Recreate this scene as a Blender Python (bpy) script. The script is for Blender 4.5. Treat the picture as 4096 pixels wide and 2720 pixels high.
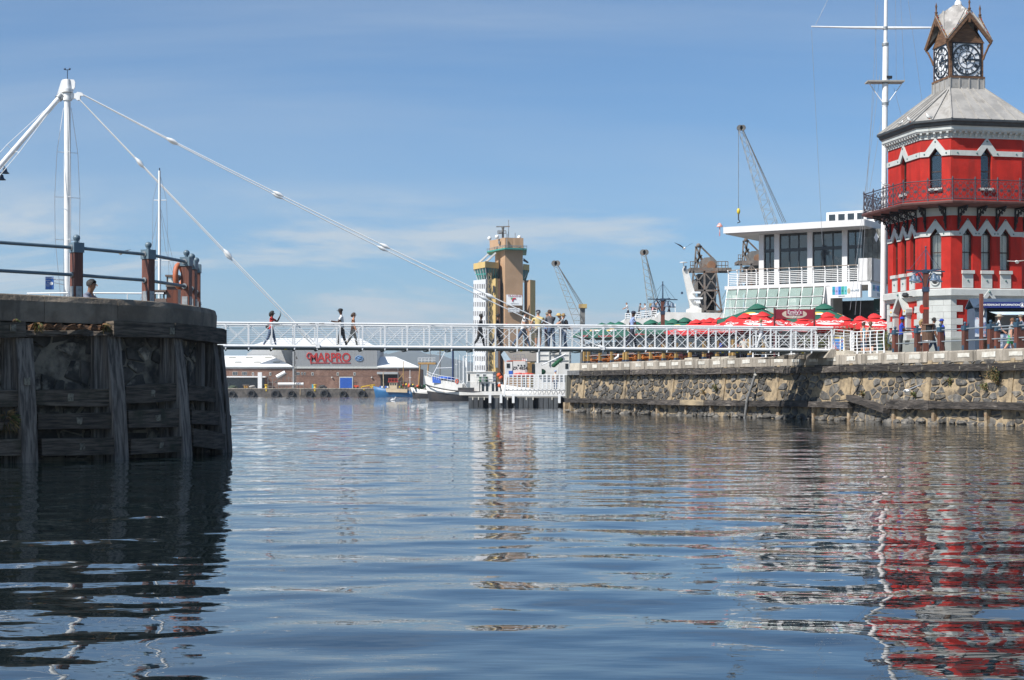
import bpy, math, random
import numpy as np
from mathutils import Vector, Matrix
# ------------------------------------------------------------------ camera, sky, sun, exposure
for _o in list(bpy.data.objects):
 bpy.data.objects.remove(_o)
scene = bpy.context.scene
COL = scene.collection
H_CAM = 1.37          # eye height above the water, from a small boat
HZ = 1567.0           # horizon row, in photograph pixels
FP = 6400.0           # focal length, in photograph pixels
cam_data = bpy.data.cameras.new('camera')
cam_data.sensor_width = 36.0
cam_data.lens = 36.0 * FP / 4096.0
cam_data.shift_y = (HZ - 1360.0) / 4096.0
cam_data.clip_end = 30000.0
cam_data.clip_start = 0.1
cam = bpy.data.objects.new('camera', cam_data)
cam.location = (0, 0, H_CAM)
cam.rotation_euler = (math.radians(90), 0, 0)
COL.objects.link(cam)
scene.camera = cam
SUN_EL = math.radians(47.0)
SUN_PHI = math.radians(52.0)      # how far left of straight behind the camera
SUN_DIR = Vector((-math.sin(SUN_PHI) * math.cos(SUN_EL), -math.cos(SUN_PHI) * math.cos(SUN_EL), math.sin(SUN_EL)))
world = bpy.data.worlds.new('World')
scene.world = world
world.use_nodes = True
_nt = world.node_tree
_nt.nodes.clear()
_sky = _nt.nodes.new('ShaderNodeTexSky')
_sky.sky_type = 'NISHITA'
_sky.sun_disc = False
_sky.sun_elevation = SUN_EL
_sky.sun_rotation = math.pi + SUN_PHI
_sky.altitude = 0.0
_sky.air_density = 0.8
_sky.dust_density = 0.8
_sky.ozone_density = 5.5
_bg = _nt.nodes.new('ShaderNodeBackground')
_bg.inputs['Strength'].default_value = 0.089
_out = _nt.nodes.new('ShaderNodeOutputWorld')
_tc = _nt.nodes.new('ShaderNodeTexCoord')
_sep = _nt.nodes.new('ShaderNodeSeparateXYZ')
_nt.links.new(_tc.outputs['Generated'], _sep.inputs[0])
def _math(op, a, b=None, clamp=False):
 n = _nt.nodes.new('ShaderNodeMath'); n.operation = op; n.use_clamp = clamp
 for i, x in enumerate((a, b)):
  if x is None: continue
  if isinstance(x, (int, float)): n.inputs[i].default_value = x
  else: _nt.links.new(x, n.inputs[i])
 return n.outputs[0]
_zz = _math('ADD', _math('MAXIMUM', _sep.outputs[2], 0.0), 0.16)
_cmb = _nt.nodes.new('ShaderNodeCombineXYZ')
_nt.links.new(_math('DIVIDE', _sep.outputs[0], _zz), _cmb.inputs[0])
_nt.links.new(_math('DIVIDE', _sep.outputs[1], _zz), _cmb.inputs[1])
def _cloud(scale, off, lo, hi, detail=7.0, rough=0.55, stretch=(1, 1, 1), dist=0.6):
 mp = _nt.nodes.new('ShaderNodeMapping'); mp.inputs['Location'].default_value = off
 mp.inputs['Scale'].default_value = stretch
 _nt.links.new(_cmb.outputs[0], mp.inputs[0])
 nz = _nt.nodes.new('ShaderNodeTexNoise'); nz.inputs['Scale'].default_value = scale
 nz.inputs['Detail'].default_value = detail; nz.inputs['Roughness'].default_value = rough
 nz.inputs['Distortion'].default_value = dist
 _nt.links.new(mp.outputs[0], nz.inputs['Vector'])
 mr = _nt.nodes.new('ShaderNodeMapRange'); mr.interpolation_type = 'SMOOTHSTEP'
 mr.inputs['From Min'].default_value = lo; mr.inputs['From Max'].default_value = hi
 _nt.links.new(nz.outputs['Fac'], mr.inputs['Value'])
 return mr.outputs['Result']
_c1 = _cloud(1.1, (17.2, 6.8, 0.0), 0.45, 0.64, stretch=(0.75, 1.15, 1), rough=0.64, dist=0.7)
_low = _nt.nodes.new('ShaderNodeMapRange'); _low.interpolation_type = 'SMOOTHSTEP'      # cloud gathers towards the horizon
_low.inputs['From Min'].default_value = 0.135; _low.inputs['From Max'].default_value = 0.095
_nt.links.new(_sep.outputs[2], _low.inputs['Value'])
_c1 = _math('MULTIPLY', _c1, _low.outputs['Result'])
_c2 = _cloud(0.5, (12.3, 7.9, 2.0), 0.42, 0.74, stretch=(0.8, 2.2, 1))
_fac = _math('MULTIPLY', _math('ADD', _math('MULTIPLY', _c1, 0.78), _math('MULTIPLY', _c2, 0.27)), 1.0, True)
_tint = _nt.nodes.new('ShaderNodeMix'); _tint.data_type = 'RGBA'; _tint.blend_type = 'MULTIPLY'; _tint.inputs[0].default_value = 1.0
_nt.links.new(_sky.outputs[0], _tint.inputs[6]); _tint.inputs[7].default_value = (0.81, 1.0, 1.05, 1)   # white balance
_mix = _nt.nodes.new('ShaderNodeMix'); _mix.data_type = 'RGBA'
_nt.links.new(_fac, _mix.inputs[0])
_nt.links.new(_tint.outputs[2], _mix.inputs[6])
_mix.inputs[7].default_value = (5.3, 5.75, 6.0, 1)
_nt.links.new(_mix.outputs[2], _bg.inputs['Color'])
_nt.links.new(_bg.outputs[0], _out.inputs['Surface'])
sun_data = bpy.data.lights.new('sun', 'SUN')
sun_data.energy = 5.0
sun_data.angle = math.radians(0.53)
sun_data.color = (1.0, 0.955, 0.89)
sun = bpy.data.objects.new('sun', sun_data)
sun.rotation_euler = SUN_DIR.to_track_quat('Z', 'Y').to_euler()
COL.objects.link(sun)
scene.view_settings.view_transform = 'Standard'
scene.view_settings.look = 'None'
scene.view_settings.gamma = 1.0
scene.view_settings.exposure = 0.48
# ------------------------------------------------------------------ helpers
R = random.Random(11)
def P(x, y, Y):
 """photograph pixel at depth Y -> world point"""
 return Vector(((x - 2048.0) / FP * Y, Y, H_CAM + (HZ - y) / FP * Y))
def px(x, Y): return (x - 2048.0) / FP * Y
def pz(y, Y): return H_CAM + (HZ - y) / FP * Y
MATS = {}
def M(name, c=None, c2=None, sc=3.0, rough=0.6, metal=0.0, bump=0.0, bsc=None, st=(1, 1, 1), rnd=0.0,
  spec=0.5, lo=0.35, hi=0.65, detail=5.0, c3=None, sc3=1.0, lo3=0.5, hi3=0.7, st3=(1, 1, 1), alpha=1.0, trans=0.0, coat=0.0, emit=None, f3=1.0, sub=0.0):
 """procedural material: noise between two colours, an optional third stain colour, object-random value, bump"""
 if name in MATS: return MATS[name]
 m = bpy.data.materials.new(name); m.use_nodes = True
 nt = m.node_tree; b = nt.nodes['Principled BSDF']
 b.inputs['Roughness'].default_value = rough; b.inputs['Metallic'].default_value = metal
 b.inputs['Specular IOR Level'].default_value = spec
 b.inputs['Coat Weight'].default_value = coat
 if trans: b.inputs['Transmission Weight'].default_value = trans
 if alpha < 1: b.inputs['Alpha'].default_value = alpha
 if c2 is None: c2 = tuple(0.80 * x for x in c)
 tc = nt.nodes.new('ShaderNodeTexCoord'); oi = nt.nodes.new('ShaderNodeObjectInfo')
 ad = nt.nodes.new('ShaderNodeVectorMath'); ad.operation = 'MULTIPLY_ADD'
 ad.inputs[1].default_value = (37, 53, 29)
 nt.links.new(oi.outputs['Random'], ad.inputs[0]); nt.links.new(tc.outputs['Object'], ad.inputs[2])
 def noise(scale, stretch, det):
  mp = nt.nodes.new('ShaderNodeMapping'); mp.inputs['Scale'].default_value = stretch
  nt.links.new(ad.outputs[0], mp.inputs[0])
  n = nt.nodes.new('ShaderNodeTexNoise'); n.inputs['Scale'].default_value = scale
  n.inputs['Detail'].default_value = det; n.inputs['Roughness'].default_value = 0.62
  nt.links.new(mp.outputs[0], n.inputs['Vector'])
  return n.outputs['Fac']
 def ramp(f, a, z):
  mr = nt.nodes.new('ShaderNodeMapRange'); mr.inputs['From Min'].default_value = a; mr.inputs['From Max'].default_value = z
  mr.interpolation_type = 'SMOOTHSTEP'
  nt.links.new(f, mr.inputs['Value']); return mr.outputs['Result']
 def mixc(f, a, z):
  x = nt.nodes.new('ShaderNodeMix'); x.data_type = 'RGBA'; nt.links.new(f, x.inputs[0])
  for i, v in ((6, a), (7, z)):
   if isinstance(v, tuple): x.inputs[i].default_value = (v[0], v[1], v[2], 1)
   else: nt.links.new(v, x.inputs[i])
  return x.outputs[2]
 n1 = noise(sc, st, detail)
 col = mixc(ramp(n1, lo, hi), tuple(c2), tuple(c))
 if c3 is not None:
  r3 = ramp(noise(sc3, st3, 6), lo3, hi3)
  if f3 < 1:
   mm = nt.nodes.new('ShaderNodeMath'); mm.operation = 'MULTIPLY'; mm.inputs[1].default_value = f3
   nt.links.new(r3, mm.inputs[0]); r3 = mm.outputs[0]
  col = mixc(r3, col, tuple(c3))
 if rnd:
  hs = nt.nodes.new('ShaderNodeHueSaturation')
  mr = nt.nodes.new('ShaderNodeMapRange'); mr.inputs['To Min'].default_value = 1 - rnd; mr.inputs['To Max'].default_value = 1 + rnd
  nt.links.new(oi.outputs['Random'], mr.inputs['Value']); nt.links.new(mr.outputs['Result'], hs.inputs['Value'])
  nt.links.new(col, hs.inputs['Color']); col = hs.outputs['Color']
 nt.links.new(col, b.inputs['Base Color'])
 if emit is not None:
  b.inputs['Emission Color'].default_value = (*emit[:3], 1); b.inputs['Emission Strength'].default_value = emit[3]
 if bump:
  nb = noise(bsc or sc * 2, st, 6)
  bp = nt.nodes.new('ShaderNodeBump'); bp.inputs['Strength'].default_value = min(1.0, bump); bp.inputs['Distance'].default_value = 0.05 if bump <= 1 else 0.05 * bump
  nt.links.new(nb, bp.inputs['Height']); nt.links.new(bp.outputs['Normal'], b.inputs['Normal'])
 MATS[name] = m
 return m
WM = {}      # world matrix of every thing / part we parent to (all built without scale)
def tag(o, label=None, cat=None, group=None, kind=None):
 if label: o['label'] = label
 if cat: o['category'] = cat
 if group: o['group'] = group
 if kind: o['kind'] = kind
 return o
def thing(name, loc=(0, 0, 0), rz=0.0, label=None, cat=None, group=None, kind=None):
 o = bpy.data.objects.new(name, None); o.empty_display_size = 0.2
 COL.objects.link(o); o.location = loc; o.rotation_euler = (0, 0, rz)
 WM[o.name] = Matrix.Translation(Vector(loc)) @ Matrix.Rotation(rz, 4, 'Z')
 return tag(o, label, cat, group, kind)
class MB:
 """collects simple solids into one mesh"""
 def __init__(s): s.v = []; s.f = []; s.m = []; s.sm = []
 def add(s, vs, fs, m=0, smooth=False):
  o = len(s.v); s.v.extend([tuple(v) for v in vs])
  for f in fs: s.f.append([i + o for i in f]); s.m.append(m); s.sm.append(smooth)
  return s
 def box(s, c, size, rz=0.0, m=0, X=None):
  hx, hy, hz = size[0] / 2, size[1] / 2, size[2] / 2
  vs = [Vector((sx * hx, sy * hy, sz * hz)) for sx in (-1, 1) for sy in (-1, 1) for sz in (-1, 1)]
  if X is None: X = Matrix.Rotation(rz, 3, 'Z')
  c = Vector(c)
  return s.add([X @ v + c for v in vs], [(0, 1, 3, 2), (4, 6, 7, 5), (0, 4, 5, 1), (2, 3, 7, 6), (0, 2, 6, 4), (1, 5, 7, 3)], m)
 def b2(s, lo, hi, m=0):
  return s.box([(a + b) / 2 for a, b in zip(lo, hi)], [abs(b - a) for a, b in zip(lo, hi)], 0, m)
 def beam(s, a, b, w, h, m=0, up=(0, 0, 1)):
  a, b = Vector(a), Vector(b); d = (b - a); L = d.length
  if L < 1e-6: return s
  d /= L; u = Vector(up)
  if abs(d.dot(u)) > 0.98: u = Vector((0, 1, 0)) if abs(d.y) < 0.9 else Vector((1, 0, 0))
  sd = d.cross(u).normalized(); u = sd.cross(d)
  X = Matrix((d, sd, u)).transposed()
  return s.box((a + b) / 2, (L, w, h), 0, m, X)
 def tube(s, pts, r, n=8, m=0, cap=True, smooth=True):
  pts = [Vector(p) for p in pts]; N = len(pts)
  rs = [r] * N if isinstance(r, (int, float)) else list(r)
  vs = []; pu = None
  for i, p in enumerate(pts):
   d = (pts[min(i + 1, N - 1)] - pts[max(i - 1, 0)])
   if d.length < 1e-9: d = Vector((0, 0, 1))
   d.normalize()
   if pu is None:
    pu = Vector((0, 0, 1)) if abs(d.z) < 0.9 else Vector((1, 0, 0))
   sd = d.cross(pu).normalized(); up = sd.cross(d).normalized(); pu = up
   for k in range(n):
    a = 2 * math.pi * k / n
    vs.append(p + (sd * math.cos(a) + up * math.sin(a)) * rs[i])
  fs = [(i * n + k, i * n + (k + 1) % n, (i + 1) * n + (k + 1) % n, (i + 1) * n + k) for i in range(N - 1) for k in range(n)]
  s.add(vs, fs, m, smooth)
  if cap:
   s.add(vs[:n][::-1], [tuple(range(n))], m); s.add(vs[-n:], [tuple(range(n))], m)
  return s
 def cyl(s, c, r, h, n=12, m=0, r2=None):
  c = Vector(c); return s.tube([c, c + Vector((0, 0, h))], [r, r if r2 is None else r2], n, m)
 def lathe(s, prof, n=12, o=(0, 0, 0), m=0, smooth=True):
  o = Vector(o); vs = []
  for (r, z) in prof:
   for k in range(n):
    a = 2 * math.pi * k / n; vs.append(o + Vector((r * math.cos(a), r * math.sin(a), z)))
  fs = [(i * n + k, i * n + (k + 1) % n, (i + 1) * n + (k + 1) % n, (i + 1) * n + k) for i in range(len(prof) - 1) for k in range(n)]
  return s.add(vs, fs, m, smooth)
 def ball(s, c, r, n=10, m=0, k=6, sz=(1, 1, 1)):
  c = Vector(c); vs = []
  for i in range(k + 1):
   t = math.pi * i / k
   for j in range(n):
    a = 2 * math.pi * j / n
    vs.append(c + Vector((r * sz[0] * math.sin(t) * math.cos(a), r * sz[1] * math.sin(t) * math.sin(a), r * sz[2] * math.cos(t))))
  fs = [(i * n + j, (i + 1) * n + j, (i + 1) * n + (j + 1) % n, i * n + (j + 1) % n) for i in range(k) for j in range(n)]
  return s.add(vs, fs, m, True)
 def slab(s, poly, ext, m=0):
  """extrude a 3D polygon by a vector"""
  n = len(poly); a = [Vector(p) for p in poly]; e = Vector(ext)
  fs = [tuple(range(n))[::-1], tuple(range(n, 2 * n))] + [(i, (i + 1) % n, n + (i + 1) % n, n + i) for i in range(n)]
  return s.add(a + [p + e for p in a], fs, m)
 def quad(s, a, b, c, d, m=0): return s.add([a, b, c, d], [(0, 1, 2, 3)], m)
 def mesh(s, name, mats=None, X=None):
  me = bpy.data.meshes.new(name)
  vs = s.v if X is None else [tuple(X @ Vector(v)) for v in s.v]
  me.from_pydata(vs, [], s.f)
  if mats is not None:
   for mt in (mats if isinstance(mats, (list, tuple)) else [mats]): me.materials.append(mt)
  me.polygons.foreach_set('material_index', s.m)
  me.polygons.foreach_set('use_smooth', s.sm)
  me.validate(); me.update()
  return me
 def build(s, name, mats, parent=None, local=False, label=None, cat=None, group=None, kind=None):
  """vertices are world coordinates unless local (then: the parent's own frame)"""
  X = None
  if parent is not None and not local: X = WM[parent.name].inverted()
  me = s.mesh(name, mats, X)
  fixn(me)
  o = bpy.data.objects.new(name, me); COL.objects.link(o)
  if parent is not None:
   o.parent = parent; WM[o.name] = WM[parent.name]
  else:
   WM[o.name] = Matrix.Identity(4)
  return tag(o, label, cat, group, kind)
import bmesh
def fixn(me):
 bm = bmesh.new(); bm.from_mesh(me)
 bmesh.ops.recalc_face_normals(bm, faces=bm.faces[:])
 bm.to_mesh(me); bm.free()
def one(name, mb, mats, label, cat, group=None, base=None, kind=None):
 """a thing that is a single mesh, with its origin at its base"""
 if base is None:
  xs = [v[0] for v in mb.v]; ys = [v[1] for v in mb.v]; zs = [v[2] for v in mb.v]
  base = ((min(xs) + max(xs)) / 2, (min(ys) + max(ys)) / 2, min(zs))
 me = mb.mesh(name, mats, Matrix.Translation(-Vector(base))); fixn(me)
 o = bpy.data.objects.new(name, me); COL.objects.link(o); o.location = base
 WM[o.name] = Matrix.Translation(Vector(base))
 return tag(o, label, cat, group, kind)
def inst(name, me, parent, loc=(0, 0, 0), rot=(0, 0, 0), scale=(1, 1, 1), world=False, Xm=None):
 """another object on shared mesh data"""
 o = bpy.data.objects.new(name, me); COL.objects.link(o)
 X = Xm if Xm is not None else Matrix.LocRotScale(Vector(loc), __import__('mathutils').Euler(rot), Vector(scale))
 if parent is not None:
  o.parent = parent
  if world: X = WM[parent.name].inverted() @ X
  WM[o.name] = WM[parent.name]
 else: WM[o.name] = X
 o.matrix_local = X
 return o
def kids(o): return [c for c in COL.objects if c.parent is o]
def copy_tree(o, loc=None, rz=None, label=None, group=None, parent=None, tree=None):
 c = o.copy(); COL.objects.link(c)
 if parent is not None: c.parent = parent
 if loc is not None: c.location = loc
 if rz is not None: c.rotation_euler = (0, 0, rz)
 if label: c['label'] = label
 if group: c['group'] = group
 for ch in o.children: copy_tree(ch, parent=c)
 if parent is None:
  WM[c.name] = Matrix.Translation(c.location) @ Matrix.Rotation(c.rotation_euler[2], 4, 'Z')
 return c
_txt_cache = {}
def text_mb(txt, size, depth=0.01, shear=0.0, bold=0.0, space=1.0, align='CENTER', res=3):
 """lettering as solid mesh data: local x to the right, y up, z out of the face"""
 cu = bpy.data.curves.new('lettering', 'FONT'); cu.body = txt; cu.size = size; cu.extrude = depth / 2
 cu.shear = shear; cu.offset = bold; cu.space_character = space; cu.align_x = align; cu.align_y = 'CENTER'; cu.resolution_u = res
 ob = bpy.data.objects.new('lettering', cu)
 me = ob.to_mesh()
 mb = MB(); mb.add([tuple(v.co) for v in me.vertices], [tuple(p.vertices) for p in me.polygons])
 ob.to_mesh_clear(); bpy.data.objects.remove(ob); bpy.data.curves.remove(cu)
 return mb
def frame3(o, right, up):
 """matrix placing text (x right, y up, z out) in the world"""
 r = Vector(right).normalized(); u = Vector(up); n = r.cross(u).normalized(); u = n.cross(r)
 X = Matrix((r, u, n)).transposed().to_4x4(); X.translation = Vector(o); return X
def put_text(txt, size, o, right, up, mat, parent, name='lettering', out=0.006, **kw):
 mb = text_mb(txt, size, **kw); X = frame3(o, right, up)
 n = X.to_3x3() @ Vector((0, 0, 1))
 mb.v = [tuple(X @ Vector(v) + n * out) for v in mb.v]
 return mb.build(name, mat, parent)
# ------------------------------------------------------------------ water
def build_water():
 rows = [2.2]
 while rows[-1] < 45: rows.append(rows[-1] * 1.0042)
 while rows[-1] < 170: rows.append(rows[-1] * 1.0062)
 while rows[-1] < 1600: rows.append(rows[-1] * 1.03)
 Yr = np.array(rows); nc = 330
 t = np.linspace(-1, 1, nc)
 half = np.where(Yr < 170, 0.46 * Yr + 1.5, 80 + 0.9 * (Yr - 170))
 X = half[:, None] * t[None, :]; Yg = np.repeat(Yr[:, None], nc, 1)
 dY = np.gradient(Yr); dX = 2 * half / nc
 rs = np.random.RandomState(5)
 Z = np.zeros_like(X)
 comps = []
 for k in range(64):
  lam = math.exp(rs.uniform(math.log(0.26), math.log(2.4)))
  th = rs.normal(0.0, 0.50) + (0.18 if k % 3 else -0.5)
  comps.append((lam, th, rs.uniform(0, 2 * math.pi)))
 var = np.zeros(len(Yr)); tot = 0
 for lam, th, ph in comps:
  k = 2 * math.pi / lam
  kx, ky = k * math.sin(th), k * math.cos(th)
  slope = 0.0059 * (lam / 1.1) ** 0.1 if lam > 0.7 else 0.0059 * (lam / 0.7) ** 0.8
  a = slope / k
  res = np.maximum(dY * abs(math.cos(th)), dX * abs(math.sin(th)))
  fade = np.clip((lam / res - 2.5) / 3.0, 0, 1)
  patch = 0.75 + 0.45 * np.sin(X * 0.21 + ph * 3) * np.sin(Yg * 0.13 + ph * 5)
  Z += (a * fade)[:, None] * patch * np.sin(kx * X + ky * Yg + ph)
  var += slope ** 2 * fade ** 2; tot += slope ** 2
 miss = np.sqrt(np.clip(1 - var / tot, 0, 1))
 nr = len(Yr)
 co = np.stack([X, Yg, Z], -1).reshape(-1, 3)
 idx = np.arange(nr * nc).reshape(nr, nc)
 q = np.stack([idx[:-1, :-1], idx[:-1, 1:], idx[1:, 1:], idx[1:, :-1]], -1).reshape(-1, 4)
 me = bpy.data.meshes.new('water')
 me.vertices.add(len(co)); me.vertices.foreach_set('co', co.ravel())
 me.loops.add(q.size); me.loops.foreach_set('vertex_index', q.ravel().astype(np.int32))
 me.polygons.add(len(q)); me.polygons.foreach_set('loop_start', np.arange(0, q.size, 4, dtype=np.int32))
 me.polygons.foreach_set('use_smooth', np.ones(len(q), dtype=bool))
 at = me.attributes.new('coarse', 'FLOAT', 'POINT'); at.data.foreach_set('value', np.repeat(miss, nc).astype(np.float32))
 me.update(); me.validate()
 m = bpy.data.materials.new('harbour_water'); m.use_nodes = True
 nt = m.node_tree; b = nt.nodes['Principled BSDF']
 b.inputs['Base Color'].default_value = (0.0035, 0.0085, 0.010, 1)
 b.inputs['Roughness'].default_value = 0.012; b.inputs['IOR'].default_value = 2.0
 tc = nt.nodes.new('ShaderNodeTexCoord')
 def nz(scale, st, det):
  mp = nt.nodes.new('ShaderNodeMapping'); mp.inputs['Scale'].default_value = st
  nt.links.new(tc.outputs['Object'], mp.inputs[0])
  n = nt.nodes.new('ShaderNodeTexNoise'); n.inputs['Scale'].default_value = scale; n.inputs['Detail'].default_value = det
  n.inputs['Roughness'].default_value = 0.5
  nt.links.new(mp.outputs[0], n.inputs['Vector']); return n.outputs['Fac']
 wide = nz(0.55, (0.55, 1, 1), 4)
 attr = nt.nodes.new('ShaderNodeAttribute'); attr.attribute_name = 'coarse'
 mul = nt.nodes.new('ShaderNodeMath'); mul.operation = 'MULTIPLY'; nt.links.new(wide, mul.inputs[0]); nt.links.new(attr.outputs['Fac'], mul.inputs[1])
 fine = nz(5.0, (0.5, 1, 1), 2)
 f2 = nt.nodes.new('ShaderNodeMath'); f2.operation = 'MULTIPLY'; f2.inputs[1].default_value = 0.017
 nt.links.new(fine, f2.inputs[0])
 ad = nt.nodes.new('ShaderNodeMath'); ad.operation = 'ADD'; nt.links.new(mul.outputs[0], ad.inputs[0]); nt.links.new(f2.outputs[0], ad.inputs[1])
 bp = nt.nodes.new('ShaderNodeBump'); bp.inputs['Strength'].default_value = 1.0; bp.inputs['Distance'].default_value = 0.16
 nt.links.new(ad.outputs[0], bp.inputs['Height']); nt.links.new(bp.outputs['Normal'], b.inputs['Normal'])
 me.materials.append(m)
 o = bpy.data.objects.new('water', me); COL.objects.link(o); tag(o, kind='structure')
 return o
build_water()
# ------------------------------------------------------------------ walls that follow a plan line
class Wall:
 def __init__(s, pts, smooth=0, side=1):
  P_ = [Vector((p[0], p[1], 0)) for p in pts]
  if smooth:
   Q = []
   for i in range(len(P_) - 1):
    p0 = P_[max(i - 1, 0)]; p1 = P_[i]; p2 = P_[i + 1]; p3 = P_[min(i + 2, len(P_) - 1)]
    for k in range(smooth):
     t = k / smooth
     Q.append(0.5 * ((2 * p1) + (p2 - p0) * t + (2 * p0 - 5 * p1 + 4 * p2 - p3) * t * t + (3 * p1 - p0 - 3 * p2 + p3) * t ** 3))
   Q.append(P_[-1]); P_ = Q
  s.p = P_; s.d = [0.0]
  for a, b in zip(P_, P_[1:]): s.d.append(s.d[-1] + (b - a).length)
  s.L = s.d[-1]; s.side = side; s.smax = None
 def at(s, t, off=0.0, z=0.0):
  t = max(0, min(s.L - 1e-6, t)); i = 0
  while s.d[i + 1] < t: i += 1
  k = (t - s.d[i]) / (s.d[i + 1] - s.d[i])
  tg = s.tan(t)
  n = Vector((tg.y, -tg.x, 0)) * s.side
  p = s.p[i].lerp(s.p[i + 1], k) + n * off; p.z = z
  return p
 def tan(s, t):
  e = 0.15
  def raw(t):
   t = max(0, min(s.L - 1e-6, t)); i = 0
   while s.d[i + 1] < t: i += 1
   return s.p[i].lerp(s.p[i + 1], (t - s.d[i]) / (s.d[i + 1] - s.d[i]))
  d = raw(min(t + e, s.L)) - raw(max(t - e, 0)); return d.normalized()
 def nrm(s, t):
  g = s.tan(t); return Vector((g.y, -g.x, 0)) * s.side
 def hit(s, x, off=0.0):
  """distance along the line at which the photograph column x meets it"""
  best = (1e9, 0); N = 900; L = s.L if s.smax is None else s.smax
  for i in range(N + 1):
   t = L * i / N; p = s.at(t, off)
   if p.y < 3: continue
   e = abs(2048 + p.x / p.y * FP - x)
   if e < best[0]: best = (e, t)
  return best[1]
 def sweep(s, mb, s0, s1, o0, o1, z0, z1, n=2, m=0, jit=0.0, o0b=None, o1b=None, z0b=None, z1b=None, rr=R):
  """a bar between offsets o0..o1 and heights z0..z1 (…b: values at the far end)"""
  vs = []
  for i in range(n):
   k = i / (n - 1); t = s0 + (s1 - s0) * k
   f = lambda a, b: a if b is None else a + (b - a) * k
   A, B, C, D = f(o0, o0b), f(o1, o1b), f(z0, z0b), f(z1, z1b)
   for (o, z) in ((A, C), (B, C), (B, D), (A, D)):
    vs.append(s.at(t, o + rr.uniform(-jit, jit), z + rr.uniform(-jit, jit)))
  fs = [(0, 1, 2, 3), tuple(4 * (n - 1) + q for q in (3, 2, 1, 0))]
  for i in range(n - 1):
   for q in range(4): fs.append((4 * i + q, 4 * i + (q + 1) % 4, 4 * i + 4 + (q + 1) % 4, 4 * i + 4 + q))
  mb.add(vs, fs, m); return mb
def stone_mesh(rr, mat, name='stone', flat=0.08):
 n = rr.randint(7, 10); mb = MB(); vs = []
 for ring, (sc, d) in enumerate(((1.0, 0.02), (0.97, -0.6), (0.86, -0.95))):
  for k in range(n):
   a = 2 * math.pi * (k + 0.5) / n
   if ring == 0:
    if k == 0: prof = [rr.uniform(0.80, 1.12) for _ in range(n)]; tw = [rr.uniform(-0.12, 0.12) for _ in range(n)]
   c, sn = math.cos(a + tw[k]), math.sin(a + tw[k])
   q = 0.5 / max(abs(c), abs(sn)) * 0.62 + 0.5 * 0.40
   vs.append((c * q * prof[k] * sc + (rr.uniform(-.03, .03) if ring else 0), d * flat * rr.uniform(0.8, 1.15) if ring else 0.0, sn * q * prof[k] * sc))
 vs.append((rr.uniform(-.1, .1), -flat * 1.08, rr.uniform(-.1, .1)))
 fs = [(r * n + k, r * n + (k + 1) % n, (r + 1) * n + (k + 1) % n, (r + 1) * n + k) for r in range(2) for k in range(n)]
 fs += [(2 * n + k, 2 * n + (k + 1) % n, 3 * n) for k in range(n)] + [tuple(range(n))[::-1]]
 mb.add(vs, fs); me = mb.mesh(name, mat); fixn(me); return me
def voronoi(seeds, x0, x1, y0, y1):
 out = []
 for i, (sx, sy) in enumerate(seeds):
  poly = [(x0, y0), (x1, y0), (x1, y1), (x0, y1)]
  near = sorted((((a - sx) ** 2 + (b - sy) ** 2, a, b) for j, (a, b) in enumerate(seeds) if j != i and abs(a - sx) < 1.6))[:14]
  for d2, a, b in near:
   mx, my, nx, ny = (a + sx) / 2, (b + sy) / 2, a - sx, b - sy
   q = []
   for k in range(len(poly)):
    p, r = poly[k], poly[(k + 1) % len(poly)]
    dp_, dr = (p[0] - mx) * nx + (p[1] - my) * ny, (r[0] - mx) * nx + (r[1] - my) * ny
    if dp_ <= 0: q.append(p)
    if (dp_ < 0 < dr) or (dr < 0 < dp_): t = dp_ / (dp_ - dr); q.append((p[0] + (r[0] - p[0]) * t, p[1] + (r[1] - p[1]) * t))
   poly = q
   if len(poly) < 3: break
  if len(poly) >= 3: out.append(poly)
 return out
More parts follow.
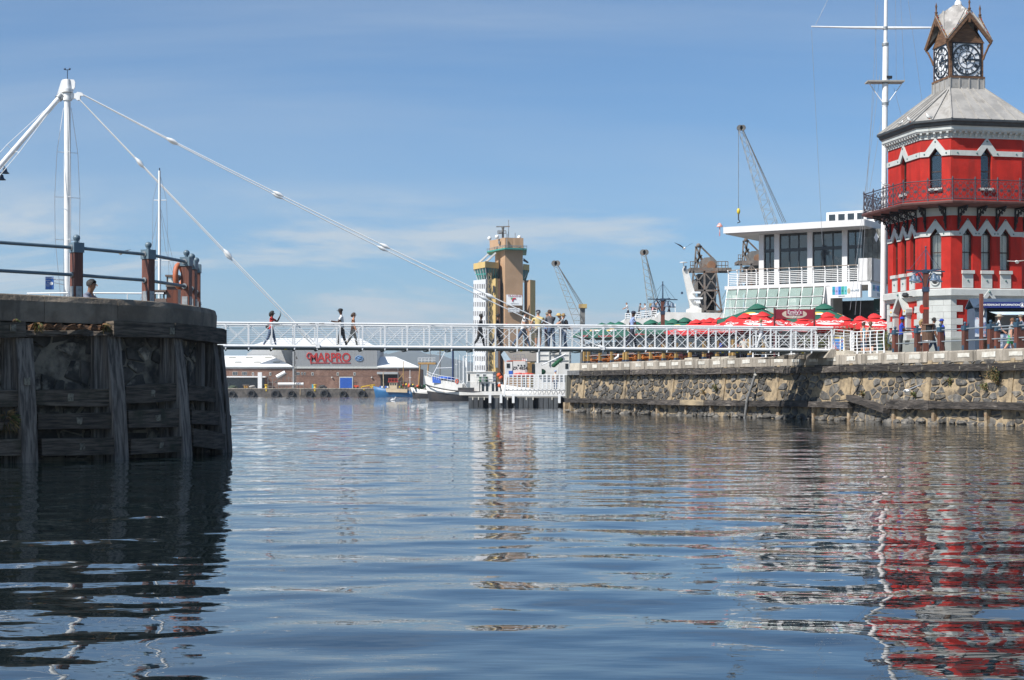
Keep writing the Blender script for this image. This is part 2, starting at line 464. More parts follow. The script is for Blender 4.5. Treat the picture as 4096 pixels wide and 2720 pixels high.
def rubble(wall, s0, s1, z0, z1, offf, rr, cell=0.40, asp=1.7, keep=lambda s, z: True, flat=0.06, gap=(0.80, 0.94)):
 """irregular fitted stones on a wall: [(size in view, verts, faces)]"""
 n = int((s1 - s0) / asp * (z1 - z0) / (cell * cell)); res = []
 seeds = []; tries = 0
 while len(seeds) < n and tries < n * 30:
  tries += 1; p = (rr.uniform(s0, s1) / asp, rr.uniform(z0, z1)); md = cell * rr.choice((rr.uniform(.22, .5), rr.uniform(.7, 1.25)))
  if all((p[0] - q[0]) ** 2 + (p[1] - q[1]) ** 2 > md * md for q in seeds): seeds.append(p)
 for poly in voronoi(seeds, s0 / asp, s1 / asp, z0, z1):
  cx, cy = sum(p[0] for p in poly) / len(poly), sum(p[1] for p in poly) / len(poly)
  if not keep(cx * asp, cy) or rr.random() < .07: continue
  g = rr.uniform(*gap) * (1 if rr.random() < .8 else .8); pts = []
  for k in range(len(poly)):
   p, q = poly[k], poly[(k + 1) % len(poly)]
   pts.append((cx + (p[0] - cx) * g * rr.uniform(.9, 1.0), cy + (p[1] - cy) * g * rr.uniform(.9, 1.0)))
   if (p[0] - q[0]) ** 2 + (p[1] - q[1]) ** 2 > .05: m = rr.uniform(.35, .65); jj = g * rr.uniform(.93, 1.04); pts.append((cx + (p[0] + (q[0] - p[0]) * m - cx) * jj, cy + (p[1] + (q[1] - p[1]) * m - cy) * jj))
  N = len(pts); vs = []; dd = flat * rr.uniform(.6, 1.4)
  for sc, d in ((1.0, -.03), (.96, dd * .7), (.84, dd)):
   for (a, b) in pts:
    ss, zz = (cx + (a - cx) * sc) * asp, cy + (b - cy) * sc; vs.append(wall.at(ss, offf(zz) + d + (rr.uniform(-.012, .012) if sc < 1 else 0), zz))
  vs.append(wall.at(cx * asp, offf(cy) + dd * 1.05, cy))
  fs = [(r_ * N + k, r_ * N + (k + 1) % N, (r_ + 1) * N + (k + 1) % N, (r_ + 1) * N + k) for r_ in range(2) for k in range(N)] + [(2 * N + k, 2 * N + (k + 1) % N, 3 * N) for k in range(N)]
  w_ = (max(p[0] for p in pts) - min(p[0] for p in pts)) * (max(p[1] for p in pts) - min(p[1] for p in pts))
  res.append((w_ / wall.at(cx * asp).y ** 2, vs, fs))
 res.sort(key=lambda r_: -r_[0]); return res
mat_old_conc = M('weathered_concrete', (0.25, 0.205, 0.155), (0.135, 0.11, 0.083), sc=1.3, rough=0.9, bump=0.6, bsc=9, c3=(0.05, 0.043, 0.036), sc3=1.1, st3=(2.2, 2.2, 0.35), lo3=0.50, hi3=0.72)
mat_timber = M('grey_timber', (0.15, 0.118, 0.088), (0.036, 0.028, 0.021), sc=1.6, st=(1, 1, 14), rough=0.88, bump=0.9, bsc=3, rnd=0.28, c3=(0.032, 0.034, 0.018), sc3=1.0, lo3=0.48, hi3=0.7)
mat_pile = M('grey_pile_timber', (0.23, 0.195, 0.165), (0.06, 0.05, 0.042), sc=2.2, st=(7, 7, 0.45), rough=0.88, bump=0.9, bsc=3, rnd=0.25)
mat_mortar_dark = M('old_mortar', (0.24, 0.20, 0.15), (0.03, 0.026, 0.022), sc=2.2, rough=0.95, bump=0.8, bsc=8)
mat_stone_dark = M('dark_stone', (0.085, 0.072, 0.058), (0.026, 0.023, 0.02), sc=2.5, rough=0.85, bump=0.7, bsc=6, rnd=0.35, c3=(0.30, 0.25, 0.19), sc3=2.0, lo3=0.53, hi3=0.66)
mat_rail = M('blue_grey_paint', (0.115, 0.165, 0.20), (0.09, 0.135, 0.17), sc=6, rough=0.42, bump=0.05)
mat_post = M('red_brown_timber', (0.155, 0.052, 0.032), (0.085, 0.028, 0.018), sc=2.5, st=(9, 9, 0.5), rough=0.55, bump=0.35, bsc=5, rnd=0.15)
mat_galv = M('galvanised_plate', (0.33, 0.35, 0.36), (0.24, 0.25, 0.26), sc=8, rough=0.5, metal=0.5)
mat_rotten = M('rotten_timber', (0.22, 0.11, 0.05), (0.05, 0.03, 0.02), sc=7, st=(1, 1, 3), rough=0.95, bump=1.0, bsc=18)
mat_pebble = M('concrete_plug', (0.26, 0.235, 0.18), (0.11, 0.095, 0.07), sc=14, rough=0.9, bump=0.5)
mat_ground = M('paving', (0.30, 0.27, 0.23), (0.22, 0.2, 0.17), sc=2, rough=0.9, bump=0.2)
PIER = Wall([(-22, 18.5), (-16, 24.4), (-12.4, 28.35), (-9.9, 30.9), (-8.72, 32.05), (-7.7, 33.4), (-7.19, 34.65), (-7.02, 36.0), (-7.0, 37.3), (-7.5, 38.9), (-9.0, 40.6), (-12, 42.5)], smooth=6)
ZP = 3.27
PIER.smax = PIER.d[6 * 8]
def build_pier():
 rr = random.Random(3)
 g = MB()      # the ground behind the coping
 front = [PIER.at(PIER.L * i / 60, -0.55, ZP - 0.03) for i in range(61)]
 poly = front + [Vector((-14.0, 66, ZP - 0.03)), Vector((-14.2, 73, ZP - 0.03)), Vector((-24, 90, ZP - 0.03)), Vector((-70, 90, ZP - 0.03)), Vector((-70, 10, ZP - 0.03))]
 g.slab(poly, (0, 0, -4.5))
 g.build('quay_ground', mat_ground, kind='structure')
 s_vis0, s_vis1 = PIER.hit(-300), PIER.L - 0.1
 t = thing('pier_wall', PIER.at(PIER.hit(400), 0, -0.5), 0, 'dark round-ended quay wall clad in old timbers under a concrete coping', 'quay wall')
 mb = MB(); PIER.sweep(mb, 0, PIER.L, -0.6, 0.02, -1.2, 2.70, n=90); mb.build('masonry_backing', mat_mortar_dark, t)
 for k, (sz, vs, fs) in enumerate(rubble(PIER, PIER.hit(-200), PIER.hit(905), 0.02, 2.68, lambda z: 0.02, rr, cell=.40, asp=1.25, flat=.035, gap=(.88, .985))):
  m = MB(); m.add(vs, fs); m.build('stone', mat_stone_dark, t)
 cuts = [0, PIER.hit(-120), PIER.hit(168), PIER.hit(306) + 0.9, PIER.hit(735), PIER.L]
 for a, b in zip(cuts, cuts[1:]):
  mb = MB(); n = max(3, int((b - a) / 0.35)); vs = []
  prof = [(-0.62, 2.74), (0.10, 2.74), (0.115, 3.15), (0.085, ZP - 0.02), (0.03, ZP), (-0.62, ZP - 0.005)]
  for i in range(n + 1):
   u = a + 0.006 + (b - a - 0.012) * i / n
   for k, (o, zz) in enumerate(prof):
    j = 0.012 if k in (1, 2, 3) else 0.004
    vs.append(PIER.at(u, o + rr.uniform(-j, j), zz + rr.uniform(-j, j) * 0.7))
  q = len(prof)
  fs = [tuple(range(q)), tuple(range(n * q, n * q + q))[::-1]] + [(i * q + k, i * q + (k + 1) % q, (i + 1) * q + (k + 1) % q, (i + 1) * q + k) for i in range(n) for k in range(q)]
  mb.add(vs, fs); mb.build('coping', mat_old_conc, t)
 def hz(y, x, off): return pz(y, PIER.at(PIER.hit(x, off), off).y)
 def timber(name, x0, x1, y0a, y1a, y0b, y1b, offo, offi, mat=mat_timber, n=2, jit=0.012, par=t):
  s0, s1 = PIER.hit(x0, offo), PIER.hit(x1, offo)
  za1, za0 = pz(y0a, PIER.at(s0, offo).y), pz(y1a, PIER.at(s0, offo).y)
  zb1, zb0 = pz(y0b, PIER.at(s1, offo).y), pz(y1b, PIER.at(s1, offo).y)
  mb = MB(); PIER.sweep(mb, s0, s1, offi, offo, za0, za1, n=n, jit=jit, z0b=zb0, z1b=zb1, rr=rr)
  return mb.build(name, mat, par)
 timber('waling_timber', -320, 103, 1282, 1346, 1286, 1350, 0.42, 0.03, n=6)
 timber('waling_timber', 455, 700, 1284, 1346, 1292, 1352, 0.46, 0.03, n=6)
 timber('waling_timber', 703, 905, 1290, 1352, 1318, 1378, 0.46, 0.03, n=8)
 timber('rotten_timber', 106, 452, 1318, 1342, 1322, 1346, 0.34, 0.03, mat_timber, n=14, jit=0.03)
 timber('rotten_timber', 112, 300, 1296, 1316, 1300, 1322, 0.20, 0.03, mat_rotten, n=14, jit=0.04)
 timber('rotten_timber', 300, 446, 1300, 1320, 1306, 1325, 0.22, 0.03, mat_rotten, n=14, jit=0.04)
 for (a0, a1, ya, b0, b1, yb) in ((62, 134, 1352, 92, 161, 1850), (421, 482, 1342, 469, 524, 1842), (690, 732, 1350, 742, 783, 1826), (850, 872, 1372, 902, 919, 1812), (876, 896, 1380, 921, 941, 1806), (-330, -260, 1352, -310, -240, 1850)):
  mb = MB(); vs = []
  for (x0, x1, y, off) in ((a0, a1, ya, 0.30), ((a0 * .5 + b0 * .5), (a1 * .5 + b1 * .5), (ya + yb) / 2, 0.46), (b0, b1, yb, 0.62)):
   s0, s1 = PIER.hit(x0, off), PIER.hit(x1, off); sm = (s0 + s1) / 2
   hw = max(0.13, min(0.17, (s1 - s0) / 2)); zz = pz(y, PIER.at(sm, off).y)
   if y == yb: zz = -0.7
   for (ds, o) in ((-hw, off - 0.30), (hw, off - 0.30), (hw, off), (-hw, off)):
    vs.append(PIER.at(sm, o, zz) + PIER.tan(sm) * (ds + rr.uniform(-.012, .012)))
  fs = [(0, 1, 2, 3), (11, 10, 9, 8)] + [(4 * i + k, 4 * i + (k + 1) % 4, 4 * i + 4 + (k + 1) % 4, 4 * i + 4 + k) for i in range(2) for k in range(4)]
  mb.add(vs, fs); mb.build('post', mat_pile, t)
 for x in (40, 395, 668, 808):
  mb = MB(); s0 = PIER.hit(x, 0.15)
  PIER.sweep(mb, s0 - 0.13, s0 + 0.13, 0.0, 0.17, -0.6, 2.68, jit=0.015, rr=rr); mb.build('post', mat_pile, t)
 A = lambda x: x / 1.96
 Bq = lambda y: 1100 + y / 1.96
 for (x0, x1, ya, yb, yc, yd, off) in ((-420, 158, 900, 1030, 900, 1032, .36), (-420, 160, 1095, 1212, 1100, 1215, .42), (-420, 184, 1290, 1420, 1288, 1420, .50),
   (285, 872, 898, 1022, 892, 1030, .36), (302, 892, 1085, 1210, 1078, 1206, .44), (332, 912, 1285, 1418, 1275, 1405, .50),
   (985, 1390, 868, 1012, 846, 990, .37), (1008, 1416, 1062, 1198, 1046, 1186, .45), (1026, 1466, 1290, 1408, 1262, 1378, .52),
   (1480, 1690, 866, 978, 880, 995, .38), (1502, 1730, 1060, 1170, 1070, 1182, .46), (1520, 1765, 1205, 1345, 1245, 1368, .56),
   (1712, 1790, 900, 1000, 930, 1040, .40), (1740, 1815, 1070, 1190, 1100, 1200, .48)):
  pl = timber('plank', A(x0), A(x1), Bq(ya), Bq(yb), Bq(yc), Bq(yd), off, off - 0.22, n=3, jit=0.014)
  if x0 > 0 and x1 < 1500:      # a squared plug over each bolt head
   xm = A(x0 + (x1 - x0) * rr.uniform(0.45, 0.56)); s = PIER.hit(xm, off); zc = pz(Bq((ya + yb + yc + yd) / 4), PIER.at(s, off).y)
   mb = MB(); PIER.sweep(mb, s - 0.055, s + 0.055, off - 0.01, off + 0.012, zc - 0.06, zc + 0.06, n=3, jit=0.02, rr=rr); mb.build('bolt_plug', mat_pebble, pl)
 for x, y, off in ((110, 1525, .47), (52, 1312, .43), (690, 1325, .47)):
  s = PIER.hit(x, off); zc = pz(y, PIER.at(s, off).y); mb = MB()
  PIER.sweep(mb, s - 0.06, s + 0.06, off - 0.03, off + 0.012, zc - 0.07, zc + 0.07, jit=0.008, rr=rr); mb.build('bolt_plug', mat_pebble, t)
 return t
build_pier()
def post_meshes(cap_mat, post_mat, plate_mat, w=0.19, h=1.02):
 p = MB(); p.b2((-w / 2, -w / 2, 0), (w / 2, w / 2, h))
 c = MB(); c.b2((-w / 2 - .018, -w / 2 - .018, h - 0.10), (w / 2 + .018, w / 2 + .018, h + 0.10))
 c.lathe([(0.045, h + .10), (0.04, h + .13), (0.062, h + .165), (0.075, h + .20), (0.062, h + .24), (0.03, h + .265), (0.0, h + .27)], 12)
 b = MB(); b.b2((-w / 2 + .03, -w / 2 - .014, 0.0), (w / 2 - .03, -w / 2 - .002, 0.24)); b.b2((-w / 2 - .014, -w / 2 + .03, 0.0), (-w / 2 - .002, w / 2 - .03, 0.24))
 for zz in (.06, .18): b.ball((0, -w / 2 - .016, zz), .014, 6, 0, 4)
 return p.mesh('post', post_mat), c.mesh('post_cap', cap_mat), b.mesh('base_plate', plate_mat)
def build_pier_railing():
 rr = random.Random(8)
 t = thing('pier_railing', PIER.at(PIER.hit(300), -0.3, ZP), 0, 'railing of brown ball-topped posts and blue-grey tubes along the dark pier', 'railing')
 pm, cm, bm = post_meshes(mat_rail, mat_post, mat_galv)
 tops = []
 for x, yb, yt in ((-140, 1174, 940), (304, 1181, 958), (592, 1196, 987), (746, 1213, 1015), (768, 1218, 1028), (785, 1223, 1052)):
  off = -0.26
  s = PIER.hit(x, off);
  if x >= 768: s = PIER.hit(746, off) + (0.95 if x == 768 else 2.1)
  c = PIER.at(s, off, ZP - 0.01); n = PIER.nrm(s)
  if x >= 768:
   c = Vector((px(x, c.y), c.y, ZP - 0.01))
  rz = math.atan2(n.x, -n.y) - 0.12
  sc = 1.0
  p = inst('post', pm, t, c, (0, 0, rz), world=True)
  inst('post_cap', cm, p, c, (0, 0, rz), world=True).matrix_local = Matrix.Identity(4)
  inst('base_plate', bm, p, c, (0, 0, rz), world=True).matrix_local = Matrix.Identity(4)
  tops.append(c)
 for a, b in zip(tops, tops[1:]):
  for zz in (1.02, 0.47):
   mb = MB(); e = (b - a).normalized() * 0.07
   mb.tube([a + Vector((0, 0, zz)) + e, b + Vector((0, 0, zz)) - e], 0.036, 10)
   o = mb.build('rail', mat_rail, t)
   d = (b - a).normalized()
   for q, sg in ((a + d * .10, 1), (b - d * .10, -1)):
    MB().tube([q + Vector((0, 0, zz)), q + d * 0.03 * sg + Vector((0, 0, zz))], 0.062, 10).build('rail_flange', mat_galv, o)
 return tops
PIER_POSTS = build_pier_railing()
# ------------------------------------------------------------------ right-hand quay
QUAY = Wall([(4.0, 109.0), (20.5, 63.0), (26.2, 47.0)])
SQ = 48.87                       # where the photograph's right edge meets the wall
def lin(s, a, b): return a + (b - a) * s / 46.0
def ztop(s): return lin(s, 3.28, 3.12)
ZQ = 3.10
def boff(z): return 0.34 * max(0.0, 1 - z / 2.9)      # the wall leans back
mat_q_mortar = M('tan_mortar', (0.36, 0.275, 0.17), (0.20, 0.155, 0.10), sc=2.6, rough=0.95, bump=0.9, bsc=7, c3=(0.07, 0.06, 0.05), sc3=1.1, lo3=0.52, hi3=0.68)
mat_q_stone = M('blue_grey_stone', (0.135, 0.125, 0.11), (0.042, 0.041, 0.04), sc=2.6, rough=0.8, bump=1.0, bsc=4, rnd=0.45, c3=(0.27, 0.215, 0.14), sc3=2.2, lo3=0.56, hi3=0.68)
mat_q_cop = M('coping_concrete', (0.39, 0.345, 0.285), (0.245, 0.215, 0.175), sc=1.1, st=(1.6, 1.6, 0.5), rough=0.92, bump=0.55, bsc=10, rnd=0.13, c3=(0.12, 0.105, 0.085), sc3=1.6, st3=(2.5, 2.5, 0.25), lo3=0.50, hi3=0.72)
mat_q_cop_new = M('pale_concrete', (0.52, 0.47, 0.38), (0.43, 0.385, 0.31), sc=1.5, rough=0.9, bump=0.3, bsc=10)
mat_mark = M('worn_white_paint', (0.62, 0.60, 0.54), (0.46, 0.43, 0.37), sc=3.5, rough=0.8, bump=0.2, rnd=0.1, c3=(0.33, 0.29, 0.24), sc3=3.0, lo3=0.62, hi3=0.78)
mat_q_timber = M('tarred_fender_timber', (0.085, 0.072, 0.062), (0.022, 0.019, 0.017), sc=1.4, st=(1, 1, 9), rough=0.9, bump=1.0, bsc=4, rnd=0.45, c3=(0.20, 0.175, 0.15), sc3=1.2, st3=(1, 1, 6), lo3=0.56, hi3=0.75)
mat_q_pale = M('pale_new_timber', (0.40, 0.31, 0.19), (0.17, 0.14, 0.10), sc=0.6, st=(1, 1, 7), rough=0.85, bump=0.6, bsc=4)
mat_stub = M('rust_stained_concrete', (0.38, 0.30, 0.20), (0.20, 0.14, 0.085), sc=2.5, rough=0.9, bump=0.8, bsc=8, c3=(0.22, 0.075, 0.025), sc3=2.0, lo3=0.6, hi3=0.72)
mat_leaf = M('weed_leaf', (0.10, 0.125, 0.03), (0.045, 0.065, 0.018), sc=6, rough=0.7, rnd=0.3)
mat_dry = M('dry_weed', (0.28, 0.19, 0.08), (0.15, 0.09, 0.035), sc=6, rough=0.8)
mat_pipe = M('grey_pipe', (0.17, 0.17, 0.165), (0.10, 0.10, 0.10), sc=5, rough=0.6)
mat_black = M('black_rubber', (0.018, 0.018, 0.018), (0.03, 0.03, 0.03), sc=5, rough=0.6)
def build_quay():
 rr = random.Random(21)
 g = MB()
 poly = [QUAY.at(0, -0.6, ZQ), QUAY.at(QUAY.L, -0.6, ZQ), Vector((70, 40, ZQ)), Vector((90, 215, ZQ)), Vector((16, 215, ZQ)), Vector((9.5, 150, ZQ)), Vector((5.6, 118, ZQ))]
 g.slab(poly, (0, 0, -4.6)); g.build('terrace_ground', mat_ground, kind='structure')
 t = thing('quay_wall', QUAY.at(30, 0, -0.6), 0, 'sunlit quay wall of dark rubble stones in tan mortar with white-marked coping', 'quay wall')
 b = MB(); vs = []
 for s in (0, QUAY.L):
  for (o, z) in ((-0.58, 2.76), (-0.02, 2.76), (boff(0) - 0.02, 0.0), (boff(0) + 0.1, -1.2), (-0.58, -1.2)): vs.append(QUAY.at(s, o, z))
 b.add(vs, [(0, 1, 2, 3, 4), (9, 8, 7, 6, 5)] + [(i, (i + 1) % 5, 5 + (i + 1) % 5, 5 + i) for i in range(5)]); b.build('mortar', mat_q_mortar, t)
 meshes = [stone_mesh(rr, mat_q_stone, 'stone', 0.07) for _ in range(12)]
 tg = QUAY.tan(20); n = QUAY.nrm(20); rz = math.atan2(n.x, -n.y)
 pil = [s + rr.uniform(-.6, .6) for s in np.arange(3.2, 50, 6.4)]
 ok = lambda s, z: min(abs(s - p) for p in pil) > 0.38 and math.sin(s * 1.9 + z * 4) + math.sin(s * .83 - z * 2.3) < 1.62
 cells = rubble(QUAY, 0.6, SQ + 1.2, 0.62, 2.72, lambda z: boff(z) - .02, rr, .31, 1.75, ok) + rubble(QUAY, 0.6, SQ + 1.2, -.1, 0.64, lambda z: boff(z) - .02, rr, .29, 1.75, ok)
 cells.sort(key=lambda c: -c[0]); far = MB()
 for i, (sz, vs, fs) in enumerate(cells):
  if i < 300: m = MB(); m.add(vs, fs); m.build('stone', mat_q_stone, t)
  else: far.add(vs, fs)
 far.build('small_stones', mat_q_stone, t, kind='stuff')
 for s in pil:      # rendered ribs
  m = MB(); QUAY.sweep(m, s - .16, s + .16, boff(0.7), boff(2.7), 0, 0, n=2) if False else None
  vs = []
  for (o, z) in ((-.1, 0.6), (boff(.6) + .05, 0.6), (boff(2.7) + 0.045, 2.72), (-.1, 2.72)):
   for d in (-.15, .15): vs.append(QUAY.at(s + d + rr.uniform(-.03, .03), o, z))
  m.add(vs, [(0, 2, 4, 6), (7, 5, 3, 1), (0, 1, 3, 2), (2, 3, 5, 4), (4, 5, 7, 6), (6, 7, 1, 0)]); m.build('rendered_rib', mat_q_mortar, t)
 L = 1.742; s = 1.75
 e = MB(); QUAY.sweep(e, -0.1, 1.745, -0.6, 0.06, 2.76, ztop(0) + 0.02, jit=0.008, rr=rr); e.build('coping_block', mat_q_cop_new, t)
 k = 0
 while s < QUAY.L - 1:
  m = MB(); a, b2 = s + 0.012, s + L - 0.012
  zt = ztop(s) + rr.uniform(-.012, .012); zb = lin(s, 2.77, 2.63); oo = 0.05 + rr.uniform(-.02, .025)
  vs = []
  for q in range(4):
   u = a + (b2 - a) * q / 3
   for (o, z) in ((-0.6, zb), (oo, zb), (oo + .006, zt - 0.06), (oo - 0.03, zt - 0.015), (oo - .09, zt), (-0.6, zt)):
    vs.append(QUAY.at(u, o + rr.uniform(-.01, .01), z + rr.uniform(-.01, .01)))
  fs = [tuple(range(6)), tuple(range(18, 24))[::-1]] + [(6 * i + q, 6 * i + (q + 1) % 6, 6 * i + 6 + (q + 1) % 6, 6 * i + 6 + q) for i in range(3) for q in range(6)]
  m.add(vs, fs); blk = m.build('coping_block', mat_q_cop, t)
  zc = (zt + zb) / 2 + 0.03; sc = s + L / 2 + rr.uniform(-.06, .06); hw = rr.uniform(.38, .46); hh = rr.uniform(.085, .115)
  m = MB(); vs = []
  outl = [(-hw, -hh), (-hw * .3, -hh * rr.uniform(.85, 1.1)), (hw * .4, -hh * rr.uniform(.85, 1.1)), (hw, -hh), (hw * rr.uniform(.94, 1), 0), (hw, hh), (0, hh * rr.uniform(.9, 1.1)), (-hw, hh), (-hw * rr.uniform(.94, 1), 0)]
  m.slab([QUAY.at(sc + x, oo + 0.012, zc + y) for x, y in outl], n * 0.008); m.build('painted_mark', mat_mark, blk)
  if k in (17, 19):
   put_text('9', 0.2, QUAY.at(sc + 0.25, oo + .022, zc), tg, (0, 0, 1), mat_black, blk, 'painted_numeral')
  s += L; k += 1
 s = 2.4
 QU = MB(); QUAY.sweep(QU, 0.2, 2.35, 0.0, 0.34, 2.50, 2.80, rr=rr); QU.build('fender_beam', mat_pipe, t)
 while s < QUAY.L - 2:
  ln = rr.uniform(3.2, 6.2); m = MB(); zt = lin(s, 2.76, 2.54) + rr.uniform(-.03, .02)
  QUAY.sweep(m, s, s + ln - 0.03, 0.02, 0.40 + rr.uniform(-.05, .04), zt - 0.30, zt, n=7, jit=0.014, rr=rr)
  o = m.build('fender_beam', mat_q_timber, t)
  for q in range(int(ln / 1.9) + 1):
   u = s + .5 + q * 1.9 + rr.uniform(-.2, .2)
   if u < s + ln - .1:
    c = MB(); QUAY.sweep(c, u - .03, u + .03, .38, .448, zt - .22, zt - .09, rr=rr, jit=.008); c.build('bolt_plug', mat_pebble, o)
  s += ln
 s = 0.6; k = 0
 while s < QUAY.L - 2:
  ln = rr.uniform(3.4, 5.6); m = MB(); zt = 0.92 + rr.uniform(-.03, .03); mat = mat_q_timber
  if k == 4: mat = mat_q_pale; ln = 3.0
  d0 = dz = 0.0
  if 36.4 < s + ln < 43 and k < 99:
   ln = 36.4 - s if s < 36 else ln
  QUAY.sweep(m, s, s + ln - 0.04, 0.18, 0.66 + rr.uniform(-.05, .05), zt - 0.29, zt, n=8, jit=0.022, rr=rr)
  o = m.build('fender_beam', mat, t)
  s += ln; k += 1
  if abs(s - 36.4) < 0.05:         # the broken stretch: one beam has slipped
   m = MB(); QUAY.sweep(m, 36.3, 39.4, 0.22, 0.72, 0.98, 1.22, n=6, jit=0.02, z0b=0.42, z1b=0.66, rr=rr); m.build('fallen_beam', mat_q_timber, t)
   m = MB(); QUAY.sweep(m, 39.5, 42.8, 0.18, 0.66, 0.60, 0.98, n=14, jit=0.05, rr=rr); m.build('splintered_beam', mat_q_timber, t)
   s = 42.8
 for s in np.arange(1.2, 49, 3.5):    # concrete stubs under the lower beam
  s = s + rr.uniform(-.4, .4); m = MB(); w = rr.uniform(.05, .13)
  QUAY.sweep(m, s - w, s + w, 0.1, 0.46 + rr.uniform(-.05, .06), -0.5, 0.63, n=3, jit=0.035, rr=rr); m.build('stub_post', mat_stub, t)
 m = MB(); QUAY.sweep(m, -0.35, 0.35, 0.1, 0.55, -0.5, 0.63, n=4, jit=0.03, rr=rr); m.build('stub_post', mat_stub, t)
 m = MB(); QUAY.sweep(m, -0.1, 0.28, 0.02, 0.40, 0.63, 2.5, n=2, jit=0.01, rr=rr); m.build('corner_post', M('grey_green_timber', (0.20, 0.20, 0.175), (0.12, 0.12, 0.105), sc=2, st=(5, 5, .5), rough=.85, bump=.5), t)
 for i in range(70):                   # toe stones at the waterline
  s = 0.6 + i * 0.69; me = rr.choice(meshes)
  o = inst('toe_stone', me, t, world=True, Xm=Matrix.Translation(QUAY.at(s + rr.uniform(-.2, .2), boff(0) + 0.06, rr.uniform(-.05, .12))) @ Matrix.Rotation(rz + rr.uniform(-.4, .4), 4, 'Z') @ Matrix.Rotation(-.5, 4, 'X') @ Matrix.Diagonal((rr.uniform(.35, .7), 1.6, rr.uniform(.18, .3), 1)))
 s = QUAY.hit(3018, .3)
 q = thing('drain_pipe', QUAY.at(s, .3, 0), 0, 'grey drain pipe standing against the rubble quay wall', 'pipe')
 MB().tube([QUAY.at(s + .2, .30, 2.45), QUAY.at(s, .74, 0.95), QUAY.at(s - .25, .78, -0.3)], 0.075, 10).build('pipe', mat_pipe, q)
 MB().tube([QUAY.at(s + .17, .33, 2.30), QUAY.at(s + .165, .335, 2.22)], 0.10, 10).build('collar', mat_mark, q)
 s = QUAY.hit(3430, .3)
 one('hose', MB().tube([QUAY.at(s + .2, .12, 2.45), QUAY.at(s + .15, .20, 1.9), QUAY.at(s - .1, .30, 1.4), QUAY.at(s - .5, .40, 1.02), QUAY.at(s - 1.1, .5, 0.96), QUAY.at(s - 1.6, .5, 0.95)], 0.03, 6), mat_black, 'black hose hanging down the quay wall onto the lower beam', 'hose')
 return t
build_quay()
def weed(x, y, Y0, r, n, label, dry=0.2, up=0.5, seed=1):
 """a small plant rooted in the wall: stems with many little blades"""
 rr = random.Random(seed); s = QUAY.hit(x, .2); z = pz(y, QUAY.at(s, .2).y); c = QUAY.at(s, boff(z) + .02, z); nn = QUAY.nrm(s)
 t = thing('wall_weed', c, 0, label, 'plant', 'weeds rooted in the rubble wall')
 st = MB(); lf = MB()
 for i in range(n):
  d = (nn * rr.uniform(.3, 1) + QUAY.tan(s) * rr.uniform(-.9, .9) + Vector((0, 0, rr.uniform(-.3, 1) + up))).normalized()
  e = c + d * r * rr.uniform(.5, 1); mid = c.lerp(e, .55) + Vector((0, 0, .1 * r))
  st.tube([c, mid, e], [.008, .006, .003], 4)
  for k in range(9):
   q = c.lerp(mid, rr.random()) if rr.random() < .3 else mid.lerp(e, rr.random()); v = Vector((rr.uniform(-1, 1), rr.uniform(-1, 1), rr.uniform(-.6, 1))).normalized() * rr.uniform(.05, .11)
   w = v.cross(Vector((rr.uniform(-1, 1), 1, rr.uniform(-1, 1)))).normalized() * .022
   lf.add([q, q + v * .5 + w, q + v, q + v * .5 - w], [(0, 1, 2, 3)], 1 if rr.random() < dry else 0)
 st.build('stem', mat_dry, t); lf.build('foliage', [mat_leaf, mat_dry], t, kind='stuff')
weed(3990, 1540, 0, 0.85, 46, 'large bushy weed high on the rubble wall below the blue kiosk', .35, .6, 1)
weed(3945, 1560, 0, 0.40, 16, 'small weed left of the largest bush on the rubble wall', .3, .4, 2)
weed(2868, 1570, 0, 0.55, 22, 'tall green weed by a rendered rib near the wall middle', .1, .8, 3)
weed(2822, 1580, 0, 0.40, 16, 'brownish weed left of the tall green one on the wall', .8, .5, 4)
weed(3455, 1585, 0, 0.30, 12, 'tiny yellowish weed above the lower beam below the landing', .5, .4, 5)
weed(3663, 1590, 0, 0.35, 16, 'round yellow-green weed above the splintered beam', .3, .5, 6)
weed(3800, 1540, 0, 0.35, 14, 'thin upright weed below the brown railing', .2, .9, 7)
# ------------------------------------------------------------------ red clock tower
mat_red = M('red_plaster', (0.44, 0.023, 0.015), (0.35, 0.018, 0.012), sc=1.6, rough=0.8, spec=.25, bump=0.25, bsc=18, c3=(0.25, 0.020, 0.014), sc3=0.9, st3=(2.5, 2.5, .35), lo3=0.46, hi3=0.74)
mat_trim = M('pale_grey_paint', (0.47, 0.485, 0.465), (0.41, 0.425, 0.41), sc=2.2, rough=0.65, bump=0.12, bsc=14, c3=(.30, .30, .27), sc3=1.3, st3=(3, 3, .3), lo3=.56, hi3=.82)
mat_plinth = M('grey_green_paint', (0.235, 0.25, 0.235), (0.205, 0.22, 0.205), sc=2, rough=0.7, bump=0.12)
mat_gutter = M('charcoal_gutter', (0.045, 0.052, 0.058), (0.028, 0.033, 0.037), sc=3, rough=0.55)
mat_zinc = M('lead_sheet', (0.40, 0.385, 0.36), (0.27, 0.26, 0.245), sc=0.9, rough=0.62, metal=0.15, bump=0.15, bsc=7, c3=(0.17, 0.155, 0.135), sc3=0.9, lo3=0.50, hi3=0.74)
mat_oak = M('weathered_oak', (0.185, 0.098, 0.05), (0.085, 0.042, 0.022), sc=2.4, st=(1, 1, 6), rough=0.75, bump=0.5, bsc=6)
mat_iron = M('violet_grey_iron', (0.055, 0.048, 0.062), (0.036, 0.032, 0.042), sc=8, rough=0.6)
mat_balc = M('maroon_balcony_paint', (0.105, 0.042, 0.036), (0.07, 0.028, 0.024), sc=3, rough=0.6)
mat_black_iron = M('black_iron', (0.016, 0.018, 0.022), (0.01, 0.011, 0.014), sc=6, rough=0.5)
mat_clock_iron = M('blue_black_iron', (0.012, 0.02, 0.032), (0.008, 0.013, 0.02), sc=6, rough=0.45)
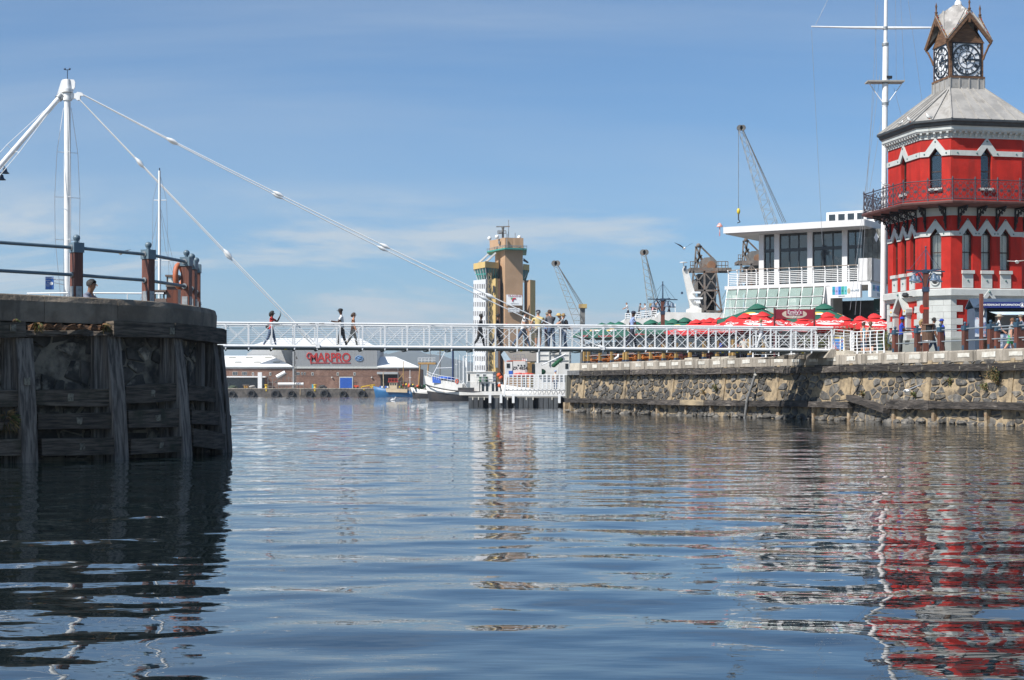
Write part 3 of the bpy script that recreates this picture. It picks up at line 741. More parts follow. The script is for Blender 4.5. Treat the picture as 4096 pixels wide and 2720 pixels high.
mat_opal = M('opal_glass', (0.78, 0.79, 0.80), (0.72, 0.73, 0.75), sc=3, rough=0.25, coat=0.3)
mat_sash = M('dark_sash_paint', (0.05, 0.028, 0.02), (0.032, 0.018, 0.013), sc=4, rough=0.5)
mat_curtain = M('net_curtain', (0.66, 0.64, 0.58), (0.50, 0.48, 0.43), sc=3, st=(6, 6, .3), rough=0.9)
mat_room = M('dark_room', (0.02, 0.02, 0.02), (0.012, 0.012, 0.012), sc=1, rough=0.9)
mat_boss = M('teal_boss', (0.07, 0.17, 0.16), (0.05, 0.12, 0.115), sc=5, rough=0.5)
mat_gold = M('gold_paint', (0.72, 0.42, 0.06), (0.6, 0.33, 0.04), sc=5, rough=0.4)
def make_glass(name, tint=(0.75, 0.8, 0.8), refl=1.0, rough=0.02):
 m = bpy.data.materials.new(name); m.use_nodes = True; nt = m.node_tree; nt.nodes.clear()
 o = nt.nodes.new('ShaderNodeOutputMaterial'); tr = nt.nodes.new('ShaderNodeBsdfTransparent'); gl = nt.nodes.new('ShaderNodeBsdfGlossy')
 tr.inputs[0].default_value = (*tint, 1); gl.inputs['Roughness'].default_value = rough
 fr = nt.nodes.new('ShaderNodeFresnel'); fr.inputs['IOR'].default_value = 1.55
 nz = nt.nodes.new('ShaderNodeTexNoise'); nz.inputs['Scale'].default_value = 1.3
 bp = nt.nodes.new('ShaderNodeBump'); bp.inputs['Strength'].default_value = 0.06; nt.links.new(nz.outputs['Fac'], bp.inputs['Height']); nt.links.new(bp.outputs[0], gl.inputs['Normal'])
 mu = nt.nodes.new('ShaderNodeMath'); mu.operation = 'MULTIPLY_ADD'; mu.inputs[1].default_value = refl; mu.inputs[2].default_value = 0.05; mu.use_clamp = True
 nt.links.new(fr.outputs[0], mu.inputs[0])
 mx = nt.nodes.new('ShaderNodeMixShader'); nt.links.new(mu.outputs[0], mx.inputs[0]); nt.links.new(tr.outputs[0], mx.inputs[1]); nt.links.new(gl.outputs[0], mx.inputs[2])
 nt.links.new(mx.outputs[0], o.inputs[0]); MATS[name] = m; return m
mat_glass = make_glass('window_glass', (.92, .93, .92), .7)
mat_glass_dark = make_glass('tinted_glass', (0.30, 0.36, 0.40), 1.6)
TW_A, TW_H = 3.03, 1.93
def octo(d):
 """corner list of the tower plan grown by d"""
 a, h = TW_A + d, TW_H + 0.4142 * d
 return [Vector(p + (0,)) for p in ((-h, -a), (h, -a), (a, -h), (a, h), (h, a), (-h, a), (-a, h), (-a, -h))]
class Face:
 def __init__(s, n, ap, half):
  s.n = Vector((n[0], n[1], 0)).normalized(); s.r = Vector((0, 0, 1)).cross(s.n); s.ap = ap; s.half = half
 def pt(s, u, z, w=0.0): return s.n * (s.ap + w) + s.r * u + Vector((0, 0, z))
CH_AP = (TW_A + TW_H) / math.sqrt(2); CH_H = (TW_A - TW_H) / math.sqrt(2)
FACES = {'F': Face((0, -1), TW_A, TW_H), 'FL': Face((-1, -1), CH_AP, CH_H), 'L': Face((-1, 0), TW_A, TW_H), 'FR': Face((1, -1), CH_AP, CH_H),
   'R': Face((1, 0), TW_A, TW_H), 'BL': Face((-1, 1), CH_AP, CH_H), 'B': Face((0, 1), TW_A, TW_H), 'BR': Face((1, 1), CH_AP, CH_H)}
def ring(mb, prof, m=0):
 """sweep a profile [(offset, z)] round the octagon"""
 n = len(prof); vs = []
 for (d, z) in prof:
  for p in octo(d): vs.append((p.x, p.y, z))
 mb.add(vs, [(i * 8 + k, i * 8 + (k + 1) % 8, (i + 1) * 8 + (k + 1) % 8, (i + 1) * 8 + k) for i in range(n - 1) for k in range(8)], m)
 return mb
def wallface(mb, f, u0, u1, z0, z1, ops, th=0.34, w=0.0):
 """wall sheet with pointed openings (uc, halfw, zsill, zspring, zapex)"""
 def poly(pts): mb.slab([f.pt(u, z, w) for u, z in pts], f.n * -th)
 x = u0
 for (uc, hw, zs, zt, za) in ops:
  poly([(x, z0), (uc - hw, z0), (uc - hw, z1), (x, z1)])
  poly([(uc - hw, z0), (uc + hw, z0), (uc + hw, zs), (uc - hw, zs)])
  poly([(uc - hw, zt), (uc, za), (uc, z1), (uc - hw, z1)])
  poly([(uc, za), (uc + hw, zt), (uc + hw, z1), (uc, z1)])
  x = uc + hw
 poly([(x, z0), (u1, z0), (u1, z1), (x, z1)])
def chevron(mb, f, u0, u1, z0, z1, ops, rise, w=0.055, slope=None):
 """grey string band that climbs over each opening"""
 def poly(pts): mb.slab([f.pt(u, z, -0.02) for u, z in pts], f.n * (w + 0.02))
 x = u0; t = z1 - z0
 for (uc, hw, zs, zt, za) in ops:
  k = (za - zt) / hw; ext = hw + 0.02; wu = ext + t * 0.72
  zap_l = z0 + k * ext; zap_u = z1 + k * wu
  poly([(x, z0), (uc - ext, z0), (uc - wu, z1), (x, z1)] if uc - wu > x else [(x, z0), (uc - ext, z0), (uc - wu, z1)])
  poly([(uc - ext, z0), (uc, zap_l), (uc, zap_u), (uc - wu, z1)])
  poly([(uc, zap_l), (uc + ext, z0), (uc + wu, z1), (uc, zap_u)])
  x = uc + wu
  poly([(uc + ext, z0), (uc + wu, z0), (uc + wu, z1)])
 poly([(x, z0), (u1, z0), (u1, z1), (x, z1)])
def window(t, f, op, curtain=False, recess=0.20):
 uc, hw, zs, zt, za = op
 o = MB(); w = -recess
 def bar(u0, z0, u1, z1, wd=0.05):
  a, b = f.pt(uc + u0, z0, w), f.pt(uc + u1, z1, w); o.beam(a, b, 0.05, wd, 0, up=f.n)
 e = 0.025
 bar(-hw + e, zs, -hw + e, zt); bar(hw - e, zs, hw - e, zt); bar(-hw, zs + e, hw, zs + e); bar(-hw, zt, hw, zt, .06); bar(-hw, (zs + zt) / 2, hw, (zs + zt) / 2, .045)
 bar(-hw + e, zt, 0, za - e); bar(0, za - e, hw - e, zt)
 fr = o.build('window_frame', mat_sash, t, local=True)
 for a, b in ((zs, (zs + zt) / 2), ((zs + zt) / 2, zt)):
  g = MB(); g.slab([f.pt(uc - hw, a, w - .015), f.pt(uc + hw, a, w - .015), f.pt(uc + hw, b, w - .015), f.pt(uc - hw, b, w - .015)], f.n * 0.006); g.build('pane', mat_glass, fr, local=True)
 g = MB(); g.slab([f.pt(uc - hw, zt, w - .015), f.pt(uc + hw, zt, w - .015), f.pt(uc, za, w - .015)], f.n * 0.006); g.build('pane', mat_glass, fr, local=True)
 if curtain:
  for sg, (a, b) in enumerate(((-hw, -0.02), (0.02, hw * (0.55 if int(uc * 10) % 2 else 1)))):
   c = MB(); N = 12; vs = []
   for i in range(N + 1):
    u = uc + a + (b - a) * i / N; d = w - .13 + 0.02 * math.sin(i * 2.1)
    vs += [f.pt(u, zs, d), f.pt(u, zt - .02, d)]
   c.add(vs, [(2 * i, 2 * i + 2, 2 * i + 3, 2 * i + 1) for i in range(N)], 0, True); c.build('curtain', mat_curtain, fr, local=True)
 return fr
def build_tower():
 rr = random.Random(4); g0 = 3.08
 T = thing('clock_tower', (23.24, 83.35, g0), math.radians(11.3), 'red octagonal clock tower with grey trim, iron balcony and clock lantern', 'clock tower')
 Z = lambda z: z - g0
 bl = lambda mb, name, mat, par=None: mb.build(name, mat, par or T, local=True)
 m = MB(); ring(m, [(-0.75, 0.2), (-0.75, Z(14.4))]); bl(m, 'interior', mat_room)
 zg1, zs1, zb, zt = Z(6.03), Z(6.53), Z(10.62), Z(14.1)
 # ---- ground storey
 m = MB(); ring(m, [(0.14, -0.3), (0.14, Z(4.02)), (0.10, Z(4.09)), (-0.3, Z(4.09))]); bl(m, 'plinth', mat_plinth)
 for k, f in FACES.items():
  ops = [(0.0, 0.34, Z(4.3), Z(5.25), Z(5.85))] if k in 'FL' and len(k) == 1 else []
  m = MB(); wallface(m, f, -f.half, f.half, Z(4.05), zg1 + .02, ops); bl(m, 'wall', mat_red)
 rows = [(Z(6.03) - i * 0.327, Z(6.03) - (i + 1) * 0.327) for i in range(6)]
 for k in ('FL', 'FR'):
  f = FACES[k]
  for i, (a, b) in enumerate(rows):
   cuts = [-f.half, -0.15, f.half] if i % 2 else [-f.half, -0.42, 0.42, f.half]
   for u0, u1 in zip(cuts, cuts[1:]):
    m = MB(); m.slab([f.pt(u0 + (.005 if u0 > -f.half else -.03), b + .005, -.02), f.pt(u1 - (.005 if u1 < f.half else -.03), b + .005, -.02), f.pt(u1 - (.005 if u1 < f.half else -.03), a - .005, -.02), f.pt(u0 + (.005 if u0 > -f.half else -.03), a - .005, -.02)], f.n * 0.085); bl(m, 'quoin', mat_trim)
 for k, sides in (('F', (-1, 1)), ('L', (-1, 1)), ('R', (-1, 1))):
  f = FACES[k]
  for sd in sides:
   for i, (a, b) in enumerate(rows):
    ln = 0.62 if i % 2 else 0.28
    u0, u1 = (-f.half, -f.half + ln) if sd < 0 else (f.half - ln, f.half)
    m = MB(); m.slab([f.pt(u0, b + .005, -.02), f.pt(u1, b + .005, -.02), f.pt(u1, a - .005, -.02), f.pt(u0, a - .005, -.02)], f.n * 0.084); bl(m, 'quoin', mat_trim)
 for k in 'FL':
  f = FACES[k]
  for sd in (-1, 1):
   h = MB(); D = 0.34
   h.slab([f.pt(sd * .86, Z(5.42), -.02), f.pt(sd * .64, Z(5.42), -.02), f.pt(0, Z(6.20), -.02), f.pt(0, Z(6.50), -.02)], f.n * D); hb = bl(h, 'hood', mat_trim)
   c = MB(); c.slab([f.pt(sd * x, Z(z), -.02) for x, z in ((.58, 5.30), (.92, 5.30), (1.0, 5.42), (1.0, 5.6), (.9, 5.68), (.60, 5.62))], f.n * (D + .02)); bl(c, 'hood_end', mat_trim)
   c = MB(); c.slab([f.pt(sd * .62, Z(4.1), -.02), f.pt(sd * .86, Z(4.1), -.02), f.pt(sd * .86, Z(5.3), -.02), f.pt(sd * .62, Z(5.3), -.02)], f.n * (D - .08)); bl(c, 'column', mat_trim)
   c = MB(); c.slab([f.pt(sd * x, Z(z), -.02) for x, z in ((.52, 4.0), (1.0, 4.0), (1.0, 4.28), (.88, 4.42), (.60, 4.42), (.52, 4.28))], f.n * (D + .0)); bl(c, 'column_base', mat_trim)
   c = MB(); c.ball(f.pt(sd * .80, Z(5.5), D + .0), .055, 8, 0, 5); bl(c, 'boss', mat_gold)
  c = MB(); c.ball(f.pt(0, Z(6.36), D), .06, 8, 0, 5); bl(c, 'boss', mat_boss)
  d = MB(); d.slab([f.pt(u, z, -.28) for u, z in ((-.34, Z(4.3)), (.34, Z(4.3)), (.34, Z(5.25)), (0, Z(5.85)), (-.34, Z(5.25)))], f.n * .03); bl(d, 'door', M('slate_blue_door', (0.10, 0.12, 0.14), (0.07, 0.085, 0.10), sc=3, rough=.5))
 # ---- string course
 m = MB(); ring(m, [(0.0, Z(5.98)), (.10, Z(6.02)), (.10, Z(6.07)), (.16, Z(6.10)), (.16, Z(6.15)), (.26, Z(6.19)), (.26, Z(6.49)), (.20, Z(6.53)), (0.0, Z(6.56))]); bl(m, 'string_course', mat_trim)
 # ---- arcade storey
 for k, f in FACES.items():
  uc = [-1.03, 0.0, 1.03] if len(k) == 1 else [0.0]
  ops = [(u, 0.285, Z(7.47), Z(9.28), Z(9.66)) for u in uc]
  m = MB(); wallface(m, f, -f.half, f.half, zs1, zb + .3, ops); bl(m, 'wall', mat_red)
  if k in ('B', 'BL', 'BR'): continue
  m = MB(); chevron(m, f, -f.half, f.half, Z(9.18), Z(9.42), ops, 0.4); bl(m, 'string_band', mat_trim)
  m = MB(); m.slab([f.pt(-f.half, Z(10.2), -.02), f.pt(f.half, Z(10.2), -.02), f.pt(f.half, Z(10.6), -.02), f.pt(-f.half, Z(10.6), -.02)], f.n * .06); bl(m, 'frieze', mat_trim)
  for op in ops:
   window(T, f, op, True)
   u = op[0]
   s = MB(); s.slab([f.pt(u - .33, Z(7.28), -.05), f.pt(u + .33, Z(7.28), -.05), f.pt(u + .33, Z(7.45), -.05), f.pt(u - .33, Z(7.45), -.05)], f.n * .20); bl(s, 'window_sill', mat_trim)
   s = MB(); s.slab([f.pt(u - .29, Z(6.58), -.02), f.pt(u + .29, Z(6.58), -.02), f.pt(u + .29, Z(7.26), -.02), f.pt(u - .29, Z(7.26), -.02)], f.n * .07); pn = bl(s, 'panel', mat_trim)
   if k == 'FL':
    s = MB(); c = f.pt(u, Z(6.93), .05); X = frame3((0, 0, 0), f.r, (0, 0, 1)).to_3x3()
    vs = [];
    for (r_, w_) in ((.24, 0.0), (.24, .05), (.17, .06), (.15, -.02)):
     for q in range(16): vs.append(c + f.r * r_ * math.cos(q * math.pi / 8) + Vector((0, 0, r_ * math.sin(q * math.pi / 8))) + f.n * w_)
    s.add(vs, [(i * 16 + q, i * 16 + (q + 1) % 16, (i + 1) * 16 + (q + 1) % 16, (i + 1) * 16 + q) for i in range(3) for q in range(16)], 0, True); bl(s, 'porthole_ring', mat_trim)
    s = MB(); s.add([f.pt(u, Z(6.93), .056) + f.r * .16 * math.cos(q * math.pi / 8) + Vector((0, 0, .16 * math.sin(q * math.pi / 8))) for q in range(16)], [tuple(range(16))]); bl(s, 'porthole', mat_room)
   else:
    s = MB(); s.ball(f.pt(u, Z(6.95), .06), .05, 8, 0, 5); bl(s, 'boss', mat_boss, pn)
   for sg in (-1, 1):
    s = MB(); s.ball(f.pt(u + sg * .43, Z(9.30), .06), .04, 6, 0, 4); bl(s, 'boss', mat_boss)
   s = MB(); s.ball(f.pt(u, Z(9.98), .06), .04, 6, 0, 4); bl(s, 'boss', mat_boss)
 # ---- upper storey
 for k, f in FACES.items():
  ops = [(0.0, 0.31, Z(11.62), Z(13.28), Z(13.68))]
  m = MB(); wallface(m, f, -f.half, f.half, zb + .3, zt + .02, ops); bl(m, 'wall', mat_red)
  if k in ('B', 'BL', 'BR'): continue
  m = MB(); chevron(m, f, -f.half, f.half, Z(13.20), Z(13.46), ops, 0.4, w=.07); bl(m, 'string_band', mat_trim)
  window(T, f, ops[0], False)
  s = MB(); s.slab([f.pt(-.36, Z(11.46), -.05), f.pt(.36, Z(11.46), -.05), f.pt(.36, Z(11.6), -.05), f.pt(-.36, Z(11.6), -.05)], f.n * .17); bl(s, 'window_sill', mat_trim)
  for u, z in ((0, 13.93), (-.56, 13.33), (.56, 13.33)) + (((-1.6, 13.33), (1.6, 13.33)) if f.half > 1 else ()):
   s = MB(); s.ball(f.pt(u, Z(z), .07), .045, 8, 0, 5); bl(s, 'boss', mat_boss)
 # ---- cornice with modillions
 m = MB(); ring(m, [(0.0, Z(14.08)), (.05, Z(14.08)), (.05, Z(14.34)), (.26, Z(14.40)), (.26, Z(14.44)), (.30, Z(14.46)), (.30, Z(14.60)), (.36, Z(14.64)), (0.0, Z(14.66))]); bl(m, 'cornice', mat_trim)
 for k in ('F', 'FL', 'L', 'FR', 'R'):
  f = FACES[k]; n = 13 if f.half > 1 else 5; mo = MB()
  for i in range(n):
   u = (-f.half + .1) + (2 * f.half - .2) * i / (n - 1)
   mo.slab([f.pt(u - .055, z, w) for z, w in ((Z(14.13), .04), (Z(14.38), .04), (Z(14.385), .25), (Z(14.30), .24), (Z(14.27), .13), (Z(14.18), .12))], f.r * .11)
  mo.build('modillions', mat_trim, T, local=True, kind='stuff')
 m = MB(); ring(m, [(.30, Z(14.62)), (.34, Z(14.63)), (.42, Z(14.72)), (.44, Z(14.80)), (.54, Z(14.86)), (.54, Z(14.97)), (.40, Z(14.97))]); bl(m, 'gutter', mat_gutter)
 # ---- roof
 lo = octo(.50); W = 0.98; up = {'F': ((-W, -W), (W, -W)), 'R': ((W, -W), (W, W)), 'B': ((W, W), (-W, W)), 'L': ((-W, W), (-W, -W))}
 zlo, zhi = Z(14.94), Z(16.98)
 order = [('F', 0, 1), ('R', 2, 3), ('B', 4, 5), ('L', 6, 7)]
 V = lambda p, z: Vector((p[0], p[1], z))
 for k, i, j in order:
  a, b = V(lo[i], zlo), V(lo[j], zlo); c, d = V(up[k][0], zhi), V(up[k][1], zhi)
  m = MB(); m.slab([a, b, d, c], Vector((0, 0, -.05))); rp = bl(m, 'roof_slope', mat_zinc)
  for q in range(1, 6):
   tq = q / 6; top = c.lerp(d, tq); bot = a.lerp(b, tq)
   if q in (1, 5): top = bot.lerp(c if q == 1 else d, .60 if q == 1 else .60)
   s = MB(); s.beam(bot + Vector((0, 0, .03)), top + Vector((0, 0, .03)), .05, .06); bl(s, 'batten', mat_zinc, rp)
  nx = lo[(j + 1) % 8]
  corner = {'F': (W, -W), 'R': (W, W), 'B': (-W, W), 'L': (-W, -W)}[k]
  m = MB(); A, B, C = V(lo[j], zlo), V(nx, zlo), V(corner, zhi); m.slab([A, B, C], Vector((0, 0, -.05))); rp = bl(m, 'roof_slope', mat_zinc)
  for p0, p1 in ((A, C), (B, C), ((A + B) / 2, C)):
   s = MB(); s.beam(p0 + Vector((0, 0, .035)), p1 + Vector((0, 0, .035)), .07, .07); bl(s, 'batten', mat_zinc, rp)
 # ---- lantern
 m = MB(); m.b2((-.97, -.97, Z(16.8)), (.97, .97, Z(17.52))); lb = bl(m, 'lantern_base', mat_zinc)
 for sx, sy, ax in ((-1, 0, 'y'), (0, -1, 'x'), (1, 0, 'y'), (0, 1, 'x')):
  for q in (-.94, -.42, .12, .62, .94):
   s = MB(); c = (sx * .985 + (q if ax == 'x' else 0), sy * .985 + (q if ax == 'y' else 0), Z(17.16))
   s.box(c, (.06, .06, .70)); bl(s, 'rib', mat_zinc, lb)
  s = MB(); c = (sx * .99, sy * .99, Z(16.87)); s.box(c, (2.02 if ax == 'x' else .06, 2.02 if ax == 'y' else .06, .09)); bl(s, 'flashing', mat_zinc, lb)
 m = MB(); m.b2((-1.0, -1.0, Z(17.52)), (1.0, 1.0, Z(17.62))); bl(m, 'lantern_sill', mat_oak)
 for sx in (-1, 1):
  for sy in (-1, 1):
   m = MB(); m.box((sx * .87, sy * .87, Z(18.5)), (.13, .13, 1.76)); bl(m, 'lantern_post', mat_oak)
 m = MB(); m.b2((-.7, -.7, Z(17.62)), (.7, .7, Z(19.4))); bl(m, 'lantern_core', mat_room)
 nums = ['XII', 'I', 'II', 'III', 'IIII', 'V', 'VI', 'VII', 'VIII', 'IX', 'X', 'XI']
 for k in ('F', 'L', 'R'):
  n = FACES[k].n; f = Face((n.x, n.y), 0.925, .8); zc = Z(18.48)
  m = MB(); m.slab([f.pt(-.8, zc - .86, 0), f.pt(.8, zc - .86, 0), f.pt(.8, zc + .86, 0), f.pt(-.8, zc + .86, 0)], f.n * -.03); ck = bl(m, 'clock_face', mat_opal)
  def annulus(r0, r1, w, N=40):
   s = MB(); vs = []
   for (r_, w_) in ((r0, .004), (r0, w), (r1, w), (r1, .004)):
    for q in range(N): a = 2 * math.pi * q / N; vs.append(f.pt(r_ * math.cos(a), zc + r_ * math.sin(a), w_))
   s.add(vs, [(i * N + q, i * N + (q + 1) % N, (i + 1) * N + (q + 1) % N, (i + 1) * N + q) for i in range(3) for q in range(N)]); return s
  for r0, r1 in ((.715, .745), (.775, .80), (.435, .47)):
   bl(annulus(r0, r1, .03), 'dial_ring', mat_clock_iron, ck)
  s = MB()
  for q in range(60): a = 2 * math.pi * q / 60; s.beam(f.pt(.745 * math.cos(a), zc + .745 * math.sin(a), .018), f.pt(.775 * math.cos(a), zc + .775 * math.sin(a), .018), .03, .02, 0, up=f.n)
  s.build('minute_marks', mat_clock_iron, ck, local=True, kind='stuff')
  for q, tx in enumerate(nums):
   a = math.pi / 2 - q * math.pi / 6; rad = f.r * math.cos(a) + Vector((0, 0, math.sin(a))); tang = f.r * math.sin(a) - Vector((0, 0, math.cos(a)))
   mb = text_mb(tx, .27, depth=.012, bold=.004, space=.85, res=2); X = frame3(f.pt(0, zc, .018) + rad * .592, tang, rad)
   mb.v = [tuple(X @ Vector(v)) for v in mb.v]; bl(mb, 'numeral', mat_clock_iron, ck)
  for q in range(6):
   a = math.pi / 2 + q * math.pi / 3; s = MB(); s.beam(f.pt(.06 * math.cos(a), zc + .06 * math.sin(a), .012), f.pt(.44 * math.cos(a), zc + .44 * math.sin(a), .012), .018, .012, 0, up=f.n)
   a2 = a + math.pi / 3; s.beam(f.pt(.25 * math.cos(a), zc + .25 * math.sin(a), .012), f.pt(.25 * math.cos(a2), zc + .25 * math.sin(a2), .012), .018, .012, 0, up=f.n); bl(s, 'glazing_bar', mat_clock_iron, ck)
  for cx in (-1, 1):
   for cz in (-1, 1):
    s = MB()
    for (dx, dz, r_) in ((.70, .76, .085), (.55, .80, .05), (.76, .60, .045), (.62, .66, .04)):
     vs = [f.pt(cx * dx + r_ * math.cos(2 * math.pi * q / 10), zc + cz * dz + r_ * math.sin(2 * math.pi * q / 10), .016) for q in range(11)]; s.tube(vs, .014, 4)
    bl(s, 'corner_scroll', mat_clock_iron, ck)
  for nm, ang, ln, wd in (('hour_hand', math.radians(37.5), .46, .075), ('minute_hand', math.radians(90), .70, .055)):
   a = math.pi / 2 - ang; d = f.r * math.cos(a) + Vector((0, 0, math.sin(a))); sd = f.r * math.sin(a) - Vector((0, 0, math.cos(a))); c = f.pt(0, zc, .05 if nm == 'hour_hand' else .065)
   s = MB(); s.slab([c - d * .17 + sd * .06, c - d * .17 - sd * .06, c - sd * .035, c + d * ln * .62 - sd * wd, c + d * ln, c + d * ln * .62 + sd * wd, c + sd * .035], f.n * .012); bl(s, nm, mat_clock_iron, ck)
  s = MB(); s.slab([f.pt(-.8, zc - .86, 0), f.pt(.8, zc - .86, 0), f.pt(.8, zc - .82, 0), f.pt(-.8, zc - .82, 0)], f.n * .04); s.slab([f.pt(-.8, zc + .82, 0), f.pt(.8, zc + .82, 0), f.pt(.8, zc + .86, 0), f.pt(-.8, zc + .86, 0)], f.n * .04)
  s.slab([f.pt(-.8, zc - .82, 0), f.pt(-.76, zc - .82, 0), f.pt(-.76, zc + .82, 0), f.pt(-.8, zc + .82, 0)], f.n * .04); s.slab([f.pt(.76, zc - .82, 0), f.pt(.8, zc - .82, 0), f.pt(.8, zc + .82, 0), f.pt(.76, zc + .82, 0)], f.n * .04)
  bl(s, 'clock_frame', mat_clock_iron, ck)
 E = 1.23; ze, zgab, zap = Z(19.38), Z(20.80), Z(21.62)
 gab = {'F': (0, -E), 'L': (-E, 0), 'R': (E, 0), 'B': (0, E)}
 ap = Vector((0, 0, zap))
 for (a, b, c) in (('F', 'L', (-E, -E)), ('F', 'R', (E, -E)), ('B', 'L', (-E, E)), ('B', 'R', (E, E))):
  G1, G2, Cn = V(gab[a], zgab), V(gab[b], zgab), V(c, ze)
  m = MB(); m.slab([ap, G1, Cn], Vector((0, 0, .05))); m.slab([ap, Cn, G2], Vector((0, 0, .05))); rp = bl(m, 'lantern_roof_slope', M('streaked_lead', (0.34, 0.32, 0.30), (0.19, 0.18, 0.17), sc=1.6, rough=.6, bump=.2, c3=(0.62, 0.61, 0.58), sc3=1.5, st3=(1, 1, .5), lo3=.55, hi3=.66))
  for p0, p1 in ((G1.lerp(ap, .33), Cn.lerp(G1, .35)), (G2.lerp(ap, .33), Cn.lerp(G2, .35))):
   s = MB(); s.beam(p0 + Vector((0, 0, .09)), p1 + Vector((0, 0, .09)), .045, .06); bl(s, 'batten', mat_zinc, rp)
  for G in (G1, G2):      # verge boards and their coloured bulbs
   s = MB(); s.beam(G + Vector((0, 0, -.02)), Cn + Vector((0, 0, -.02)), .09, .22, up=(0, 0, 1)); bb = bl(s, 'bargeboard', mat_oak)
   s = MB(); s.beam(G + Vector((0, 0, .10)), Cn + Vector((0, 0, .10)), .12, .03, up=(0, 0, 1)); bl(s, 'verge_flashing', mat_zinc, bb)
   for q in range(5):
    s = MB(); s.ball(G.lerp(Cn, .12 + q * .19) + Vector((0, 0, .15)), .035, 6, 0, 4); bl(s, 'bulb', M(['red_bulb', 'yellow_bulb', 'blue_bulb'][q % 3], [(.55, .03, .03), (.65, .35, .05), (.03, .08, .3)][q % 3], rough=.25), bb)
 for k in 'FLRB':
  n = FACES[k].n; f = Face((n.x, n.y), .93, .9)
  for q in range(7):       # boarded gable
   z0 = Z(19.36) + q * .17; hw = max(.06, 1.0 - (q * .17) * .97)
   hw2 = max(.02, hw - .165)
   s = MB(); s.slab([f.pt(-hw, z0, 0), f.pt(hw, z0, 0), f.pt(hw2, z0 + .163, 0), f.pt(-hw2, z0 + .163, 0)], f.n * .03); bl(s, 'gable_board', mat_oak)
  G = V(gab[k], zgab)
  s = MB(); s.b2(G + Vector((-.05, -.05, -.45)), G + Vector((.05, .05, .22))); s.lathe([(.07, .22), (.10, .26), (.05, .30), (.045, .52), (.07, .56), (.0, .80)], 6, G); bl(s, 'finial', mat_oak)
  s = MB();
  for sg in (-1, 1):
   c = G + f.r * sg * .10 + Vector((0, 0, .02)); s.tube([c + f.r * .07 * math.cos(q * .7) * sg + Vector((0, 0, .12 * math.sin(q * .7))) for q in range(8)], .022, 5)
  bl(s, 'finial_scroll', mat_oak)
  for sg in (-1, 1):      # curved brackets under the eaves
   s = MB(); s.tube([f.pt(sg * .95, Z(18.5), -.02), f.pt(sg * .98, Z(18.75), .06), f.pt(sg * 1.08, Z(18.95), .1), f.pt(sg * 1.12, Z(19.2), .22), f.pt(sg * 1.2, Z(19.35), .34)], [.04, .055, .04, .055, .03], 6); bl(s, 'eaves_bracket', mat_oak)
 m = MB(); m.cyl((0, 0, Z(21.45)), .085, 1.6, 10); m.lathe([(.2, Z(21.5)), (.16, Z(21.68)), (.09, Z(21.75))], 10); bl(m, 'flag_staff', M('white_pole_paint', (.78, .78, .77), (.70, .70, .69), sc=4, rough=.4))
 # ---- balcony
 d = 1.25
 m = MB(); ring(m, [(0.0, Z(10.60)), (d - .28, Z(10.60)), (d - .2, Z(10.63)), (d - .12, Z(10.66)), (d, Z(10.68)), (d + .02, Z(10.76)), (d - .03, Z(10.82)), (0.0, Z(10.83))]); bl(m, 'balcony_floor', mat_balc)
 br = MB()       # pierced triangular bracket in the x(out)-z plane
 br.beam((0, 0, 0), (1.02, 0, 0), .07, .07); br.beam((0.03, 0, 0), (0.03, 0, -1.05), .07, .07, up=(1, 0, 0))
 arc = [(1.0 - .97 * math.sin(q * math.pi / 2 / 8) ** 1.0 * 1.0, 0, -.08 - .92 * (1 - math.cos(q * math.pi / 2 / 8))) for q in range(9)]
 br.tube(arc, .04, 4)
 def circ(x, z, r_, th=.028): br.tube([(x + r_ * math.cos(q * math.pi / 5), 0, z + r_ * math.sin(q * math.pi / 5)) for q in range(11)], th, 4)
 for x, z, r_ in ((.22, -.17, .13), (.50, -.13, .10), (.72, -.10, .07), (.17, -.45, .11), (.13, -.70, .08), (.10, -.88, .06), (.36, -.33, .07), (.86, -.16, .06), (.62, -.27, .06), (.25, -.62, .06)): circ(x, z, r_)
 bme = br.mesh('bracket', mat_black_iron)
 for k in ('F', 'FL', 'L', 'FR', 'R'):
  f = FACES[k]
  us = [-1.545, -.515, .515, 1.545] if f.half > 1 else [-.52, .52]
  for u in us:
   p = f.pt(u, Z(10.60) - .04, .01); X = Matrix((f.n, f.r * -1, Vector((0, 0, 1)))).transposed().to_4x4(); X.translation = p
   inst('bracket', bme, T, Xm=X)
 rp_ = octo(d - .10); z0, z1 = Z(10.84), Z(11.86)
 po = MB(); po.cyl((0, 0, 0), .032, 1.04, 8); po.lathe([(.05, 0), (.05, .06), (.032, .08)], 8); po.lathe([(.045, 1.0), (.055, 1.06), (.03, 1.1), (.035, 1.13), (.0, 1.17)], 8); pme = po.mesh('railing_post', mat_iron)
 mo = MB(); w2 = .155
 def rod(*pts): mo.tube([(x, 0, z) for x, z in pts], .013, 4)
 for sg in (-1, 1):
  rod((sg * .03, .50), (sg * .13, .66), (sg * .06, .80), (sg * .13, .92)); rod((sg * .03, .50), (sg * .13, .34), (sg * .06, .20), (sg * .13, .08))
  rod((0, .50), (sg * .15, .50)); rod((0, .50), (sg * .085, .585)); rod((0, .50), (sg * .085, .415))
  for zc in (.72, .28): mo.tube([(sg * (w2 - .035) + .035 * math.cos(q * 1.05), 0, zc + .035 * math.sin(q * 1.05)) for q in range(7)], .011, 4)
 rod((0, .36), (0, .64)); mo.tube([(.05 * math.cos(q * .9), 0, .5 + .05 * math.sin(q * .9)) for q in range(8)], .014, 4)
 for zc in (.86, .14): mo.tube([(.05 * math.cos(q * .9), 0, zc + .05 * math.sin(q * .9)) for q in range(8)], .013, 4)
 mme = mo.mesh('railing_scroll', mat_iron)
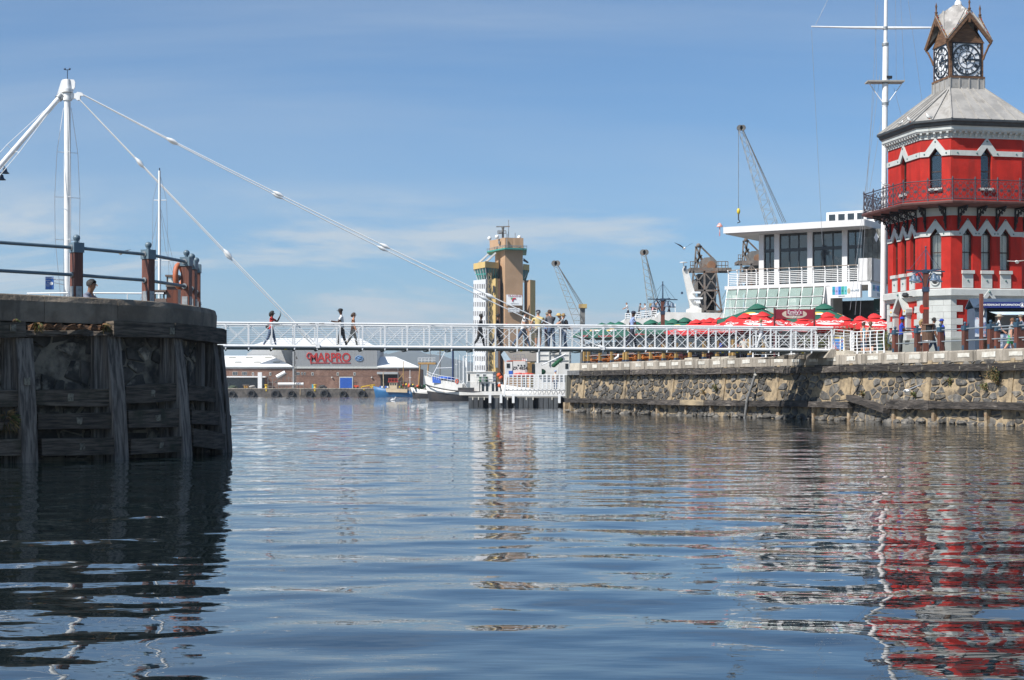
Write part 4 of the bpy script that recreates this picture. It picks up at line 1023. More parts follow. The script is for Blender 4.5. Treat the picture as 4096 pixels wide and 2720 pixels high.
 for i in range(8):
  if i in (4,): continue
  a, b = rp_[i], rp_[(i + 1) % 8]; L = (b - a).length; e = (b - a).normalized(); nb = 4 if L > 3 else 2
  for zz, nm in ((1.0, 'top_rail'), (.06, 'bottom_rail')):
   s = MB(); s.tube([V(a, z0 + zz), V(b, z0 + zz)], .028, 6); bl(s, nm, mat_iron)
  rz = math.atan2(e.y, e.x)
  for q in range(nb + (1 if False else 0)):
   inst('railing_post', pme, T, V(a + e * L * q / nb, z0), (0, 0, 0))
   for j in range(3):
    c = a + e * (L * q / nb + (j + .5) * L / nb / 3); inst('railing_scroll', mme, T, V(c, z0), (0, 0, rz), (L / nb / 3 / .31, 1, 1))
 f = FACES['L']; s = MB(); s.beam(f.pt(1.55, Z(6.2), .26), f.pt(1.55, Z(6.2), .55), .05, .05); s.box(f.pt(1.5, Z(6.27), .62), (.20, .26, .17), .4, 0, Matrix.Rotation(.5, 3, 'Z') @ Matrix.Rotation(.5, 3, 'Y')); bl(s, 'floodlight', mat_black_iron)
 return T
TOWER = build_tower()
# ------------------------------------------------------------------ white swing footbridge
mat_white = M('white_gloss_paint', (0.76, 0.765, 0.76), (0.70, 0.705, 0.70), sc=3, rough=0.35, bump=0.03, c3=(0.55, 0.54, 0.50), sc3=1.4, lo3=0.6, hi3=0.85)
mat_deck = M('bridge_deck_underside', (0.20, 0.235, 0.23), (0.14, 0.17, 0.17), sc=3, rough=0.8)
mat_wire = M('stainless_wire', (0.42, 0.43, 0.44), (0.34, 0.35, 0.36), sc=4, rough=0.4, metal=0.6)
mat_bell = M('dark_blue_enamel', (0.035, 0.060, 0.105), (0.025, 0.045, 0.08), sc=5, rough=0.4)
mat_yellow = M('yellow_lamp', (0.70, 0.52, 0.03), (0.6, 0.42, 0.02), sc=5, rough=0.4)
BA, BB = Vector((px(902.6, 72.0), 72.0, 0)), Vector((px(3327, 77.0), 77.0, 0))
BE = (BB - BA) / 28.0; BN = Vector((-BE.y, BE.x, 0)).normalized(); BW = 2.15
def bz_top(i): return 4.475 - 0.015 * i / 28
def bz_bot(i): return 3.435 - 0.06 * i / 28
def bp(i, z, w=0.0): p = BA + BE * i + BN * w; p.z = z; return p
def build_bridge():
 rr = random.Random(2)
 t = thing('swing_bridge', bp(-7, 3.3, BW / 2), 0, 'white steel swing footbridge with leaning stay cables and a tall mast', 'footbridge')
 I0, I1 = -8, 28
 d = MB(); d.slab([bp(I0, 3.33, .04), bp(I1, 3.29, .04), bp(I1, 3.29, BW - .04), bp(I0, 3.33, BW - .04)], (0, 0, .055)); d.build('deck', mat_deck, t)
 for w in (0, BW):
  m = MB(); m.tube([bp(I0, bz_top(I0), w), bp(I1 + .05, bz_top(I1), w)], 0.05, 10); m.build('top_rail', mat_white, t)
  m = MB(); m.tube([bp(I0, bz_bot(I0), w), bp(I1 + .08, bz_bot(I1), w)], 0.066, 10); m.build('bottom_chord', mat_white, t)
  m = MB(); m.beam(bp(I0, bz_top(I0) - .085, w), bp(I1, bz_top(I1) - .085, w), .05, .03); m.build('rail_flange', mat_white, t)
  for k in range(9):
   f = .09 + k * .092; m = MB()
   m.tube([bp(I0, bz_bot(I0) + (bz_top(I0) - bz_bot(I0)) * f, w + .012), bp(I1, bz_bot(I1) + (bz_top(I1) - bz_bot(I1)) * f, w + .012)], .0045, 4); m.build('wire', mat_wire, t)
 po = MB(); h = 1.04      # upright with its fin below the chord
 po.slab([(-.026, -.04, -.17), (.012, -.04, -.15), (.045, -.04, -.02), (.034, -.04, .25), (.026, -.04, h - .05), (-.026, -.04, h - .05), (-.034, -.04, .25), (-.04, -.04, 0)], (0, .08, 0))
 po.slab([(-.07, -.035, h - .09), (.07, -.035, h - .09), (.03, -.035, h - .16), (-.03, -.035, h - .16)], (0, .07, 0))
 pme = po.mesh('upright', mat_white); fixn(pme)
 rz = math.atan2(BE.y, BE.x)
 L = BE.length; br = MB(); br.beam((0.05, 0, .08), (L - .05, 0, .95), .024, .024); bme = br.mesh('brace', mat_white); fixn(bme)
 br2 = MB(); br2.beam((0.05, .02, .95), (L - .05, .02, .08), .024, .024); bme2 = br2.mesh('brace', mat_white); fixn(bme2)
 cb = MB(); cb.slab([(-.03, .02, -.05), (-.03, BW - .02, -.05), (-.03, BW * .75, -.10), (-.03, BW * .25, -.10)], (.06, 0, 0)); cme = cb.mesh('cross_beam', mat_deck); fixn(cme)
 for i in range(I0, I1 + 1):
  for w in (0, BW): inst('upright', pme, t, bp(i, bz_bot(i), w), (0, 0, rz), world=True)
  inst('cross_beam', cme, t, bp(i, bz_bot(i) - .09, 0), (0, 0, rz), world=True)
  if i < I1:
   for w in (0, BW):
    inst('brace', bme, t, bp(i, bz_bot(i), w), (0, 0, rz), world=True); inst('brace', bme2, t, bp(i, bz_bot(i), w), (0, 0, rz), world=True)
 for i in (4.0, 17.3):      # black discs stand in for the dark holes in the rail
  for q in (-.32, -.26, -.20, -.14, .10, .16, .22, .28):
   m = MB(); c = bp(i + q, bz_top(i) + .0, -.048); m.tube([c, c - BN * .012], .02, 6); m.build('rail_hole_disc', mat_black, t)
 for x in (2.1, 2.6, 9.6, 13.2, 22.7, 23.4, 26.6):
  m = MB(); m.ball(bp(x, bz_bot(x) - .14, .08), .05, 8, 0, 5, (1.5, 1, .6)); m.build('navigation_lamp', mat_yellow, t)
 Ym = 71.8; hx = px(268, Ym)
 mz = lambda y: pz(y, Ym)
 foot = Vector((hx, Ym, 3.2)); topz = mz(400)
 m = MB(); m.tube([foot, Vector((hx + .02, Ym, mz(800))), Vector((hx + .02, Ym, topz))], [.17, .158, .14], 16); m.build('mast', mat_white, t)
 hd = MB(); c = Vector((hx + .02, Ym, 0))
 hd.tube([c + Vector((0, 0, mz(402))), c + Vector((0, 0, mz(392)))], [.20, .20], 14); hd.tube([c + Vector((0, 0, mz(392))), c + Vector((0, 0, mz(372)))], .16, 14)
 hd.tube([c + Vector((0, 0, mz(370))), c + Vector((0, 0, mz(356)))], [.25, .26], 14); hd.tube([c + Vector((0, 0, mz(356))), c + Vector((0, 0, mz(318)))], [.17, .13], 14); hd.build('mast_head', mat_white, t)
 pl = MB(); pl.slab([Vector((px(x, Ym), Ym - .05, mz(y))) for x, y in ((228, 384), (246, 324), (252, 318), (262, 318), (262, 392), (244, 392))], (0, .1, 0)); pl.build('backstay_plate', mat_white, t)
 pl = MB(); pl.slab([Vector((px(x, Ym), Ym - .03, mz(y))) for x, y in ((268, 316), (296, 319), (301, 328), (300, 350), (290, 364), (268, 366))], (0, .06, 0)); pl.build('head_plate', mat_white, t)
 pl = MB(); pl.slab([Vector((px(x, Ym), Ym - .07, mz(y))) for x, y in ((284, 374), (304, 374), (312, 368), (330, 372), (336, 384), (322, 384), (320, 400), (310, 402), (302, 394), (284, 398))], (0, .14, 0)); pl.build('cable_lug', mat_white, t)
 an = MB(); an.cyl((hx + .02, Ym, mz(318)), .018, mz(278) - mz(318), 6); an.beam((hx - .1, Ym, mz(279)), (hx + .12, Ym, mz(279)), .03, .03); an.ball((hx - .1, Ym, mz(276)), .05, 6, 0, 4); an.ball((hx + .12, Ym, mz(276)), .05, 6, 0, 4); an.build('anemometer', mat_bell, t)
 for (lx, ly, ia, nodes, sag) in ((334, 380, 16.98, (.165, .365, .57, .775), .20), (318, 398, 4.03, (.25, .62), .03)):
  for w in (-.03, BW + .03):
   a = P(lx, ly, Ym) + BN * (.06 if w > 0 else -.06); b = bp(ia, bz_bot(ia) + .02, w)
   def pt(k): q = a.lerp(b, k); q.z -= sag * 4 * k * (1 - k); return q
   ks = [0] + list(nodes) + [1]
   for k0, k1 in zip(ks, ks[1:]):
    m = MB(); m.tube([pt(k0), pt((k0 + k1) / 2), pt(k1)], .024, 8); m.build('stay_cable', mat_white, t)
   for k in nodes:
    dd = (b - a).normalized(); p0 = pt(k); m = MB(); m.tube([p0 - dd * .28, p0 - dd * .08, p0 + dd * .06, p0 + dd * .25], [.028, .085, .085, .028], 8); m.build('coupling', mat_white, t)
   m = MB(); dd = (b - a).normalized(); m.tube([b - dd * .25, b - dd * .05, b + dd * .08], [.04, .09, .06], 8); m.box(b, (.16, .14, .16)); m.build('cable_anchor', mat_white, t)
 for q in range(4):
  a = math.radians(28 + q * 90); dv = Vector((math.cos(a), math.sin(a), 0)); ctr = Vector((hx + .02, Ym, 0))
  def sp(y, r_): return ctr + dv * r_ + Vector((0, 0, mz(y)))
  m = MB(); m.tube([sp(432, .17), sp(610, .46), sp(790, .56), sp(960, .54), sp(1130, .36), sp(1290, .2)], .014, 5); m.build('stiffening_rod', mat_white, t)
  for y, r_ in ((610, .46), (790, .56), (960, .54)):
   m = MB(); m.tube([sp(y, .12), sp(y, r_)], .014, 5); m.build('spreader', mat_white, t)
 a = P(240, 388, Ym); b0 = P(0, 663, 70.0); b = a + (b0 - a) * 2.9
 m = MB(); m.tube([a, b], .115, 12); m.build('backstay', mat_white, t)
 m = MB(); dd = (b - a).normalized(); m.tube([a - dd * .1, a + dd * .12], .17, 12); m.build('backstay_collar', mat_galv, t)
 for q in range(3):
  an = q * 2.1 + .5; u = dd.cross(Vector((0, 1, 0))).normalized(); v = dd.cross(u); o = u * math.cos(an) + v * math.sin(an)
  m = MB(); m.tube([a + dd * 1.0 + o * .12, a + dd * 3.4 + o * .36, a + dd * 6 + o * .42, a + dd * 9 + o * .3], .014, 5); m.build('stiffening_rod', mat_white, t)
  for k, r_ in ((3.4, .36), (6, .42)):
   m = MB(); m.tube([a + dd * k, a + dd * k + o * r_], .014, 5); m.build('spreader', mat_white, t)
 for x, y in ((20, 692), (6, 718)):
  c = P(x, y, 70.2); m = MB(); bell(m, c + Vector((0, 0, .22)), .24); lp = m.build('bell_lamp', mat_bell, t)
  m = MB(); m.tube([c + Vector((0, 0, .25)), c + Vector((-.25, 0, .5))], .015, 5); m.build('lamp_arm', mat_bell, lp)
 b = MB(); o = P(182, 1107, 71.3); w_, h_ = px(215, 71.3) - px(182, 71.3), (1158 - 1107) / FP * 71.3
 b.b2((o.x, o.y - .02, o.z - h_), (o.x + w_, o.y + .02, o.z)); sg = b.build('sign_board', M('sign_blue', (0.02, 0.10, 0.36), (0.018, 0.085, 0.30), sc=4, rough=.4), t)
 for k, (tx, sz, zz) in enumerate((('SWING BRIDGE', .062, .06), ('WALKING', .045, .17), ('TIMES', .045, .25), ('CAUTION', .045, .33), ('HEIGHT', .045, .41))):
  put_text(tx, sz, (o.x + (w_ / 2 if k == 0 else .12), o.y - .02, o.z - zz), (1, 0, 0), (0, 0, 1), mat_white, sg)
 b = MB(); b.add([Vector((o.x + .27 + .075 * math.cos(q * .52), o.y - .026, o.z - .30 + .075 * math.sin(q * .52))) for q in range(12)], [tuple(range(12))]); b.build('emblem', mat_white, sg)
 b = MB(); b.tube([P(214, 1118, 71.3), P(262, 1120, Ym)], .03, 6); b.tube([P(214, 1130, 71.3), P(262, 1140, Ym)], .02, 6); b.build('sign_arm', mat_white, t)
 return t
def bell(mb, top, h, m=0):
 prof = [(.02, 0), (.30, -.04), (.36, -.20), (.40, -.48), (.52, -.72), (.78, -.92), (.80, -1.0), (.66, -.98)]
 mb.lathe([(r_ * h, z * h) for r_, z in prof], 12, top, m); mb.ball(top + Vector((0, 0, .03 * h)), .12 * h, 8, m, 4)
build_bridge()
def build_landing():
 t = thing('bridge_landing', bp(28.6, 3.0, 1), 0, 'low concrete abutment wedge under the landward end of the footbridge', 'abutment')
 m = MB(); m.slab([bp(28.2, 3.05, -1.1), bp(30.4, 3.05, -1.4), bp(30.8, 3.05, 2.6), bp(28.0, 3.05, 2.4)], (0, 0, .27)); m.build('slab', mat_q_cop_new, t)
 m = MB(); m.slab([bp(27.6, 3.0, -.2), bp(28.15, 3.0, -.2), bp(28.15, 3.42, -.2), bp(27.9, 3.42, -.2)], BN * 2.4); m.build('bearing', mat_q_cop, t)
 m = MB(); m.slab([bp(25.2, 3.0, 2.5), bp(27.8, 3.0, 2.5), bp(28.1, 3.35, 2.5)], BN * .5); m.build('ramp_cheek', mat_q_cop, t)
build_landing()
def white_rail(pts, label, h=1.08, rails=7, post_gap=.62):
 t = thing('guard_rail', pts[0], 0, label, 'railing', 'white landing guard rails')
 for a, b in zip(pts, pts[1:]):
  a, b = Vector(a), Vector(b); L = (b - a).length; n = max(1, round(L / post_gap))
  for k in range(rails):
   zz = Vector((0, 0, .14 + (h - .14) * k / (rails - 1))); m = MB(); m.tube([a + zz, b + zz], .026 if k == rails - 1 else .015, 6); m.build('rail', mat_white, t)
  for q in range(n + 1):
   p = a.lerp(b, q / n); m = MB(); side = (b - a).normalized().cross(Vector((0, 0, 1)))
   m.tube([p, p + Vector((0, 0, .25)), p + side * .03 + Vector((0, 0, .7)), p + Vector((0, 0, h))], [.055, .03, .035, .028], 6); m.build('post', mat_white, t)
 return t
q1 = QUAY.hit(3405, -.35); q2 = QUAY.hit(3538, -.35)
white_rail([QUAY.at(q1, -.35, ZQ + .02), QUAY.at(q2, -.35, ZQ + .02)], 'white many-barred guard rail at the quay edge right of the footbridge')
white_rail([QUAY.at(q1, -.35, ZQ + .04), bp(29.2, ZQ + .12, .3), bp(28.2, ZQ + .2, .2)], 'white guard rail running from the quay edge back to the bridge end')
white_rail([bp(25.2, ZQ - .02, 3.2), bp(28.4, ZQ + .02, 3.0), bp(30.4, ZQ + .02, 3.6)], 'white guard rail behind the landward end of the bridge')
# ------------------------------------------------------------------ white restaurant building
mat_wall_white = M('white_render', (0.62, 0.62, 0.615), (0.56, 0.56, 0.555), sc=1.2, rough=0.7, bump=0.08)
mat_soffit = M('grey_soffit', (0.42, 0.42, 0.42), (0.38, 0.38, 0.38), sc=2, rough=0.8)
mat_frame = M('charcoal_aluminium', (0.035, 0.04, 0.045), (0.028, 0.032, 0.036), sc=4, rough=0.4)
mat_clad = M('stone_cladding', (0.19, 0.195, 0.18), (0.11, 0.115, 0.105), sc=2.2, rough=0.8, bump=0.3, rnd=0.35)
mat_greenglass = M('green_canopy_glass', (0.33, 0.45, 0.40), (0.27, 0.38, 0.34), sc=1.3, rough=0.15, alpha=0.45, spec=0.8)
mat_sign_w = M('sign_white', (0.70, 0.71, 0.72), (0.66, 0.67, 0.68), sc=2, rough=0.4)
mat_fit = M('dark_fitout', (0.05, 0.055, 0.06), (0.03, 0.032, 0.035), sc=2, rough=0.6)
mat_pale_in = M('pale_interior', (0.34, 0.34, 0.33), (0.26, 0.26, 0.25), sc=0.7, rough=0.8)
DL, DR = Vector((px(2893, 105.0), 105.0, 0)), Vector((px(3457, 100.0), 100.0, 0))
DE = (DR - DL).normalized(); DN = Vector((DE.y, -DE.x, 0)); DLEN = (DR - DL).length
def dp(u, w, z): p = DL + DE * u + DN * w; p.z = z; return p
def du(x, w=0.0):
 best = min(range(-300, 1700), key=lambda i: abs(2048 + FP * dp(i / 100, w, 0).x / dp(i / 100, w, 0).y - x)); return best / 100
def build_docks():
 t = thing('restaurant_building', dp(5, -4, ZQ), 0, 'white flat-roofed waterfront restaurant with glazed upper floor and balcony', 'building')
 def bx(name, mat, u0, u1, w0, w1, z0, z1, par=None):
  m = MB(); m.slab([dp(u0, w0, z0), dp(u1, w0, z0), dp(u1, w1, z0), dp(u0, w1, z0)], (0, 0, z1 - z0)); return m.build(name, mat, par or t)
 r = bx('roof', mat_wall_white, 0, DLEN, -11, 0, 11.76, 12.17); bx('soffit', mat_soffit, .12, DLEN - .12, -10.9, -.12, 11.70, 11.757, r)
 u0, u1 = du(3305, -2.2), du(3500, -2.2); sk = bx('skylight', mat_wall_white, u0, u1, -6, -2.2, 12.17, 12.98)
 for k in range(5):
  a = u0 + .18 + k * (u1 - u0 - .1) / 5; bx('skylight_pane', mat_glass_dark, a, a + (u1 - u0) / 5 - .22, -2.22, -2.185, 12.38, 12.82, sk)
 lamp = MB(); c = dp(-.25, 0, 11.9); lamp.tube([c + Vector((0, 0, -.3)), c + Vector((0, 0, .3))], .03, 6); lamp.lathe([(.2, .3), (.2, .36), (.06, .55), (0, .57)], 10, c); lamp.build('warning_lamp', M('red_white_lamp', (.6, .12, .08), (.7, .5, .45), sc=6, rough=.4), r)
 W = -1.75; cols = [du(3050, W), du(3112, W), du(3244, W), du(3383, W)]; uend = du(3452, W)
 for c in cols: bx('column', mat_wall_white, c - .17, c + .17, W - .2, W + .22, 8.3, 11.7)
 zt = 10.62
 bays = list(zip(cols, cols[1:] + [uend]))
 for bi, (a, b) in enumerate(bays):
  a, b = a + .18, b - (.18 if bi < 3 else 0); n = 2 if b - a < 1.3 else 3
  fr = MB()
  for k in range(n + 1):
   u = a + (b - a) * k / n; fr.slab([dp(u - .04, W, 8.3), dp(u + .04, W, 8.3), dp(u + .04, W, 11.7), dp(u - .04, W, 11.7)], DN * .08)
  for z0, z1 in ((8.3, 8.42), (zt - .10, zt + .10), (11.6, 11.7)): fr.slab([dp(a, W + .01, z0), dp(b, W + .01, z0), dp(b, W + .01, z1), dp(a, W + .01, z1)], DN * .09)
  f = fr.build('window_frame', mat_frame, t)
  for k in range(n):
   p, q = a + (b - a) * k / n + .05, a + (b - a) * (k + 1) / n - .05
   for z0, z1 in ((8.44, zt - .11), (zt + .11, 11.59)): bx('pane', mat_glass_dark, p, q, W + .02, W + .035, z0, z1, f)
 bx('upper_room', M('dim_interior', (0.10, 0.115, 0.12), (0.06, 0.07, 0.075), sc=.5, rough=.8), cols[0], uend + 1, W - 6, W - 4.5, 8.3, 11.7)
 bx('upper_side_wall', mat_pale_in, cols[0] + .05, cols[0] + .2, W - 5, W - .2, 8.3, 11.7)
 u0, u1 = uend, DLEN + .6
 bx('clad_wall', mat_clad, u0, u1, W - 3, W + .0, 8.3, 11.7)
 for i in range(7):
  for j in range(4):
   a = u0 + .03 + (u1 - u0) * j / 4; bx('cladding_tile', mat_clad, a, a + (u1 - u0) / 4 - .03, W + .003, W + .03 + .012 * ((i * 3 + j) % 3), 8.3 + i * .486, 8.3 + i * .486 + .47)
 m = MB(); c = dp(u0 + .9, W + .08, 11.15); m.slab([c + Vector((0, 0, -.32)), c + DE * .16, c + Vector((0, 0, .32)), c - DE * .16], DN * .02); m.build('diamond_plaque', mat_sign_w, t)
 bs = bx('balcony_slab', mat_wall_white, .1, DLEN + .4, W - 4, .02, 8.06, 8.29)
 u0 = du(3434, .05); pa = bx('parapet', mat_wall_white, u0, DLEN + .5, -.35, .05, 8.3, 9.72)
 rail_u = [du(x, -.1) for x in (2914, 2950, 2988, 3026, 3071, 3115, 3159, 3208, 3254, 3301, 3351, 3396, 3432)]
 for k in range(7):
  z = 8.42 + k * .115; m = MB(); m.tube([dp(rail_u[0], -.1, z), dp(rail_u[-1], -.1, z)], .022, 5); m.build('balcony_rail', mat_white, t)
 m = MB(); m.tube([dp(rail_u[0], -.02, 9.32), dp(rail_u[-1], -.02, 9.32)], .03, 6); m.build('balcony_handrail', M('teak_handrail', (.28, .22, .17), (.2, .15, .11), sc=4, rough=.6), t)
 for u in rail_u:
  m = MB(); m.slab([dp(u - .03, w, z) for w, z in ((-.2, 8.3), (-.05, 8.3), (-.07, 9.1), (.03, 9.28), (.0, 9.33), (-.12, 9.2))], DE * .06); m.build('balcony_post', mat_white, t)
 u0, u1 = du(3300, .0), du(3322, 0)
 bx('column', mat_wall_white, u0, u1, -.5, 0, ZQ, 8.06)
 bx('column', mat_wall_white, .25, 1.0, -.9, -.3, ZQ, 8.06)
 um = du(3170, -.6); bx('column', mat_wall_white, um - .25, um + .25, -1.0, -.6, ZQ, 8.06)
 bx('shop_back', mat_pale_in, .4, u0, -3.2, -3.0, ZQ, 8.06); bx('shop_front', mat_fit, .5, u0, -1.3, -1.2, ZQ, 5.2)
 for k in range(6):
  a = .6 + (u0 - .7) * k / 6; bx('shop_pane', mat_glass_dark, a, a + (u0 - .7) / 6 - .1, -1.19, -1.16, ZQ + .5, 5.1)
 fins = [du(x, .3) for x in (2904, 2947, 2985, 3030, 3067, 3113, 3156, 3205, 3251, 3294)]
 rows = [(8.02, .10), (7.42, .30), (6.82, .50), (6.22, .68), (5.66, .84)]
 for a in fins:
  m = MB(); m.slab([dp(a - .03, w, z) for w, z in ((0, 8.05), (.10, 8.05), (.86, 5.62), (.74, 5.62), (-.02, 7.9))], DE * .06); m.build('canopy_fin', mat_white, t)
 for (za, wa), (zb, wb) in zip(rows, rows[1:]):
  for a, b in zip(fins, fins[1:]):
   m = MB(); m.slab([dp(a + .04, wa + .05, za - .03), dp(b - .04, wa + .05, za - .03), dp(b - .04, wb + .13, zb + .04), dp(a + .04, wb + .13, zb + .04)], DN * .012); m.build('canopy_glass', mat_greenglass, t)
  m = MB(); m.tube([dp(fins[0], wb + .1, zb), dp(fins[-1], wb + .1, zb)], .03, 5); m.build('canopy_bar', mat_white, t)
 for (za, wa), (zb, wb) in zip(rows, rows[1:]):
  m = MB(); m.slab([dp(fins[0] - .1, wa, za - .03), dp(fins[0] - .1 - .5, wa - 1.2, za - .03), dp(fins[0] - .3 - .5, wb - 1.2, zb + .04), dp(fins[0] - .3, wb, zb + .04)], DN * .012); m.build('canopy_glass', mat_greenglass, t)
 su, sv = du(3322, .12), du(3442, .12)
 sb = bx('sign_box', mat_sign_w, su, sv, -.2, .14, 7.28, 8.12)
 cols_ = [(.02, .30, .42), (.38, .36, .62), (.02, .18, .55), (.03, .33, .26), (.10, .45, .50)]
 for base, right, org, wtot in ((sb, DE, dp(su, .145, 7.7), sv - su),):
  for k, ch in enumerate('Docks'):
   o = org + right * (.22 + k * wtot * .10); hw_ = wtot * .045; q = MB(); q.slab([o + right * -hw_ + Vector((0, 0, -.22)), o + right * hw_ + Vector((0, 0, -.22)), o + right * hw_ + Vector((0, 0, .3)), o + right * -hw_ + Vector((0, 0, .3))], DN * .006); tl = q.build('sign_tile', M('docks_tile_%d' % k, cols_[k], tuple(.9 * x for x in cols_[k]), rough=.4), base)
   put_text(ch, .22, o + Vector((0, 0, .02)), right, (0, 0, 1), mat_bell, tl, out=.01)
  put_text('restaurant', .11, org + right * wtot * .38 + Vector((0, 0, -.31)), right, (0, 0, 1), mat_bell, base)
  put_text('VALPRÉ', wtot * .085, org + right * wtot * .82, right, (0, 0, 1), M('steel_blue_print', (.12, .22, .30), rough=.5), base)
  q = MB(); c = org + right * wtot * .62; q.slab([c + right * .10 * math.cos(a * .5236) + Vector((0, 0, .18 * math.sin(a * .5236))) for a in range(12)], DN * .006); q.build('emblem', M('sand_print', (.45, .38, .26), rough=.5), base)
 right = DN * -1; nrm = DE; A = dp(DLEN + .5, .14, 7.7)
 q = MB(); q.slab([A + Vector((0, 0, -.42)), A + right * 3.2 + Vector((0, 0, -.42)), A + right * 3.2 + Vector((0, 0, .42)), A + Vector((0, 0, .42))], DE * -.2); s2 = q.build('sign_box', mat_sign_w, t)
 q = MB(); q.slab([dp(DLEN + .5, .05, 8.3), dp(DLEN + .5, -3.2, 8.3), dp(DLEN + .5, -3.2, 9.72), dp(DLEN + .5, .05, 9.72)], DE * -.3); q.build('parapet', mat_wall_white, t)
 for k, ch in enumerate('Docks'):
  o = A + right * (.5 + k * .40) + Vector((0, 0, .17)); q = MB(); q.slab([o + right * -.18 + Vector((0, 0, -.18)), o + right * .18 + Vector((0, 0, -.18)), o + right * .18 + Vector((0, 0, .18)), o + right * -.18 + Vector((0, 0, .18))], nrm * .006); tl = q.build('sign_tile', MATS['docks_tile_%d' % k], s2); put_text(ch, .28, o, right, (0, 0, 1), mat_bell, tl, out=.01)
 put_text('VALPRÉ', .34, A + right * 1.7 + Vector((0, 0, -.24)), right, (0, 0, 1), MATS['steel_blue_print'], s2)
 bx('entrance_back', mat_fit, sv - 2.6, DLEN + 2.5, -4, -3.8, ZQ, 7.3); bx('entrance_door', mat_frame, sv - 1.6, sv - .7, -3.78, -3.7, ZQ, 5.6)
 gs = bx('green_sign_column', M('bottle_green_board', (.012, .05, .045), (.01, .04, .036), rough=.5), DLEN - .2, DLEN + .35, -2.6, -2.4, ZQ, 7.3)
 put_text('restaurant', .62, dp(DLEN + .08, -2.4, 5.4), (0, 0, 1), DE * -1, mat_greenglass, gs)
 return t
build_docks()
